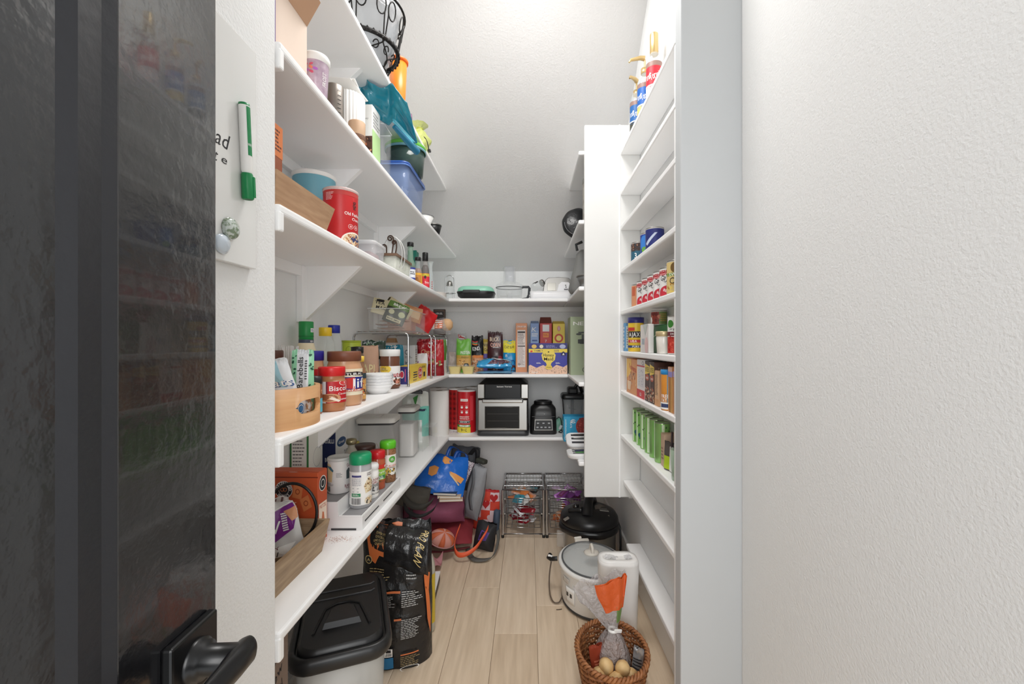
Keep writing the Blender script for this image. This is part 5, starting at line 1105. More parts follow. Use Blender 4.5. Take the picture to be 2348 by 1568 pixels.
carton('cereal_box', 'light blue cereal box with big white K', 'box', (.042, 3.075, ZB), (.058, .16, .335), M((122, 150, 196), .45), {'front': lambda P: (P.rect(.05, .05, .95, .85, M((150, 176, 214))), P.txt('K', .45, .875, .09, PAPER, w=.55, bold=False, shear=.2), P.lines(.15, .72, .85, .80, 2, PAPER, 3), P.rect(.2, .63, .8, .66, M((60, 90, 150))), P.lines(.2, .28, .8, .32, 1, INK))}, flap=.018)
carton('cereal_box', 'red cereal box with yellow patch and torn open top', 'box', (.119, 3.075, ZB), (.082, .16, .335), M((196, 44, 40), .45), {'front': lambda P: (P.rect(.22, .83, .78, .97, PAPER), P.rect(.26, .71, .74, .80, M((240, 150, 60))), P.lines(.3, .73, .7, .78, 2, M((196, 44, 40))), P.txt('7', .5, .635, .05, PAPER, w=.14))}, flap=.045, top=M((120, 60, 50), .6))
carton('cereal_box', 'yellow cereal box with red ring and oval badge', 'box', (.208, 3.075, ZB), (.083, .16, .332), M((236, 206, 66), .45), {'front': lambda P: (P.ell(.5, .90, .14, .055, M((206, 60, 50))), P.ring(.5, .90, .11, .044, .15, PAPER), P.txt('8', .5, .90, .05, PAPER, w=.10), P.ell(.5, .70, .36, .09, M((206, 64, 40))), P.ell(.5, .70, .22, .055, M((246, 226, 120))))}, flap=.02)
HB = M((40, 44, 160), .4)
def d(P):
    P.poly([(0, 0), (1, 0), (1, .30), (.9, .22), (.72, .30), (.55, .14), (.38, .29), (.2, .2), (.04, .30), (0, .26)], M((236, 196, 170))); P.spots(.02, .02, .98, .22, 70, .0028, [M((60, 40, 36))], 3)
    P.rect(0, .70, 1, .82, M((240, 214, 80))); P.txt('FAMILY', .26, .76, .055, M((60, 50, 110)), w=.22); P.txt('SIZE', .72, .76, .055, M((60, 50, 110)), w=.13)
    P.rect(0, .82, 1, .99, M((52, 52, 120))); P.ell(.14, .90, .065, .065, M((226, 190, 100))); P.ell(.33, .90, .05, .06, M((236, 226, 200))); P.ell(.88, .90, .08, .07, M((180, 186, 220))); P.lines(.45, .85, .75, .95, 3, M((150, 150, 200)))
    P.poly([(.33, .62), (.36, .46), (.45, .36), (.48, .24), (.56, .24), (.59, .36), (.68, .46), (.70, .62), (.66, .70), (.52, .80), (.37, .70)], M((240, 216, 96)))
    P.txt('Honey', .515, .62, .10, INK, w=.28); P.txt('Maid', .515, .49, .10, INK, w=.24); P.ell(.515, .72, .02, .02, INK); P.ell(.52, .22, .09, .08, M((236, 206, 90))); P.txt('Honey', .52, .22, .03, INK, w=.12)
    P.poly([(.84, .60), (.96, .60), (.97, .68), (.90, .74), (.83, .68)], M((30, 30, 90))); P.poly([(.87, .62), (.93, .62), (.90, .69)], PAPER); P.ell(.07, .74, .03, .03, M((220, 60, 60))); P.lines(.2, .33, .32, .38, 2, PAPER); P.lines(.7, .33, .82, .38, 2, PAPER); P.txt('Snack', .16, .06, .05, PAPER, w=.16)
carton('cracker_box', 'wide blue and yellow graham cracker box before the cereal boxes', 'box', (.125, 2.885, ZB), (.248, .15, .196), HB, {'front': d})
def d(P):
    P.txt('NESCO', .37, .885, .06, PAPER, w=.62); P.ell(.18, .70, .06, .018, M((70, 74, 70))); P.rect(.24, .60, .36, .70, M((90, 96, 90)))
    P.poly([(.17, .71), (.44, .72), (.44, .745), (.17, .74)], M((84, 88, 84))); P.poly([(.16, .54), (.5, .54), (.5, .60), (.40, .66), (.3, .62), (.16, .61)], M((60, 64, 62))); P.ell(.34, .58, .05, .02, M((130, 134, 130))); P.rect(.2, .535, .5, .545, INK)
    P.ring(.33, .09, .075, .05, .2, M((80, 90, 80))); P.txt('R', .33, .09, .04, M((80, 90, 80)), w=.06)
carton('appliance_box', 'tall sage green meat grinder box partly behind end panel', 'box', (.405, 2.80, ZB), (.29, .18, .362), M((164, 176, 146), .6), {'front': d})
# ================================================================ lowest back shelf
PT = M((238, 236, 233), .8, bump=(240, .5, .001))
def roll(label, x, y, wrap, rot=None, group='paper towel rolls'):
    t = T('paper_towel', label, 'paper towel', (x, y, ZA), rot if rot is not None else facing((x, y)) + PI / 2, group)
    g = G(); g.lathe([(.060, 0), (.0615, .002), (.0615, .287), (.060, .289), (.021, .289)], PT, 40, caps=False); g.build('paper', t)
    g = G(); g.lathe([(.0205, .001), (.0205, .2885)], M((150, 130, 112), .8), 24, caps=False); g.lathe([(.001, .24), (.0205, .24)], M((60, 52, 46), .8), 24, caps=False); g.build('core', t)
    if wrap: prints(t, [(cylmap(.062, .01, .279, -PI / 2, 3.0), .186, .269, True, wrap)], 'wrapper')
    return t
roll('plain white paper towel roll nearest the flour container', -.585, 2.86, None)
REDW = M((200, 36, 38), .3)
def plaid(P):
    P.rect(0, 0, 1, 1, REDW)
    def many(rs, m):
        pts = []; tr = []
        for (a, b, c, d_) in rs:
            o = len(pts); pts += [(a * P.W, b * P.H), (c * P.W, b * P.H), (c * P.W, d_ * P.H), (a * P.W, d_ * P.H)]; tr.append([o, o + 1, o + 2, o + 3])
        P.put(pts, tr, m)
    many([(0, i / 8, 1, (i + .5) / 8) for i in range(8)], M((166, 26, 30), .3))
    many([(i / 6, 0, (i + .5) / 6, 1) for i in range(6)], M((182, 30, 34), .3))
    many([(i / 6, j / 8, (i + .5) / 6, (j + .5) / 8) for i in range(6) for j in range(8)], M((96, 20, 24), .3))
roll('paper towel roll in red buffalo plaid wrap', -.492, 3.03, plaid)
def wrap(P):
    P.rect(0, .0, 1, 1, M((206, 32, 42), .3)); P.rect(0, 0, .14, 1, M((170, 26, 30), .3)); P.rect(0, 0, .64, .135, M((232, 214, 70))); P.txt('2=6', .40, .07, .075, INK, w=.22, rot=PI); P.rect(.1, .14, .64, .20, M((70, 150, 60))); P.rect(.22, .15, .6, .19, PAPER); P.txt('plus', .42, .17, .03, M((70, 150, 60)), w=.14, rot=PI)
    P.rect(.2, .235, .62, .30, PAPER); P.rect(.205, .24, .615, .295, INK); P.txt('LARGER', .41, .268, .035, PAPER, w=.34, rot=PI); P.txt('STRONGER', .41, .345, .03, PAPER, w=.36, rot=PI); P.txt('ABSORBS', .41, .39, .03, PAPER, w=.36, rot=PI)
    for u in (.33, .50):
        for v in (.5, .62): P.ell(u, v, .045, .025, PAPER); P.rect(u - .05, v + .035, u + .05, v + .042, PAPER)
    P.rect(.28, .77, .54, .83, PAPER); P.txt('BOUNTY', .41, .80, .03, REDW, w=.2, rot=PI); P.rect(.62, .3, .75, .9, M((226, 70, 80), .3))
roll('paper towel roll in red wrap with yellow corner beside the air fryer', -.415, 2.92, wrap)
for x, y, lb in ((-.585, 3.02, 'white paper towel roll behind the plain nearer one'), (-.37, 3.09, 'white paper towel roll behind the red wrapped one, by the wall'), (-.62, 3.10, 'white paper towel roll in the very corner of the lowest shelf')):
    pass
roll('white paper towel roll in the far corner behind the plaid one', -.625, 3.03, None)
roll('white paper towel roll against the wall behind the red wrapped one', -.396, 3.115, None)
# air fryer oven
AFB = M((20, 20, 21), .28, spec=.35); BST = M((178, 176, 172), .3, 1.0)
t = T('air_fryer', 'black and stainless air fryer oven with glass door', 'appliance', (-.166, 2.975, ZA))
w, dp, h = .328, .32, .368
g = G(); g.loft([rr(w * .98, dp, .03, .012), rr(w, dp, .035, .02), rr(w, dp, .035, .318), rr(w * .985, dp * .97, .035, .33), rr(w * .8, dp * .85, .04, .358), rr(w * .72, dp * .8, .04, h)], AFB); g.build('housing', t)
g = G(); g.loft([rr(w * 1.0, dp * 1.03, .03, .0), rr(w * 1.02, dp * 1.05, .03, .006), rr(w * 1.02, dp * 1.05, .03, .022), rr(w, dp * 1.02, .03, .034)], M((54, 54, 56), .4)); g.build('base_tray', t)
g = G(); g.box((0, -dp / 2 - .007, .136), (w * .97, .018, .196), BST, bev=.006); g.build('door', t)
dr = t.children[-1]
g = G(); g.box((-.004, -dp / 2 - .0168, .122), (.222, .002, .142), M((34, 32, 30), .25, spec=.2), bev=.0009); g.build('door_window', dr)
g = G(); g.tube([(.107 * sx - .004, -dp / 2 - .018, .122 + .067 * sz) for sx, sz in ((-1, -1), (1, -1), (1, 1), (-1, 1))], .002, M((110, 106, 100), .3, .8), 6, True); g.build('window_trim', dr)
for z in (.10, .145):
    g = G(); g.box((0, -dp / 2 - .0182, z), (.2, .0008, .002), M((70, 66, 62), .4)); g.build('rack_line', dr)
g = G(); g.box((0, -dp / 2 - .028, .228), (.262, .022, .022), BST, bev=.006); g.build('door_handle', dr)
for sx in (-1, 1):
    g = G(); g.box((sx * .141, -dp / 2 - .005, .288), (.048, .016, .092), BST, bev=.005); g.build('corner_trim', t)
g = G(); g.box((0, -dp / 2 - .004, .288), (.232, .014, .092), AFB, bev=.003); g.build('control_panel', t)
prints(t, [(plane((-.11, -dp / 2 - .0115, .245), (.22, 0, 0), (0, 0, .09)), .22, .09, False, lambda P: (P.txt('Instant Vortex', .55, .83, .11, PAPER, w=.44)))])
t = T('countertop_blender', 'squat black blender base with silver framed keypad', 'appliance', (.0975, 2.945, ZA))
BLK2 = M((26, 26, 27), .35)
g = G(); g.loft([rr(.172, .18, .03, 0), rr(.176, .185, .032, .01), rr(.172, .18, .032, .09), rr(.168, .172, .034, .125), rr(.166, .168, .04, .165), rr(.13, .13, .05, .188)], BLK2); g.build('base_body', t)
g = G(); g.lathe([(.058, .186), (.062, .19), (.062, .206), (.055, .212), (.040, .212), (.036, .204), (.001, .204)], BLK2, 36); g.build('jar_seat', t)
g = G(); g.loft([[(-.062, -.0935, .028), (.062, -.0935, .028), (.058, -.0925, .10), (-.058, -.0925, .10)], [(-.06, -.0955, .03), (.06, -.0955, .03), (.056, -.0945, .098), (-.056, -.0945, .098)]], STEEL, smooth=False); g.build('keypad_frame', t)
kp = t.children[-1]
g = G(); g.loft([[(-.057, -.095, .033), (.057, -.095, .033), (.053, -.0942, .095), (-.053, -.0942, .095)], [(-.056, -.0964, .034), (.056, -.0964, .034), (.052, -.0955, .094), (-.052, -.0955, .094)]], M((34, 34, 36), .3), smooth=False); g.build('keypad', kp)
for z, n in ((.076, 3), (.049, 4)):
    for i in range(n):
        g = G(); g.box(((i - (n - 1) / 2) * (.036 if n == 3 else .026), -.0968, z), (.014, .002, .009), M((170, 172, 176), .4), bev=.0008); g.build('button', kp)
g = G(); g.box((0, -.0895, .118), (.15, .004, .003), M((60, 60, 62), .3)); g.build('trim_line', t)
prints(t, [(plane((-.05, -.0868, .126), (.1, 0, 0), (0, .006, .034)), .1, .034, False, lambda P: P.txt('NINJA', .5, .5, .36, PAPER, w=.42))])
t = T('blender_jar', 'square clear blender jar with black lid and blade stack', 'jar', (.300, 2.99, ZA))
g = G(); g.loft([rr(.10, .10, .02, .0), rr(.11, .11, .02, .02), rr(.142, .142, .028, .225), rr(.137, .137, .026, .225), rr(.105, .105, .02, .022)], M((190, 194, 196), .08, alpha=.25)); g.build('jar_body', t)
g = G(); g.loft([rr(.15, .15, .028, .222), rr(.156, .156, .03, .226), rr(.156, .156, .03, .246), rr(.14, .14, .03, .256)], BLK2); g.box((.0, .0, .275), (.07, .10, .05), BLK2, bev=.014); g.build('lid', t)
g = G(); g.tube([(.0, 0, .262), (.03, -.02, .318), (.055, 0, .30), (.07, .03, .262)], .012, BLK2, 8); g.build('handle', t)
g = G(); g.lathe([(.012, .01), (.012, .215)], BLK2, 14)
for z, a in ((.05, .3), (.1, 1.2), (.15, 2.0)): g.box((0, 0, z), (.075, .012, .004), BLK2, rot=(.15, 0, a))
g.build('blade_stack', t)
g = G(); g.tube([(-.052, -.052, .0), (-.072, -.072, .225)], .004, BLK2, 6); g.build('corner_rib', t)
t = T('power_cord', 'black power cord looping beside the blender base', 'cord', (.205, 2.93, ZA))
g = G(); g.tube([(-.016, .02, .085), (.0, .02, .10), (.012, .012, .09), (.018, .0, .05), (.01, -.01, .015), (-.004, -.015, .006), (.014, -.035, .005), (.02, -.02, .012), (.008, -.005, .02)], .0035, BLACK, 8); g.build('cable', t)
g = G(); g.box((.008, -.012, .036), (.016, .012, .03), M((220, 222, 224), .3), rot=(.3, .4, .3), bev=.003); g.build('plug', t)
sack('snack_pack', 'small mint green packet tucked by the power cord', 'pack', (.210, 3.0, ZA), (.05, .085, .02), M((140, 200, 176), .4), None, rot=.2, seed=91)
# ================================================================ side shelves behind the end panel
carton('carton', 'blue strip box with red meat photo overhanging side shelf', 'box', (.288, 2.705, ZA), (.148, .10, .15), M((36, 150, 196), .5), {'front': lambda P: (P.rect(.0, 0, .28, 1, M((52, 164, 206))), P.txt('60', .40, .82, .16, PAPER, w=.16, rot=-PI / 2), P.txt('MEATS', .30, .70, .07, PAPER, w=.30, rot=-PI / 2), P.ell(.82, .62, .32, .36, M((150, 50, 44))), P.spots(.56, .3, 1, .95, 40, .006, [M((196, 90, 80)), M((120, 30, 30))], 3), P.lines(.06, .15, .12, .9, 14, PAPER, 4), P.ring(.12, .14, .08, .09, .2, PAPER)), 'left': lambda P: P.lines(.2, .2, .8, .8, 6, PAPER)})
TRW = M((240, 240, 241), .35)
def slots(t, L, Wd, z, items):
    for i, (y, c) in enumerate(items):
        g = G(); g.box((0, y, z + .0006), (L * .72, Wd * .13, .0012), M((58, 58, 62), .5), bev=.0004); g.build('slot', t)
        if c is not None:
            g = G(); g.tube([(-L * .3, y, z + .004), (0, y, z + .005), (L * .33, y, z + .004)], [.003, .0045, .006], c, 8); g.build('utensil', t)
t = T('utensil_tray', 'white tray with three slots of utensils, nearer one beside end panel', 'tray', (.303, 2.30, ZA), 0, 'white utensil trays')
g = G(); g.loft([rr(.18, .105, .03, 0), rr(.195, .115, .034, .004), rr(.205, .125, .036, .022), rr(.20, .12, .034, .027)], TRW); g.build('tray_body', t)
slots(t, .2, .125, .027, ((-.035, M((90, 150, 90), .4)), (0, M((50, 56, 90), .4)), (.035, STEEL)))
t = T('utensil_tray', 'white tray with dark slots and steel utensils, raised farther one', 'tray', (.310, 2.435, ZA + .0405), (math.radians(24), 0, 0), 'white utensil trays')
g = G(); g.loft([rr(.18, .10, .03, 0), rr(.195, .112, .034, .004), rr(.205, .125, .036, .022), rr(.20, .12, .034, .027)], TRW); g.build('tray_body', t)
slots(t, .2, .125, .027, ((-.03, None), (.005, STEEL), (.036, M((60, 50, 48), .4))))
g = G(); g.box((0, -.02, -.035), (.16, .02, .075), TRW, rot=(-.3, 0, 0), bev=.006); g.build('stand', t)
GRY = M((128, 128, 126), .55)
t = T('stand_mixer', 'grey fabric covered appliance peeking past end panel', 'appliance', (.325, 2.50, ZC))
g = G(); g.lathe([(.085, 0), (.095, .02), (.08, .09), (.062, .16), (.05, .225), (.03, .245), (.001, .25)], GRY, 36, wob=lambda a, z: 1 + .03 * math.sin(a * 7)); g.build('cover', t)
g = G(); g.tube([(-.048, -.02, .24), (-.055, -.02, .275), (-.02, -.02, .29)], .008, BLACK, 8); g.build('handle', t)
t = T('mesh_strainer', 'grey metal strainer bowl under the fabric covered appliance edge', 'strainer', (.335, 2.33, ZC))
g = G(); g.lathe([(.03, 0), (.055, .012), (.074, .045), (.078, .07), (.075, .07), (.05, .016), (.001, .006)], M((150, 150, 150), .35, .8), 36); g.build('bowl_body', t)
g = G(); g.tube(circ(.078, .07, 36), .004, STEEL, 6, True); g.build('rim', t)
BAGM = M((26, 27, 30), .3, bump=(30, .6, .006))
r = T('pan_bag', 'round pan in a black cloth bag leaning out of side shelf', 'bag', (.302, 2.64, ZD))
X = Matrix.Translation((0, 0, .102)) @ Matrix.Rotation(math.radians(78), 4, 'X')
g = G(); g.lathe([(.001, -.03), (.07, -.028), (.095, -.012), (.10, 0), (.095, .014), (.07, .026), (.001, .03)], BAGM, 44, X=X, wob=lambda a, z: 1 + .012 * math.sin(a * 9)); g.build('cloth_bag', r)
g = G(); g.tube([tuple(X @ Vector((.086 * math.cos(a), .086 * math.sin(a), .021))) for a in [PI + i / 24 * PI for i in range(25)]], .0016, M((130, 132, 134), .4), 5); g.build('piping', r)
vessel('canister', 'tall patterned grey tin peeking past edge of end panel', 'tin', (.345, 2.36, ZD), [('tin_body', [(.05, 0), (.052, .003), (.052, .24)], M((140, 134, 124), .4, vary=((190, 186, 178), 40))), ('lid', [(.0525, .238), (.054, .24), (.054, .262), (.001, .265)], STEEL)])
# ================================================================ floor, left side
carton('cardboard_box', 'brown cardboard box with marker handwriting under the lowest shelf', 'box', (-.682, 1.0, .001), (.19, .13, .55), M((128, 110, 98), .8),
       {'right': lambda P: [P.rect(.3 + .0 * i, .1, .31, 1, M((96, 82, 72))) for i in range(1)] + [P.txt(w, .62, .92 - .075 * i, .035, INK, bold=True, shear=.4, rot=.5, w=.4) for i, w in enumerate(('long', 'new', 'school', 'bags', 'books', 'art'))]})
BK = M((30, 30, 31), .34, bump=(220, .12, .0006))
t = T('storage_bin', 'clear pet food bin with big black flip lid, partly under shelf', 'bin', (-.578, 1.358, 0), .38)
W_, D_ = .256, .415
g = G(); TR = M((214, 212, 206), .22, alpha=.5)
g.loft([rr(.20, .34, .04, .001), rr(.205, .345, .042, .01), rr(.232, .39, .045, .40), rr(.224, .382, .043, .40), rr(.195, .333, .04, .014)], TR); g.build('bin_body', t)
for sx in (-.06, .06):
    g = G(); g.box((sx, -.184, .2), (.010, .006, .37), TR, rot=(-.056, 0, 0), bev=.002); g.build('ridge', t)
g = G(); g.loft([rr(W_, D_, .055, .372), rr(W_ + .012, D_ + .012, .06, .380), rr(W_ + .012, D_ + .012, .06, .400), rr(W_, D_, .055, .412), rr(W_ - .018, D_ - .018, .05, .414), rr(W_ - .026, D_ - .026, .048, .402)], BK); g.build('lid_rim', t)
g = G(); g.loft([rr(W_ - .032, D_ - .032, .05, .404), rr(W_ - .036, D_ - .036, .05, .418), rr(W_ - .05, D_ - .05, .045, .424)], BK); g.build('lid', t); ld = t.children[-1]
g = G(); g.loft([[(-.052, -.105, .4245), (.052, -.105, .4245), (.036, -.012, .4245), (.018, .004, .4245), (-.018, .004, .4245), (-.036, -.012, .4245)], [(-.046, -.10, .440), (.046, -.10, .440), (.03, -.016, .432), (.014, -.002, .430), (-.014, -.002, .430), (-.03, -.016, .432)]], BK, smooth=False); g.build('flip_tab', ld)
g = G(); g.tube([(-.075, -.12, .4255), (-.05, -.005, .4255), (-.02, .018, .4255), (.02, .018, .4255), (.05, -.005, .4255), (.075, -.12, .4255)], .004, M((16, 16, 17), .5), 6); g.build('groove', ld)
for y in (.055, .10):
    g = G(); g.tube([(-.09, y, .425), (.085, y, .425), (.095, y + .01, .425)], .003, M((56, 56, 58), .35), 6); g.build('hinge_line', ld)
g = G(); g.loft([rr(.188, .325, .04, .015), rr(.202, .35, .04, .2)], M((196, 180, 150), .8)); g.build('kibble', t)
# dog food bag
DF = M((34, 33, 34), .24, bump=(34, .8, .006), vary=((24, 24, 25), 6))
OG2 = M((214, 116, 62), .4); GLD = M((214, 190, 130), .4)
def d(P):
    P.poly([(.03, .98), (.12, .74), (.2, .70), (.26, .76), (.44, .74), (.5, .70), (.56, .76), (.58, .98)], OG2)
    P.ell(.31, .885, .20, .095, M((30, 28, 28), .3)); P.spots(.08, .93, .35, 1.0, 18, .009, [M((96, 62, 46)), M((60, 38, 30))], 3)
    P.txt('EVERYDAY', .31, .915, .016, GLD, w=.2); P.txt('EXCELLENCE', .31, .892, .016, GLD, w=.22); P.txt('UNE EXCELLENCE', .31, .868, .016, GLD, w=.28); P.txt('QUOTIDIENNE', .31, .845, .016, GLD, w=.24)
    for (u, v, c) in ((.10, .735, 'A'), (.47, .735, '38')): P.ell(u, v, .055, .032, GLD); P.ell(u, v, .044, .026, INK); P.txt(c, u, v, .022, GLD, w=.05)
    P.lines(.12, .60, .42, .68, 5, M((190, 170, 120)), 3, .3); P.rect(.26, .515, .58, .53, OG2); P.lines(.28, .42, .52, .50, 7, M((170, 170, 170)), 4, .35)
    P.lines(.60, .42, .88, .53, 8, M((196, 196, 196)), 5, .4); P.rect(.50, .335, .60, .347, OG2); P.lines(.60, .21, .88, .34, 12, M((190, 190, 190)), 6, .4); P.lines(.66, .60, .82, .64, 2, M((180, 180, 180)), 7)
    P.rect(.36, .02, .50, .10, M((24, 110, 160))); P.rect(.38, .105, .49, .16, PAPER); P.bars(.39, .11, .48, .13, INK); P.rect(.40, .135, .47, .155, INK)
    P.rect(.6, .105, .84, .113, OG2); P.lines(.6, .03, .86, .10, 6, M((150, 130, 90)), 8, .4); P.ring(.72, .012, .13, .02, .1, PAPER)
    P.poly([(.90, .66), (.955, .62), (.93, .5), (.97, .42), (.95, .30), (.99, .18), (.99, .30), (.965, .5), (.985, .62)], OG2)
r = sack('dog_food_bag', 'big black and orange dog food sack standing by the lidded bin', 'bag', (-.520, 1.735, .001), (.268, .545, .17), DF, d, rot=.10, seed=101, wr=.010, fq=9, nu=34, nv=48, crimp=.02)
g = G()
def f(u, v):
    q = v * 1.0; x = -.03 + .165 * u; n = noise.noise(Vector((u * 5, v * 5, 3.3))) * .008
    z = .538 - .02 * u - .012 * (1 - q) + .02 * math.sin(q * 3.0) - .115 * q ** 1.6 * (1 + .25 * u); y = -.006 - .085 * math.sin(min(q * 1.9, 1.57)) - .02 * q - .02 * u
    return (x, y + n, z + n)
g.grid(f, 22, 18, DF); o = g.build('rolled_top', r, solid=.004)
gg = G(); Pm = Print(gg, lambda u, v: (Vector(f(.50 + .5 * u, 1 - v)), Vector((.1, -.9, .3)).normalized()), .085, .15, eps=.003, curved=True)
Pm.txt('PRO PLAN', .64, .46, .20, GLD, w=1.2, rot=-PI / 2 - .25, bold=False); gg.build('lettering', r)
t = T('oil_jug', 'tall yellow labelled jug with frosted shoulder behind dog food sack', 'jug', (-.458, 1.905, .001), facing((-.45, 1.9)) + PI / 2)
g = G(); g.loft([rr(.088, .088, .02, 0), rr(.096, .096, .024, .01), rr(.096, .096, .026, .27), rr(.08, .08, .028, .305), rr(.045, .045, .02, .335), rr(.036, .036, .017, .345)], M((214, 212, 196), .25, alpha=.75)); g.build('jug_body', t)
g = G(); g.loft([rr(.0972, .0972, .026, .04), rr(.0972, .0972, .026, .25)], M((218, 190, 52), .4), False, False); g.build('label', t)
g = G(); g.lathe([(.019, .343), (.021, .345), (.021, .362), (.001, .364)], M((206, 204, 190), .4), 24); g.build('cap', t)
prints(t, [(plane((-.048, -.0488, .04), (.096, 0, 0), (0, 0, .21)), .096, .21, False, lambda P: (P.txt('OIL', .55, .7, .12, M((120, 100, 30)), w=.4), P.ell(.6, .35, .2, .12, M((150, 140, 110))), P.lines(.2, .08, .8, .25, 4, M((120, 100, 40)))))])
t = T('floor_scale', 'flat white square scale on the floor behind dog food sack', 'scale', (-.545, 2.13, .001), .07)
g = G(); g.box((0, 0, .03), (.19, .26, .036), M((30, 30, 32), .5), bev=.004); g.build('scale_base', t)
g = G(); g.box((0, 0, .053), (.192, .262, .010), M((240, 240, 240), .3), bev=.002); g.build('glass_plate', t)
# heap of bags
def pouch(name, label, cat, loc, size, mat, rot, seed, draw=None, wr=.010, fq=9, crimp=.03, nu=20, nv=24, group=None, pinch=0):
    return sack(name, label, cat, loc, size, mat, draw, rot=rot, seed=seed, wr=wr, stand=False, fq=fq, crimp=crimp, nu=nu, nv=nv, group=group, pinch=pinch, partname='bag_body')
def strap(pts, w, mat, t, name='strap', th=.003, side=(1, 0, 0)):
    g = G(); P_ = [Vector(p) for p in pts]; S = Vector(side).normalized() * w / 2; n = len(P_) - 1
    def f(u, v):
        x = v * n; i = min(int(x), n - 1); k = x - i
        a, b, c, d_ = P_[max(i - 1, 0)], P_[i], P_[i + 1], P_[min(i + 2, n)]
        q = .5 * (2 * b + (c - a) * k + (2 * a - 5 * b + 4 * c - d_) * k * k + (3 * b - a - 3 * c + d_) * k ** 3)
        return q + S * (2 * u - 1)
    g.grid(f, 1, n * 6, mat); return g.build(name, t, solid=th)
DRED = M((136, 38, 48), .75, bump=(60, .5, .003)); MAR = M((150, 80, 108), .7, bump=(60, .5, .003)); GYB = M((150, 152, 157), .65, bump=(50, .6, .004)); CHB = M((78, 80, 86), .6, bump=(50, .6, .004)); BLB = M((28, 108, 206), .3, bump=(26, .7, .006)); ORB = M((236, 160, 84), .5); DKB = M((34, 34, 38), .6, bump=(50, .5, .004))
r = pouch('backpack', 'dark red backpack flat on the floor under the heap', 'backpack', (-.52, 2.575, .055), (.36, .30, .10), DRED, (math.radians(-84), 0, .06), 111)
g = G(); g.tube([(-.16, .045, .02), (0, .055, .01), (.17, .04, .03)], .006, M((120, 40, 48), .6), 8); g.build('piping', r)
r = pouch('backpack', 'plum backpack lying sideways in the middle of the heap', 'backpack', (-.592, 2.72, .135), (.38, .17, .22), MAR, (.08, .02, .02), 112, wr=.008, fq=7)
strap([(-.11, -.115, .03), (-.115, -.12, .08), (-.108, -.115, .13)], .018, M((70, 60, 70), .6), r)
r = pouch('backpack', 'light grey backpack standing on end at the aisle side of heap', 'backpack', (-.372, 2.80, .118), (.125, .345, .11), GYB, (-.10, .16, -.5), 113, pinch=.35)
g = G(); g.box((-.0, .0, .375), (.07, .05, .03), M((58, 60, 52), .6), bev=.01); g.build('top_patch', r)
strap([(.03, -.06, .08), (.01, -.075, .16), (.015, -.075, .25), (-.02, -.05, .33)], .02, M((96, 98, 102), .6), r)
r = pouch('backpack', 'charcoal backpack standing upright behind the blue tote', 'backpack', (-.455, 2.93, .26), (.20, .29, .09), CHB, (-.06, .12, -.1), 114)
strap([(.04, -.05, .25), (.085, -.07, .30), (.10, -.07, .18), (.08, -.06, .08)], .03, DKB, r)
def d(P):
    P.poly([(.42, .98), (.66, .90), (.60, .76), (.50, .72), (.44, .80)], ORB); P.poly([(.20, .60), (.30, .66), (.40, .62), (.38, .44), (.30, .36), (.22, .40)], ORB); P.poly([(.64, .56), (.72, .52), (.96, .46), (.90, .32), (.80, .36), (.68, .46)], ORB)
    P.poly([(.62, .55), (.66, .46), (.86, .26), (.88, .28), (.68, .48)], M((226, 196, 150), .5))
r = pouch('tote_bag', 'shiny blue tote bag with orange patches on top of heap', 'bag', (-.545, 2.615, .335), (.30, .25, .07), BLB, (math.radians(-38), .22, .12), 115, draw=d, wr=.012, fq=8)
for x0, x1, hh in ((.0, .07, .075), (.05, .12, .055)):
    strap([(x0, .0, .235), (x0 + .012, .0, .235 + hh), ((x0 + x1) / 2 + .012, .012, .245 + hh), (x1 + .006, .01, .235 + hh * .8), (x1, .0, .225)], .022, M((22, 76, 156), .35), r, 'handle', side=(1, 0, -.4))
t = pouch('folder', 'floral patterned paper bundle between blue tote and charcoal backpack', 'papers', (-.435, 2.765, .36), (.07, .14, .012), M((206, 200, 204), .6, vary=((120, 90, 110), 130, (1, 1, 1), .08)), (-.45, .35, -.2), 116, wr=.004)
DGB = M((92, 89, 82), .7, bump=(50, .5, .004))
r = pouch('sling_bag', 'dark olive sling bag with wide straps drooping over the plum backpack', 'bag', (-.690, 2.505, .30), (.20, .13, .07), DGB, (-.5, .3, .2), 117, wr=.014)
strap([(-.09, -.05, .12), (-.06, -.09, .05), (.01, -.10, .0), (.08, -.09, .01), (.12, -.05, .06)], .035, M((70, 68, 64), .7), r, side=(.2, 0, 1))
strap([(-.05, -.07, .08), (-.02, -.10, -.02), (.06, -.12, -.05), (.13, -.10, .0), (.15, -.06, .07)], .022, DKB, r, side=(.2, 0, 1))
for i, (z, x, c, lb) in enumerate(((.0, -.47, (196, 168, 136), 'tan notebook with dark spine lying on the plum backpack'), (.017, -.478, (206, 180, 150), 'tan notebook on top of the dark-spined one'), (.034, -.50, (30, 60, 96), 'navy blue folder above the tan notebooks'))):
    t = T('notebook', lb, 'notebook', (x, 2.645 + .004 * i, .302 + z), (.02, .03, .18 - .1 * i))
    g = G(); g.box((0, 0, .0065), (.135, .10, .011), M((228, 222, 212), .8)); g.build('pages', t)
    for zz in (.0003, .0130): 
        g = G(); g.box((0, 0, zz), (.14, .104, .0016), M(c, .6), bev=.0006); g.build('cover', t)
PCH = M((222, 150, 136), .6)
t = T('striped_cap', 'peach and orange striped cap lying on dark red backpack', 'cap', (-.50, 2.51, .114), (.5, .3, .25))
g = G(); mats = [M((214, 150, 140), .6), M((206, 104, 66), .6)]
def capf(u, v): a = 2 * PI * u; b = v * PI / 2; return (.075 * math.cos(b) * math.cos(a), .055 * math.cos(b) * math.sin(a), .06 * math.sin(b))
g.grid(capf, 28, 8, PCH, mf=lambda u, v: mats[int(u * 10) % 2]); g.build('crown', t, solid=.003)
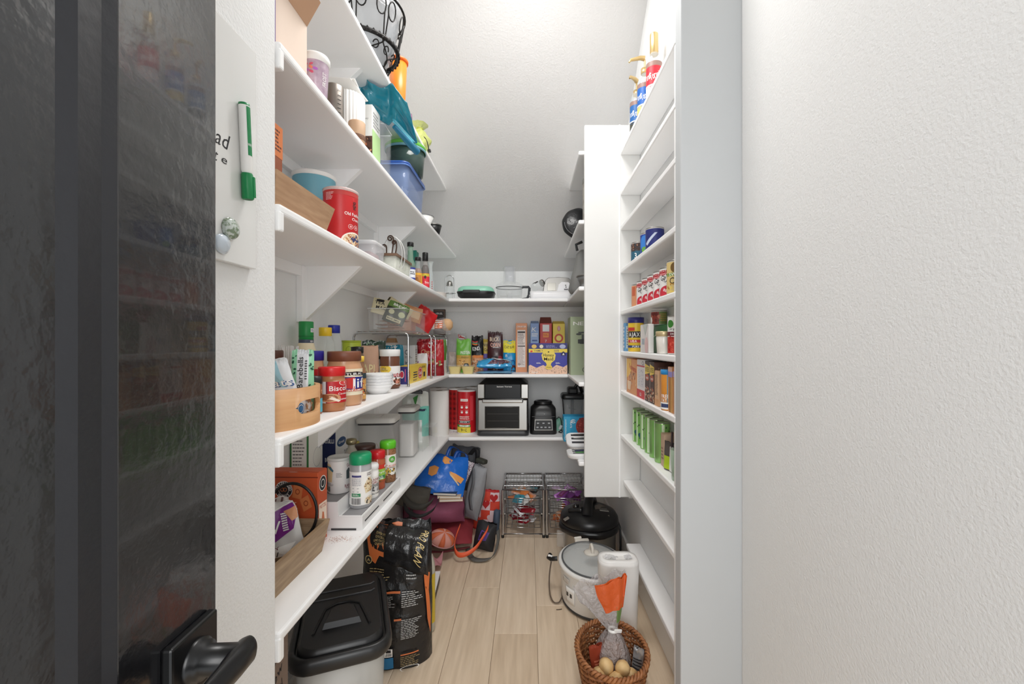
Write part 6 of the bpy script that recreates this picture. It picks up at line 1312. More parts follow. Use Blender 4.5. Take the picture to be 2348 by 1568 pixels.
g = G(); g.tube([(.075 * math.cos(a), .055 * math.sin(a), 0) for a in [2 * PI * k / 28 for k in range(28)]], .005, M((190, 140, 140), .6), 6, True); g.build('hem', t)
t = T('scarf', 'crumpled dusty pink cloth trailing beside the striped cap', 'cloth', (-.560, 2.425, .0))
g = G(); g.grid(lambda u, v: (-.06 + .14 * u, -.04 + .07 * v + .02 * math.sin(u * 6), .02 + .018 * math.sin(u * 9 + v * 4) + .05 * u * v), 20, 10, M((186, 128, 134), .7)); g.build('cloth_sheet', t, solid=.003)
ORS = M((232, 96, 56), .5)
t = T('strap', 'bright orange webbing strap looping out of the heap', 'strap', (-.322, 2.515, .03))
strap([(-.085, .07, .13), (-.102, .03, .08), (-.102, -.015, .038), (-.075, -.045, .016), (-.03, -.045, .02), (.02, -.015, .042), (.06, .04, .085), (.085, .05, .13)], .026, ORS, t, 'webbing', side=(.1, .3, 1))
r = pouch('bag', 'black drawstring bag with purple lining open on the floor', 'bag', (-.275, 2.615, .004), (.13, .16, .10), DKB, (-.25, .1, -.3), 121, draw=lambda P: (P.poly([(.3, .35), (.7, .4), (.8, .7), (.4, .75)], M((84, 56, 140))), P.poly([(.35, .4), (.5, .45), (.6, .7), (.45, .7)], M((30, 26, 40)))))
t = T('webbing_loop', 'wide dark grey handle loop lying on the floorboards', 'strap', (-.262, 2.515, .002))
strap([(-.105, .10, .012), (-.085, .03, .013), (-.045, -.035, .012), (.03, -.035, .012), (.065, .02, .02), (.08, .10, .06), (.075, .15, .10)], .03, M((92, 90, 86), .7), t, 'webbing', side=(.55, .75, .25))
HRT = [M((226, 72, 50), .6), M((236, 208, 214), .6), M((196, 32, 36), .6)]
def d(P):
    for i in range(3):
        for j in range(4):
            P.rect(i / 3, .04 + j * .23, (i + 1) / 3, .04 + (j + 1) * .23, HRT[(i + j) % 2])
    for (u, v, k) in ((.5, .66, 2), (.72, .30, 1), (.3, .25, 0), (.8, .82, 2)):
        P.poly([(u + .012 * 16 * math.sin(a) ** 3 * .8, v + .008 * (13 * math.cos(a) - 5 * math.cos(2 * a) - 2 * math.cos(3 * a) - math.cos(4 * a))) for a in [2 * PI * k2 / 22 for k2 in range(22)]], HRT[k])
r = sack('tote_bag', 'red and pink checked heart tote leaning beside wire drawers', 'bag', (-.288, 2.935, .001), (.180, .265, .06), HRT[2], d, rot=(.05, .03, -.10), seed=123, wr=.007, fq=8, crimp=.0)
pouch('bag', 'blue grey pouch squeezed between heart tote and wire drawers', 'bag', (-.215, 2.83, .004), (.045, .15, .04), M((70, 84, 104), .6), (-.1, .1, .3), 124)
t = T('tongs', 'black wire tongs hooked above the dog food sack', 'tongs', (-.640, 2.35, .002))
g = G(); g.tube([(0, 0, 0), (-.01, 0, .10), (-.02, .0, .24), (-.01, .0, .30), (.0, -.01, .24), (.01, -.02, .1), (.03, -.03, 0)], .004, BLACK, 8); g.build('wire', t)
g = G(); g.tube([(.07 * math.cos(a) + .045, -.02, .19 + .055 * math.sin(a)) for a in [-.6 + i / 20 * 4.4 for i in range(21)]], .004, BLACK, 8); g.build('hoop', t)
sack('snack_bag', 'dark brown clear-fronted pack standing between tongs and plum backpack', 'bag', (-.630, 2.46, .001), (.13, .19, .06), M((88, 70, 62), .2), lambda P: P.spots(.1, .3, .9, .8, 40, .007, [M((130, 100, 80)), M((60, 44, 38))], 3), rot=.1, seed=126, wr=.010)
# ================================================================ wire drawer units
def drawers(label, loc):
    t = T('wire_organizer', label, 'organizer', loc, 0, 'chrome wire drawer units'); w, d_, h = .262, .35, .305; X, Y = w / 2, d_ / 2
    for sx in (-1, 1):
        for sy in (-1, 1):
            g = G(); g.lathe([(.0085, .012), (.0085, h - .004), (.0088, h)], CHROME, 12, c=(sx * X, sy * Y, 0)); g.lathe([(.0095, 0), (.0095, .018), (.0085, .019)], BLACK, 12, c=(sx * X, sy * Y, 0)); g.build('post', t)
    for z, nm in ((h, 'top_frame'), (.022, 'bottom_frame')):
        g = G(); g.tube([(-X, -Y, z), (X, -Y, z), (X, Y, z), (-X, Y, z)], .0055, CHROME, 8, True); g.build(nm, t)
    for i in range(1, 12):
        x = -X + w * i / 12; g = G(); g.tube([(x, -Y, h + .003), (x, Y, h + .003)], .0014, STEEL, 5); g.build('wire', t)
    for y in (-.09, .03, .12):
        g = G(); g.tube([(-X, y, h - .001), (X, y, h - .001)], .0024, CHROME, 6); g.build('cross_wire', t)
    for z0, z1 in ((.185, .245), (.058, .150)):
        b = bpy.data.objects.new('drawer_basket', None); COL.objects.link(b); b.parent = t
        bx, by = X - .022, Y - .012
        for z, q in ((z0, .002), (z1, .0034), ((z0 + z1) / 2, .0016), (z0 + (z1 - z0) * .75, .0016), (z0 + (z1 - z0) * .25, .0016)):
            g = G(); g.tube([(-bx, -by, z), (bx, -by, z), (bx, by, z), (-bx, by, z)], q, CHROME, 6, True); g.build('hoop', b)
        for i in range(7):
            x = -bx + 2 * bx * i / 6; g = G(); g.tube([(x, -by, z1), (x, -by, z0), (x, by, z0), (x, by, z1)], .0017, CHROME, 5); g.build('wire', b)
        for sx in (-1, 1):
            g = G(); g.box((sx * (X - .011), 0, z1 - .004), (.010, d_ - .02, .008), STEEL, bev=.001); g.build('runner', t)
    return t
U1, U2 = (-.034, 2.965, .001), (.2495, 2.965, .001)
drawers('chrome two-tier wire drawer unit beside the heart tote', U1)
drawers('chrome two-tier wire drawer unit behind the pressure cooker', U2)
R = random.Random(31)
def candies(U, z, n, cols, label, group, ys=(-.135, .0)):
    first = None
    for i in range(n):
        m = M(cols[i % len(cols)], .25); w, h = R.uniform(.065, .10), R.uniform(.042, .06)
        x, y = R.uniform(-.055, .055), R.uniform(*ys)
        k = i % 5
        o = sack('candy_packet', label, 'candy', (U[0] + x, U[1] + y, U[2] + z + .012 + .0040 * i), (w, h, .012), m, (lambda P: (P.rect(.1, .25, .9, .75, M(cols[(i + 1) % len(cols)], .3)), P.lines(.2, .35, .8, .65, 2, M(cols[(i + 2) % len(cols)], .3), i))) if i % 2 else None,
                 rot=(R.uniform(-1.9, -.7), R.uniform(-.4, .4), R.uniform(-1.2, 1.2)), group=group, seed=200 + i, wr=.003, stand=False, nu=8, nv=8, fq=30)
candies(U1, .186, 13, [(222, 130, 70), (60, 52, 50), (70, 150, 170), (226, 190, 160), (230, 228, 226), (196, 150, 130)], 'orange, teal and white wrapped candy in upper drawer beside heart tote', 'candy in upper drawer by the tote')
candies(U1, .060, 20, [(226, 224, 228), (150, 30, 44), (236, 236, 238), (120, 26, 40), (200, 200, 206)], 'silver and dark red wrapped candy in lower drawer beside heart tote', 'candy in lower drawer by the tote')
candies(U2, .186, 15, [(158, 90, 176), (190, 120, 200), (220, 190, 226), (120, 60, 130), (110, 50, 70)], 'purple wrapped candy in upper drawer behind pressure cooker', 'candy in upper drawer behind the cooker')
candies(U2, .060, 10, [(222, 130, 76), (200, 104, 60), (236, 190, 150)], 'orange wrapped candy in lower drawer behind pressure cooker', 'candy in lower drawer behind the cooker')
# ================================================================ floor, right side
t = T('pressure_cooker', 'black lidded steel pressure cooker on floor beneath end panel', 'cooker', (.352, 2.537, .001), -.15)
PK = M((27, 27, 28), .32)
g = G(); g.lathe([(.135, .0), (.15, .004), (.152, .05), (.152, .175)], STEEL, 48); g.build('steel_body', t)
g = G(); g.lathe([(.153, .0), (.156, .004), (.156, .035), (.153, .04)], PK, 48); g.build('foot_band', t)
g = G(); g.lathe([(.153, .168), (.168, .174), (.172, .19), (.170, .208), (.160, .212)], PK, 48, wob=lambda a, z: 1 + (.035 if (math.sin(a * 4) > .78) else 0)); g.build('collar', t)
g = G(); g.lathe([(.166, .214), (.169, .220), (.165, .245), (.150, .268), (.115, .285), (.06, .293), (.001, .295)], PK, 56); g.build('lid', t)
g = G(); g.tube([(0.02, .115, .27), (.012, .09, .305), (0, .03, .335), (-.004, -.03, .33), (-.008, -.075, .30), (-.01, -.10, .27)], [.03, .03, .027, .027, .03, .034], PK, 12); g.build('handle', t)
g = G(); g.loft([[(.035, -.105, .272), (.118, -.085, .268), (.128, .02, .272), (.06, .05, .287), (.03, .0, .292)], [(.04, -.098, .282), (.112, -.079, .276), (.12, .016, .281), (.06, .043, .296), (.034, .0, .301)]], M((140, 134, 126), .35, .7), smooth=False); g.build('control_plate', t)
cp = t.children[-1]
g = G(); g.box((.083, -.022, .286), (.052, .05, .005), M((180, 178, 172), .3, .7), rot=(-.06, .12, .15), bev=.002); g.build('screen_frame', cp)
g = G(); g.box((.083, -.018, .2885), (.040, .032, .004), M((74, 76, 74), .2), rot=(-.06, .12, .15)); g.build('screen', cp)
g = G(); g.box((-.075, -.055, .292), (.085, .045, .026), PK, rot=(0, -.15, -.2), bev=.010, seg=3); g.build('valve_cover', t)
g = G(); g.lathe([(.016, 0), (.018, .004), (.016, .016), (.001, .021)], M((14, 14, 15), .15, coat=1), 20, c=(-.075, -.055, .304)); g.build('steam_valve', t)
g = G(); g.box((-.11, -.10, .262), (.07, .02, .006), M((150, 144, 136), .4, .6), rot=(.2, -.3, .6), bev=.002); g.build('badge', t)
g = G(); g.tube([(.165, .04, .20), (.178, .02, .17), (.180, .0, .08), (.176, -.01, .01)], .006, BLACK, 8); g.build('power_cord', t)
g = G(); g.loft([rr(.05, .02, .008, .08, c=(-.158, -.06)), rr(.05, .025, .008, .165, c=(-.158, -.06))], M((200, 196, 190), .1, alpha=.35)); g.build('drip_cup', t)
WH2 = M((232, 230, 226), .35)
def oval(a, b, z, n=52): return [(a * math.cos(2 * PI * k / n), b * math.sin(2 * PI * k / n), z) for k in range(n)]
t = T('slow_cooker', 'white oval slow cooker with clear glass lid on the floor', 'cooker', (.305, 2.115, .001), .12)
g = G(); g.loft([oval(.13, .165, .0), oval(.138, .175, .004), oval(.142, .18, .02), oval(.150, .188, .165), oval(.150, .188, .172)], WH2); g.build('base_shell', t)
g = G(); g.loft([oval(.139, .176, .003), oval(.1435, .181, .006), oval(.1435, .181, .014), oval(.141, .178, .016)], M((60, 60, 60), .5), False, False); g.build('foot_line', t)
g = G(); g.loft([oval(.150, .188, .170), oval(.158, .197, .176), oval(.159, .198, .188), oval(.152, .19, .195), oval(.142, .18, .194), oval(.138, .176, .184)], M((240, 239, 236), .25), False, False); g.build('crock_rim', t)
g = G(); g.loft([oval(.137, .175, .185), oval(.1, .13, .06), oval(.08, .1, .05)], M((214, 212, 208), .3), False, True); g.build('crock', t)
LG = M((200, 206, 208), .06, alpha=.42)
g = G(); g.loft([oval(.139, .177, .197), oval(.12, .155, .208), oval(.085, .11, .219), oval(.04, .05, .225)], LG, False, True); g.build('glass_lid', t)
g = G(); g.tube(oval(.140, .178, .197), .004, M((92, 94, 96), .3), 8, True); g.build('lid_gasket', t)
g = G(); g.lathe([(.036, .224), (.038, .228), (.03, .233), (.001, .235)], M((222, 216, 206), .4), 28); g.tube([(0, -.022, .23), (0, -.018, .255), (0, 0, .266), (0, .018, .255), (0, .022, .23)], .007, M((222, 216, 206), .4), 10); g.build('lid_knob', t)
g = G(); g.box((.0, .196, .198), (.075, .022, .014), M((222, 216, 206), .4), bev=.004); g.box((-.02, .202, .21), (.04, .012, .01), M((232, 228, 220), .4), rot=(.3, 0, .2), bev=.003); g.build('latch', t)
g = G(); g.tube([(-.152, .085, .165), (-.185, .09, .163), (-.192, .11, .16), (-.180, .13, .165)], .011, BLACK, 10); g.tube([(-.176, .09, .172), (-.192, .108, .171)], .007, PAPER, 8); g.build('side_handle', t)
g = G(); g.tube(smooth([(-.182, .09, .15), (-.195, .07, .09), (-.2, .03, .03), (-.19, -.01, .008), (-.165, -.02, .008), (-.146, 0, .02)]), .0035, M((96, 80, 66), .5), 6); g.build('power_cord', t)
for (a0, a1, z0, z1, m, nm) in ((3.52, 3.86, .045, .118, M((244, 243, 240), .3), 'control_panel'), (3.40, 3.66, .132, .155, M((206, 200, 192), .4), 'brand_plate')):
    g = G(); g.grid(lambda u, v: ((.1545 + .0) * 1.0 * math.cos(a0 + (a1 - a0) * u) * (.947 + .06 * (z0 + (z1 - z0) * v) / .17), .1935 * math.sin(a0 + (a1 - a0) * u) * (.947 + .06 * (z0 + (z1 - z0) * v) / .17), z0 + (z1 - z0) * v), 8, 4, m); g.build(nm, t, solid=.002)
for a in (3.60, 3.74):
    g = G(); g.box((.150 * math.cos(a), .1885 * math.sin(a), .085), (.006, .014, .018), M((60, 58, 56), .3), rot=(0, 0, a), bev=.001); g.build('button', t)
t = T('trash_bin', 'slim white rounded bin with plastic liner beside slow cooker', 'bin', (.372, 1.815, .001))
g = G(); g.loft([rr(.145, .09, .035, 0), rr(.15, .095, .037, .004), rr(.166, .112, .042, .335), rr(.166, .112, .042, .342), rr(.158, .104, .04, .347)], M((238, 237, 235), .38)); g.build('bin_body', t)
g = G(); g.loft([rr(.158, .104, .04, .346), rr(.156, .102, .039, .352), rr(.135, .07, .03, .3535), rr(.118, .048, .022, .3525), rr(.112, .042, .02, .345)], M((240, 239, 237), .35), False, False); g.build('lid', t)
g = G(); g.prism([p[:2] for p in rr(.113, .043, .02)], .3440, .3455, M((60, 60, 64), .6)); g.build('opening', t)
g = G(); g.grid(lambda u, v: (-.055 + .11 * u, -.02 + .04 * v, .3465 + .012 * abs(noise.noise(Vector((u * 7, v * 5, 4)))) + .006 * math.sin(u * 8)), 26, 10, M((226, 226, 228), .25, alpha=.75)); g.build('liner', t)
# wicker basket
WK = [M((150, 96, 56), .55, vary=((112, 66, 36), 40)), M((170, 112, 66), .55, vary=((128, 78, 44), 40))]
t = T('wicker_basket', 'brown woven wicker basket holding bread bag and potatoes on the floor', 'basket', (.292, 1.535, .001), -.05)
BH = .165
def wr_(z): q = z / BH; return (.083 + .038 * q ** .8, .108 + .044 * q ** .8)
NS = 30
for i in range(NS):
    a = 2 * PI * i / NS; g = G(); g.tube([(wr_(z)[0] * math.cos(a), wr_(z)[1] * math.sin(a), z) for z in (.004, .04, .08, .12, BH)], .0032, WK[0], 6); g.build('stake', t)
rows = 17
for j in range(rows):
    z = .008 + (BH - .016) * j / (rows - 1); A, B = wr_(z); g = G(); n = NS * 4
    g.tube([((A + .0052 * math.cos(NS / 2 * (2 * PI * k / n) + PI * j)) * math.cos(2 * PI * k / n), (B + .0052 * math.cos(NS / 2 * (2 * PI * k / n) + PI * j)) * math.sin(2 * PI * k / n), z + .0012 * math.sin(k * 1.7 + j)) for k in range(n)], .0046, WK[j % 2], 6, True); g.build('woven_strand', t)
for ph in (0, PI):
    A, B = wr_(BH); g = G(); n = 150
    g.tube([((A + .006 * math.cos(28 * 2 * PI * k / n + ph)) * math.cos(2 * PI * k / n), (B + .006 * math.cos(28 * 2 * PI * k / n + ph)) * math.sin(2 * PI * k / n), BH + .004 + .006 * math.sin(28 * 2 * PI * k / n + ph)) for k in range(n)], .0052, WK[1], 6, True); g.build('braided_rim', t)
g = G(); g.prism([(.082 * math.cos(2 * PI * k / 32), .106 * math.sin(2 * PI * k / 32)) for k in range(32)], .002, .008, WK[0]); g.build('base', t)
FILM3 = M((204, 199, 199), .07, alpha=.48, bump=(90, 1.0, .016), spec=1.0)
r = T('bread_bag', 'clear twisted bread bag with orange label flaring out of wicker basket', 'bag', (.304, 1.572, .0095))
def f(u, v):
    a = 2 * PI * u; q = noise.noise(Vector((math.cos(a) * 2.2, math.sin(a) * 2.2, v * 4)))
    if v < .42: k = v / .42; R_ = .062 * math.sin(PI * (.12 + .80 * k)) ** .8; return (R_ * (1 + .20 * q) * math.cos(a), R_ * (1 + .20 * q) * math.sin(a), .20 * k)
    k = (v - .42) / .58; W2 = .014 + .085 * k ** .85; T2 = .014 + .016 * k
    return (W2 * math.cos(a) - .045 * k + .008 * q, T2 * math.sin(a) * (1 + .5 * q) + .03 * k + .026 * q * k + .008 * math.sin(a * 9 + 3 * q) * k, .20 + .165 * k + .012 * q * k + .03 * k * math.cos(a))
ORP = M((212, 92, 40), .22, bump=(50, .7, .004))
g = G(); g.grid(f, 60, 40, FILM3, mf=lambda u, v: ORP if (v > .66 and (.72 < u)) else FILM3); g.build('plastic_film', r)
g = G(); g.grid(lambda u, v: Vector(f(.72 + .27 * u, .66 + .33 * v)) + Vector((.002, -.004, 0)), 8, 10, ORP); g.build('printed_panel', r)
g = G(); g.grid(lambda u, v: Vector(f(.84 + .10 * u, .52 + .18 * v)) + Vector((.001, -.003, 0)), 4, 6, M((110, 140, 80), .3)); g.build('printed_panel', r)
g = G(); g.tube(circ(.015, .2, 14), .005, PAPER, 8, True); g.box((.016, -.012, .203), (.03, .006, .012), PAPER, rot=(0, .2, .3), bev=.002); g.build('twist_tie', r)
g = G(); g.lathe([(.02, .03), (.045, .05), (.050, .10), (.048, .14), (.030, .165), (.001, .172)], M((146, 98, 66), .7, vary=((110, 70, 46), 60)), 24, wob=lambda a, z: 1 + .06 * math.sin(a * 3 + z * 40)); g.build('bread_loaf', r)
PL_ = ('beside the rust red packet', 'in the middle of the near rim', 'beside the silver foil bag', 'stacked over the gap on the rust red packet side', 'stacked over the gap on the silver foil side')
for i, (x, y, z, rx) in enumerate(((.240, 1.480, .106, .0285), (.292, 1.455, .106, .030), (.346, 1.478, .106, .0275), (.266, 1.488, .132, .027), (.320, 1.478, .134, .026))):
    t = T('potato', 'pale yellow potato in wicker basket, ' + PL_[i], 'potato', (x, y, z + .006), (.3 * i, .4 * i, .9 * i), 'potatoes in the wicker basket')
    g = G(); g.lathe([(.001, -rx * .95), (rx * .55, -rx * .8), (rx * .95, -rx * .25), (rx, rx * .2), (rx * .7, rx * .75), (.001, rx * 1.0)], M((226, 194, 140), .55, vary=((204, 164, 108), 35)), 20, wob=lambda a, z: 1 + .07 * math.sin(a * 2 + i + z * 30)); g.build('potato_body', t)
    g = G(); g.lathe([(.001, .0), (.003, .0002), (.001, .001)], M((140, 100, 60), .7), 8, c=(rx * .2, 0, rx * .93)); g.build('eye_spot', t)
sack('snack_bag', 'crumpled rust red snack packet beside bread in wicker basket', 'bag', (.252, 1.545, .06), (.055, .11, .022), M((150, 62, 42), .25), lambda P: P.lines(.2, .3, .8, .6, 4, M((210, 120, 90))), rot=(-.1, -.1, .4), seed=131, wr=.010)
sack('snack_bag', 'silver crinkled foil bag against far rim inside wicker basket', 'bag', (.378, 1.53, .07), (.04, .11, .018), M((196, 198, 202), .2, .6), lambda P: [P.poly([(.1, .3 + .1 * i), (.9, .34 + .1 * i), (.9, .37 + .1 * i), (.1, .33 + .1 * i)], INK) for i in range(4)], rot=(0, .1, -.7), seed=132, wr=.010)
g = G(); g.tube([(-.013, 0, .002), (0, .001, .0022), (.013, .005, .002)], .0016, M((70, 56, 44), .7), 6); o = g.build('twig', None, loc=(.142, 2.03, .0005)); tag(o, 'tiny dark twig lying on the floorboards', 'twig')
# ================================================================ narrow rack shelves, top to bottom
GOLD = M((206, 178, 124), .3, .6)
def syrup(label, y, lab, h=.235, pump=None):
    t = vessel('syrup_bottle', label, 'bottle', (.507, y, ZR[0] + .0008), [('glass', [(.028, 0), (.031, .004), (.031, .172), (.027, .192), (.0145, .213), (.0135, h)], M((206, 212, 214), .06, alpha=.35))] +
        ([('cap', [(.016, h - .03), (.017, h - .028), (.017, h + .052), (.0155, h + .055), (.001, h + .056)], GOLD)] if pump is None else [('collar', [(.0145, h - .02), (.016, h - .018), (.016, h + .004), (.001, h + .006)], GOLD)]),
        lab=(.0313, .03, .165, 2.9, lab))
    if pump is not None:
        g = G(); g.tube([(0, 0, h), (0, 0, h + .045)], .004, GOLD, 8); a = pump
        g.tube([(0, 0, h + .05), (.02 * math.cos(a), .02 * math.sin(a), h + .052), (.062 * math.cos(a), .062 * math.sin(a), h + .042), (.068 * math.cos(a), .068 * math.sin(a), h + .032)], [.011, .009, .006, .004], GOLD, 10); g.build('pump_head', t)
    return t
def lb(c, c2, w): return lambda P: (P.rect(0, 0, 1, 1, M(c, .4)), P.rect(0, 0, 1, .28, M(c2, .4)), P.rect(0, .86, 1, 1, M((150, 120, 110), .4)), P.txt(w, .52, .58, .22, PAPER, w=.42, rot=.25), P.txt(w, .2, .58, .2, PAPER, w=.3, rot=.25), P.rect(0, .28, 1, .32, PAPER))
syrup('gold capped syrup bottle with red label on topmost rack shelf', 1.762, lb((206, 36, 52), (236, 232, 230), 'Torani'), .235)
syrup('gold pump syrup bottle with blue and yellow label on rack top', 1.905, lb((24, 96, 180), (232, 206, 120), 'Torani'), .235, pump=PI + .28)
syrup('short gold pump syrup bottle, last toward end panel on rack top', 2.045, lb((30, 100, 170), (70, 70, 60), 'Torani'), .22, pump=PI + 1.1)
def can(label, y, z, r, h, lab, x=.507, group=None, body=(210, 208, 204), cat='can', name='food_can', n=32):
    return vessel(name, label, cat, (x, y, z), [('can_body', [(r * .96, 0), (r, .002), (r, h - .003), (r * .97, h)], M(body, .3, .5)), ('rim', [(r * .96, h - .001), (r * 1.01, h), (r * 1.01, h + .002), (r * .95, h + .002), (r * .93, h - .001), (.001, h - .001)], STEEL)], n=n, lab=(r * 1.003, .004, h - .004, 2.95, lab), group=group)
Z4 = ZR[3] + .0008
can('small brown and teal can next to end panel, under empty rack shelf', 2.00, Z4, .036, .088, lambda P: (P.rect(0, 0, 1, 1, M((40, 96, 120))), P.rect(0, .55, 1, 1, M((70, 48, 40))), P.txt('3', .35, .3, .3, PAPER, w=.1), P.spots(0, .6, 1, .95, 14, .006, [M((150, 110, 90))], 3)))
can('small bright blue can with green spot on same rack shelf', 1.835, Z4, .036, .088, lambda P: (P.rect(0, 0, 1, 1, M((26, 60, 150))), P.ell(.3, .55, .2, .4, M((60, 130, 214))), P.ell(.3, .2, .12, .15, M((110, 170, 60))), P.spots(.4, .1, 1, .95, 14, .008, [M((30, 30, 80)), M((214, 214, 230))], 3)))
can('small navy can beside bright blue can on rack shelf', 1.752, Z4, .036, .088, lambda P: (P.rect(0, 0, 1, 1, M((30, 40, 110))), P.poly([(.1, .3), (.5, .8), (.6, .8), (.2, .2)], M((190, 200, 220)))))
Z5 = ZR[4] + .0008
can('tan orange can at end panel side of the red and white cans', 1.985, Z5, .037, .100, lambda P: (P.rect(0, 0, 1, 1, M((216, 150, 110))), P.rect(.1, .5, .3, .95, M((196, 100, 70))), P.ell(.65, .3, .06, .08, M((190, 90, 60))), P.ell(.8, .1, .2, .16, PAPER)))
def brand(P):
    P.rect(0, 0, 1, 1, M((232, 230, 228))); P.rect(0, .76, 1, .96, M((176, 40, 50))); P.rect(.1, .80, .9, .84, M((222, 150, 150))); P.txt('GRAND', .42, .55, .2, INK, w=.55, rot=-.5); P.ell(.42, .08, .34, .3, M((200, 50, 66))); P.txt('BEST', .42, .16, .1, PAPER, w=.3, rot=-.4)
brand_pos = (1.893, 1.806, 1.722, 1.640, 1.560)
ORD = ('first', 'second', 'third', 'fourth', 'fifth', 'sixth')
first = can('white can with red band and arched lettering, first of five from end panel', brand_pos[0], Z5, .037, .102, brand, group='red banded white cans')
for i, y in enumerate(brand_pos[1:]): clone(first, (.507, y, Z5), facing((.507, y)) + PI / 2, 'white can with red band and arched lettering, %s of five from end panel' % ORD[i + 1])
can('tan sweet corn can with green stripe by red banded cans', 1.478, Z5, .037, .112, lambda P: (P.rect(0, 0, 1, 1, M((222, 196, 130))), P.rect(0, .54, 1, .66, M((100, 150, 60))), P.txt('SWEET', .45, .60, .09, PAPER, w=.5), P.txt('Corn', .48, .40, .2, M((50, 40, 30)), w=.5), P.ell(.4, .82, .14, .16, M((120, 90, 40))), P.spots(.1, .02, .9, .3, 26, .005, [M((240, 210, 90)), M((190, 140, 50))], 3)))
bottle('bottle', 'dark green bottle nearest the jamb in the can row', (.507, 1.418, Z5), .029, .085, .0125, .165, M((34, 80, 50), .15), .03, M((20, 24, 30), .3), None, .5, lab=(.0295, .012, .08, 2.8, lambda P: (P.rect(0, 0, 1, 1, M((40, 120, 66))), P.txt('S', .4, .5, .4, INK, w=.2), P.rect(0, .85, 1, 1, M((150, 170, 90))))), sh=.03)
Z6 = ZR[5] + .0008
carton('carton', 'thin light blue carton at end panel on the salt can shelf', 'box', (.500, 2.125, Z6), (.07, .028, .135), M((96, 150, 196), .5), {'left': lambda P: P.lines(.1, .1, .9, .9, 6, PAPER), 'front': lambda P: (P.rect(.1, .1, .9, .9, M((190, 206, 220))), P.lines(.15, .2, .85, .8, 7, M((110, 120, 140))))})
vessel('salt_can', 'yellow can with navy lid and dark lettering beside blue carton', 'can', (.503, 2.045, Z6), [('can_body', [(.034, 0), (.036, .003), (.036, .135)], M((232, 196, 60), .4)), ('lid', [(.0365, .132), (.0375, .134), (.0375, .158), (.001, .16)], M((44, 44, 120), .4))], lab=(.0362, .002, .132, 2.95, lambda P: (P.rect(.05, .72, .45, .84, M((196, 60, 50))), P.rect(.1, .48, .75, .70, M((50, 46, 44))), P.txt('AJAX', .42, .59, .15, PAPER, w=.5), P.rect(.1, .30, .8, .40, M((200, 70, 70))), P.txt('USA', .4, .35, .08, PAPER, w=.3), P.rect(0, .12, 1, .2, M((50, 70, 120))), P.txt('PURE', .5, .16, .06, PAPER, w=.3))))
carton('carton', 'white carton with pale pink drawing before the green carton', 'box', (.472, 1.74, Z6), (.02, .125, .112), M((226, 222, 220), .5), {'left': lambda P: (P.ell(.75, .25, .2, .3, M((226, 190, 190))), P.rect(.2, .3, .5, .5, M((170, 180, 190))), P.poly([(.3, 1), (.6, .6), (.9, 1)], M((190, 196, 190))))})
carton('carton', 'long dark green sweetener carton lying behind the cream jar', 'box', (.531, 1.655, Z6), (.042, .30, .108), M((40, 120, 60), .5), {'left': lambda P: (P.poly([(0, 0), (.1, 0), (.07, .6), (.12, 1), (0, 1)], PAPER), P.poly([(.08, .6), (.3, .75), (.31, .73), (.09, .56)], M((180, 214, 180))), P.txt('Sweet', .45, .4, .16, PAPER, w=.22, bold=False), P.txt('Leaf', .45, .14, .1, PAPER, w=.14))})
can('can with red beans and green halves on its label atop cartons', 1.745, Z6 + .1095, .031, .056, lambda P: (P.rect(0, 0, .5, 1, M((146, 60, 48))), P.rect(.5, 0, 1, 1, M((120, 140, 80))), P.spots(.05, .2, .5, .9, 14, .007, [M((200, 120, 90)), M((110, 40, 36))], 3), P.ell(.08, .3, .1, .3, PAPER), P.lines(.55, .2, .95, .9, 4, M((190, 150, 80)))), x=.522)
vessel('cream_jar', 'squat glass jar of white cream with pale gold lid', 'jar', (.482, 1.558, Z6), [('jar_body', [(.020, 0), (.0225, .003), (.0255, .058), (.024, .062)], M((232, 228, 220), .2)), ('lid', [(.0255, .062), (.027, .063), (.027, .078), (.0255, .080), (.001, .080)], M((206, 186, 144), .35, .4))], n=32)
can('white carton style can with green oval and red tomato photo', 1.478, Z6, .034, .128, lambda P: (P.rect(0, 0, 1, 1, M((236, 236, 232))), P.rect(0, 0, 1, .46, M((196, 56, 44))), P.spots(0, .02, 1, .45, 34, .007, [M((222, 90, 70)), M((160, 36, 30))], 3), P.rect(0, .48, 1, .60, M((110, 40, 50))), P.txt('DICED', .38, .54, .05, PAPER, w=.3), P.ell(.22, .82, .13, .11, M((60, 130, 50))), P.ell(.52, .86, .12, .08, M((70, 90, 80))), P.txt('organic', .4, .68, .06, M((60, 70, 70)), w=.4)))
Z7 = ZR[6] + .0008
def rackbox(label, y0, y1, h, col, draw, x0=.470, w=.07, front=None, rot=0):
    return carton('carton', label, 'box', (x0 + w / 2, (y0 + y1) / 2, Z7), (w, y1 - y0 - .003, h), M(col, .5), {'left': draw, 'front': front or (lambda P: P.lines(.2, .1, .8, .9, 8, M((120, 100, 90))))}, rot=rot)
rackbox('orange shells and cheese carton with pouring cup picture, by end panel', 1.895, 2.095, .158, (222, 150, 92), lambda P: (P.poly([(0, .4), (.5, .6), (.5, 1), (0, 1)], M((240, 190, 80))), P.txt('Velveeta', .62, .76, .16, M((190, 40, 30)), w=.7, rot=-.1), P.txt('SHELLS', .75, .6, .05, M((120, 50, 30)), w=.3), P.spots(.3, .3, 1, .58, 22, .011, [M((206, 150, 110)), M((160, 90, 60)), M((240, 200, 150))], 3), P.poly([(.1, .35), (.5, .35), (.44, .1), (.16, .1)], M((240, 206, 170))), P.rect(0, 0, .05, 1, PAPER)))
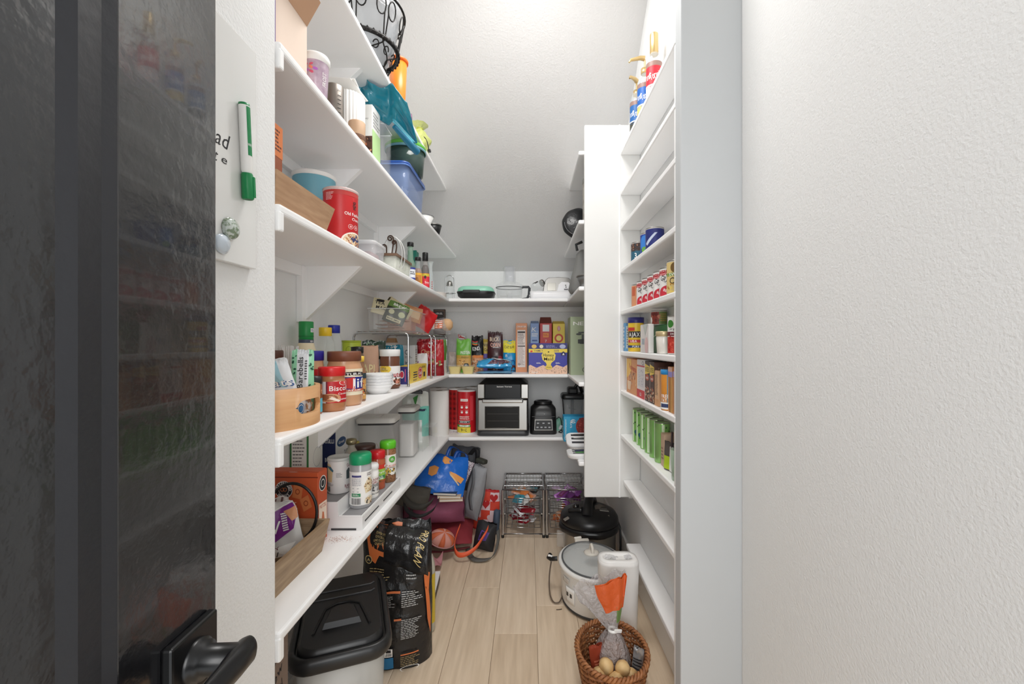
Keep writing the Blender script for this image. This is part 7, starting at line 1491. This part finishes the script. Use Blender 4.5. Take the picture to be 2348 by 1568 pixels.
rackbox('white and red carton with dotted square second from end panel', 1.765, 1.893, .160, (232, 228, 228), lambda P: (P.rect(0, 0, 1, .22, M((206, 40, 48))), P.rect(0, .82, 1, .86, M((196, 60, 70))), P.rect(.15, .30, .9, .78, M((216, 214, 218))), P.spots(.2, .35, .85, .75, 50, .003, [M((150, 150, 160))], 3), P.txt('12', .5, .1, .08, PAPER, w=.2), P.ring(.8, .92, .12, .05, .2, INK)))
def brn(P):
    P.rect(0, 0, 1, 1, M((70, 46, 40))); P.poly([(0, .66), (1, .72), (1, .88), (0, .94)], M((236, 206, 90))); P.txt('SNYDERS', .5, .8, .12, INK, w=.8); P.ell(.5, .6, .4, .08, M((176, 80, 50))); P.txt('snack', .5, .6, .07, PAPER, w=.5); P.spots(.05, .05, .95, .36, 40, .007, [M((196, 110, 80)), M((120, 60, 40)), M((230, 200, 170))], 3); P.rect(.02, 0, .06, 1, PAPER)
rackbox('brown pretzel carton with yellow banner, farther of two', 1.692, 1.762, .158, (70, 46, 40), brn)
rackbox('brown pretzel carton with yellow banner, nearer of two', 1.630, 1.690, .158, (84, 54, 44), brn)
rackbox('tan ingredient-sided carton beside the blue topped canister', 1.575, 1.628, .128, (222, 180, 140), lambda P: (P.lines(.15, .3, .85, .9, 14, M((120, 90, 70)), 3, .4), P.rect(0, 0, 1, .2, M((216, 160, 110)))))
rackbox('rust brown baking carton standing behind blue topped canister', 1.392, 1.572, .164, (150, 72, 46), lambda P: (P.ell(.45, .82, .16, .10, M((226, 196, 170))), P.ell(.45, .82, .13, .08, M((110, 60, 50))), P.txt('BAKE', .5, .68, .05, PAPER, w=.3)), x0=.522, w=.033)
vessel('baking_canister', 'orange and purple canister with bright blue lid', 'canister', (.4895, 1.508, Z7), [('tube', [(.029, 0), (.0305, .002), (.0305, .125)], M((226, 150, 60), .4)), ('lid', [(.0308, .122), (.032, .124), (.032, .138), (.001, .14)], M((40, 130, 190), .4))], lab=(.0307, .004, .121, 2.95, lambda P: (P.rect(.38, .2, 1, 1, M((150, 156, 160))), P.ell(.7, .62, .2, .2, M((130, 50, 60))), P.ell(.7, .62, .15, .15, M((170, 176, 180))), P.rect(.5, .2, 1, .42, M((84, 60, 150))), P.txt('FREE', .3, .38, .1, PAPER, w=.34), P.txt('FAT', .26, .26, .1, PAPER, w=.24), P.rect(0, 0, 1, .2, PAPER), P.rect(.1, .05, .5, .16, M((60, 70, 110))), P.ell(.7, .1, .16, .1, M((220, 110, 50))))))
rackbox('narrow pink amber carton stood upright nearest the jamb, canister shelf', 1.425, 1.470, .150, (206, 150, 90), lambda P: (P.rect(0, .78, 1, .9, M((160, 150, 214))), P.rect(0, .9, 1, 1, M((232, 190, 170))), P.rect(.4, 0, .5, .78, M((120, 50, 40))), P.rect(.7, 0, .75, .78, M((230, 214, 120)))), w=.05)
rackbox('amber and rust striped carton wedged against the jamb', 1.384, 1.424, .150, (196, 116, 66), lambda P: (P.rect(0, .8, 1, .92, M((170, 150, 200))), P.rect(.2, 0, .28, .8, M((240, 200, 130)))), w=.05)
Z8 = ZR[7] + .0008
def grn(P):
    P.rect(0, 0, 1, 1, M((128, 186, 96), .3)); P.rect(.08, 0, .2, 1, M((220, 240, 206), .3)); P.spots(.1, .2, .9, .95, 16, .005, [M((30, 50, 40)), M((60, 90, 60))], 3); P.poly([(.3, .2), (.6, .6), (.7, .55), (.4, .15)], M((40, 70, 50))); P.ell(.4, .3, .15, .08, M((30, 90, 110)))
gp = (2.005, 1.935, 1.868, 1.798, 1.728, 1.655)
first = can('slim lime green drink can, first of six from end panel', gp[0], Z8, .028, .148, grn, group='slim green drink cans', body=(150, 196, 120), name='drink_can')
for i, y in enumerate(gp[1:]): clone(first, (.507, y, Z8), facing((.507, y)) + PI / 2 + .3 * i, 'slim lime green drink can, %s of six from end panel' % ORD[i + 1])
carton('carton', 'small beige carton right after the slim green cans', 'box', (.515, 1.596, Z8), (.05, .04, .118), M((206, 176, 150), .6), {'left': lambda P: P.lines(.2, .2, .8, .6, 4, M((150, 120, 100)))})
sack('snack_pack', 'lime yellow and dark packet beside beige carton on rack', 'pack', (.500, 1.548, Z8), (.05, .10, .022), M((90, 84, 80), .4), lambda P: P.rect(.1, .05, .9, .5, M((186, 214, 40))), rot=-1.2, seed=141, wr=.003)
t = T('spatula', 'white silicone spatula standing with dark handled knife', 'spatula', (.495, 1.515, Z8), (-.06, .05, 0))
g = G(); g.box((0, 0, .045), (.006, .03, .085), PAPER, bev=.003); g.build('blade', t)
g = G(); g.box((0, 0, .11), (.006, .010, .06), M((60, 44, 44), .5), bev=.002); g.build('handle', t)
t = T('glass_tumbler', 'clear greenish glass tumbler nearest the jamb on rack', 'glass', (.500, 1.43, Z8))
g = G(); g.lathe([(.028, 0), (.030, .004), (.034, .10), (.032, .10), (.028, .012), (.001, .010)], M((190, 214, 190), .05, alpha=.45), 32); g.build('tumbler_body', t)
g = G(); g.lathe([(.001, .011), (.026, .011), (.0285, .055), (.001, .056)], M((150, 186, 140), .2, alpha=.7), 28); g.build('contents', t)
sack('snack_pack', 'green packet standing behind the glass tumbler', 'pack', (.540, 1.47, Z8), (.07, .13, .012), M((120, 176, 110), .4), lambda P: (P.rect(.3, .1, .7, .5, M((40, 50, 60))), P.rect(.1, .6, .5, .8, M((40, 60, 110)))), rot=-PI / 2, seed=143, wr=.002)
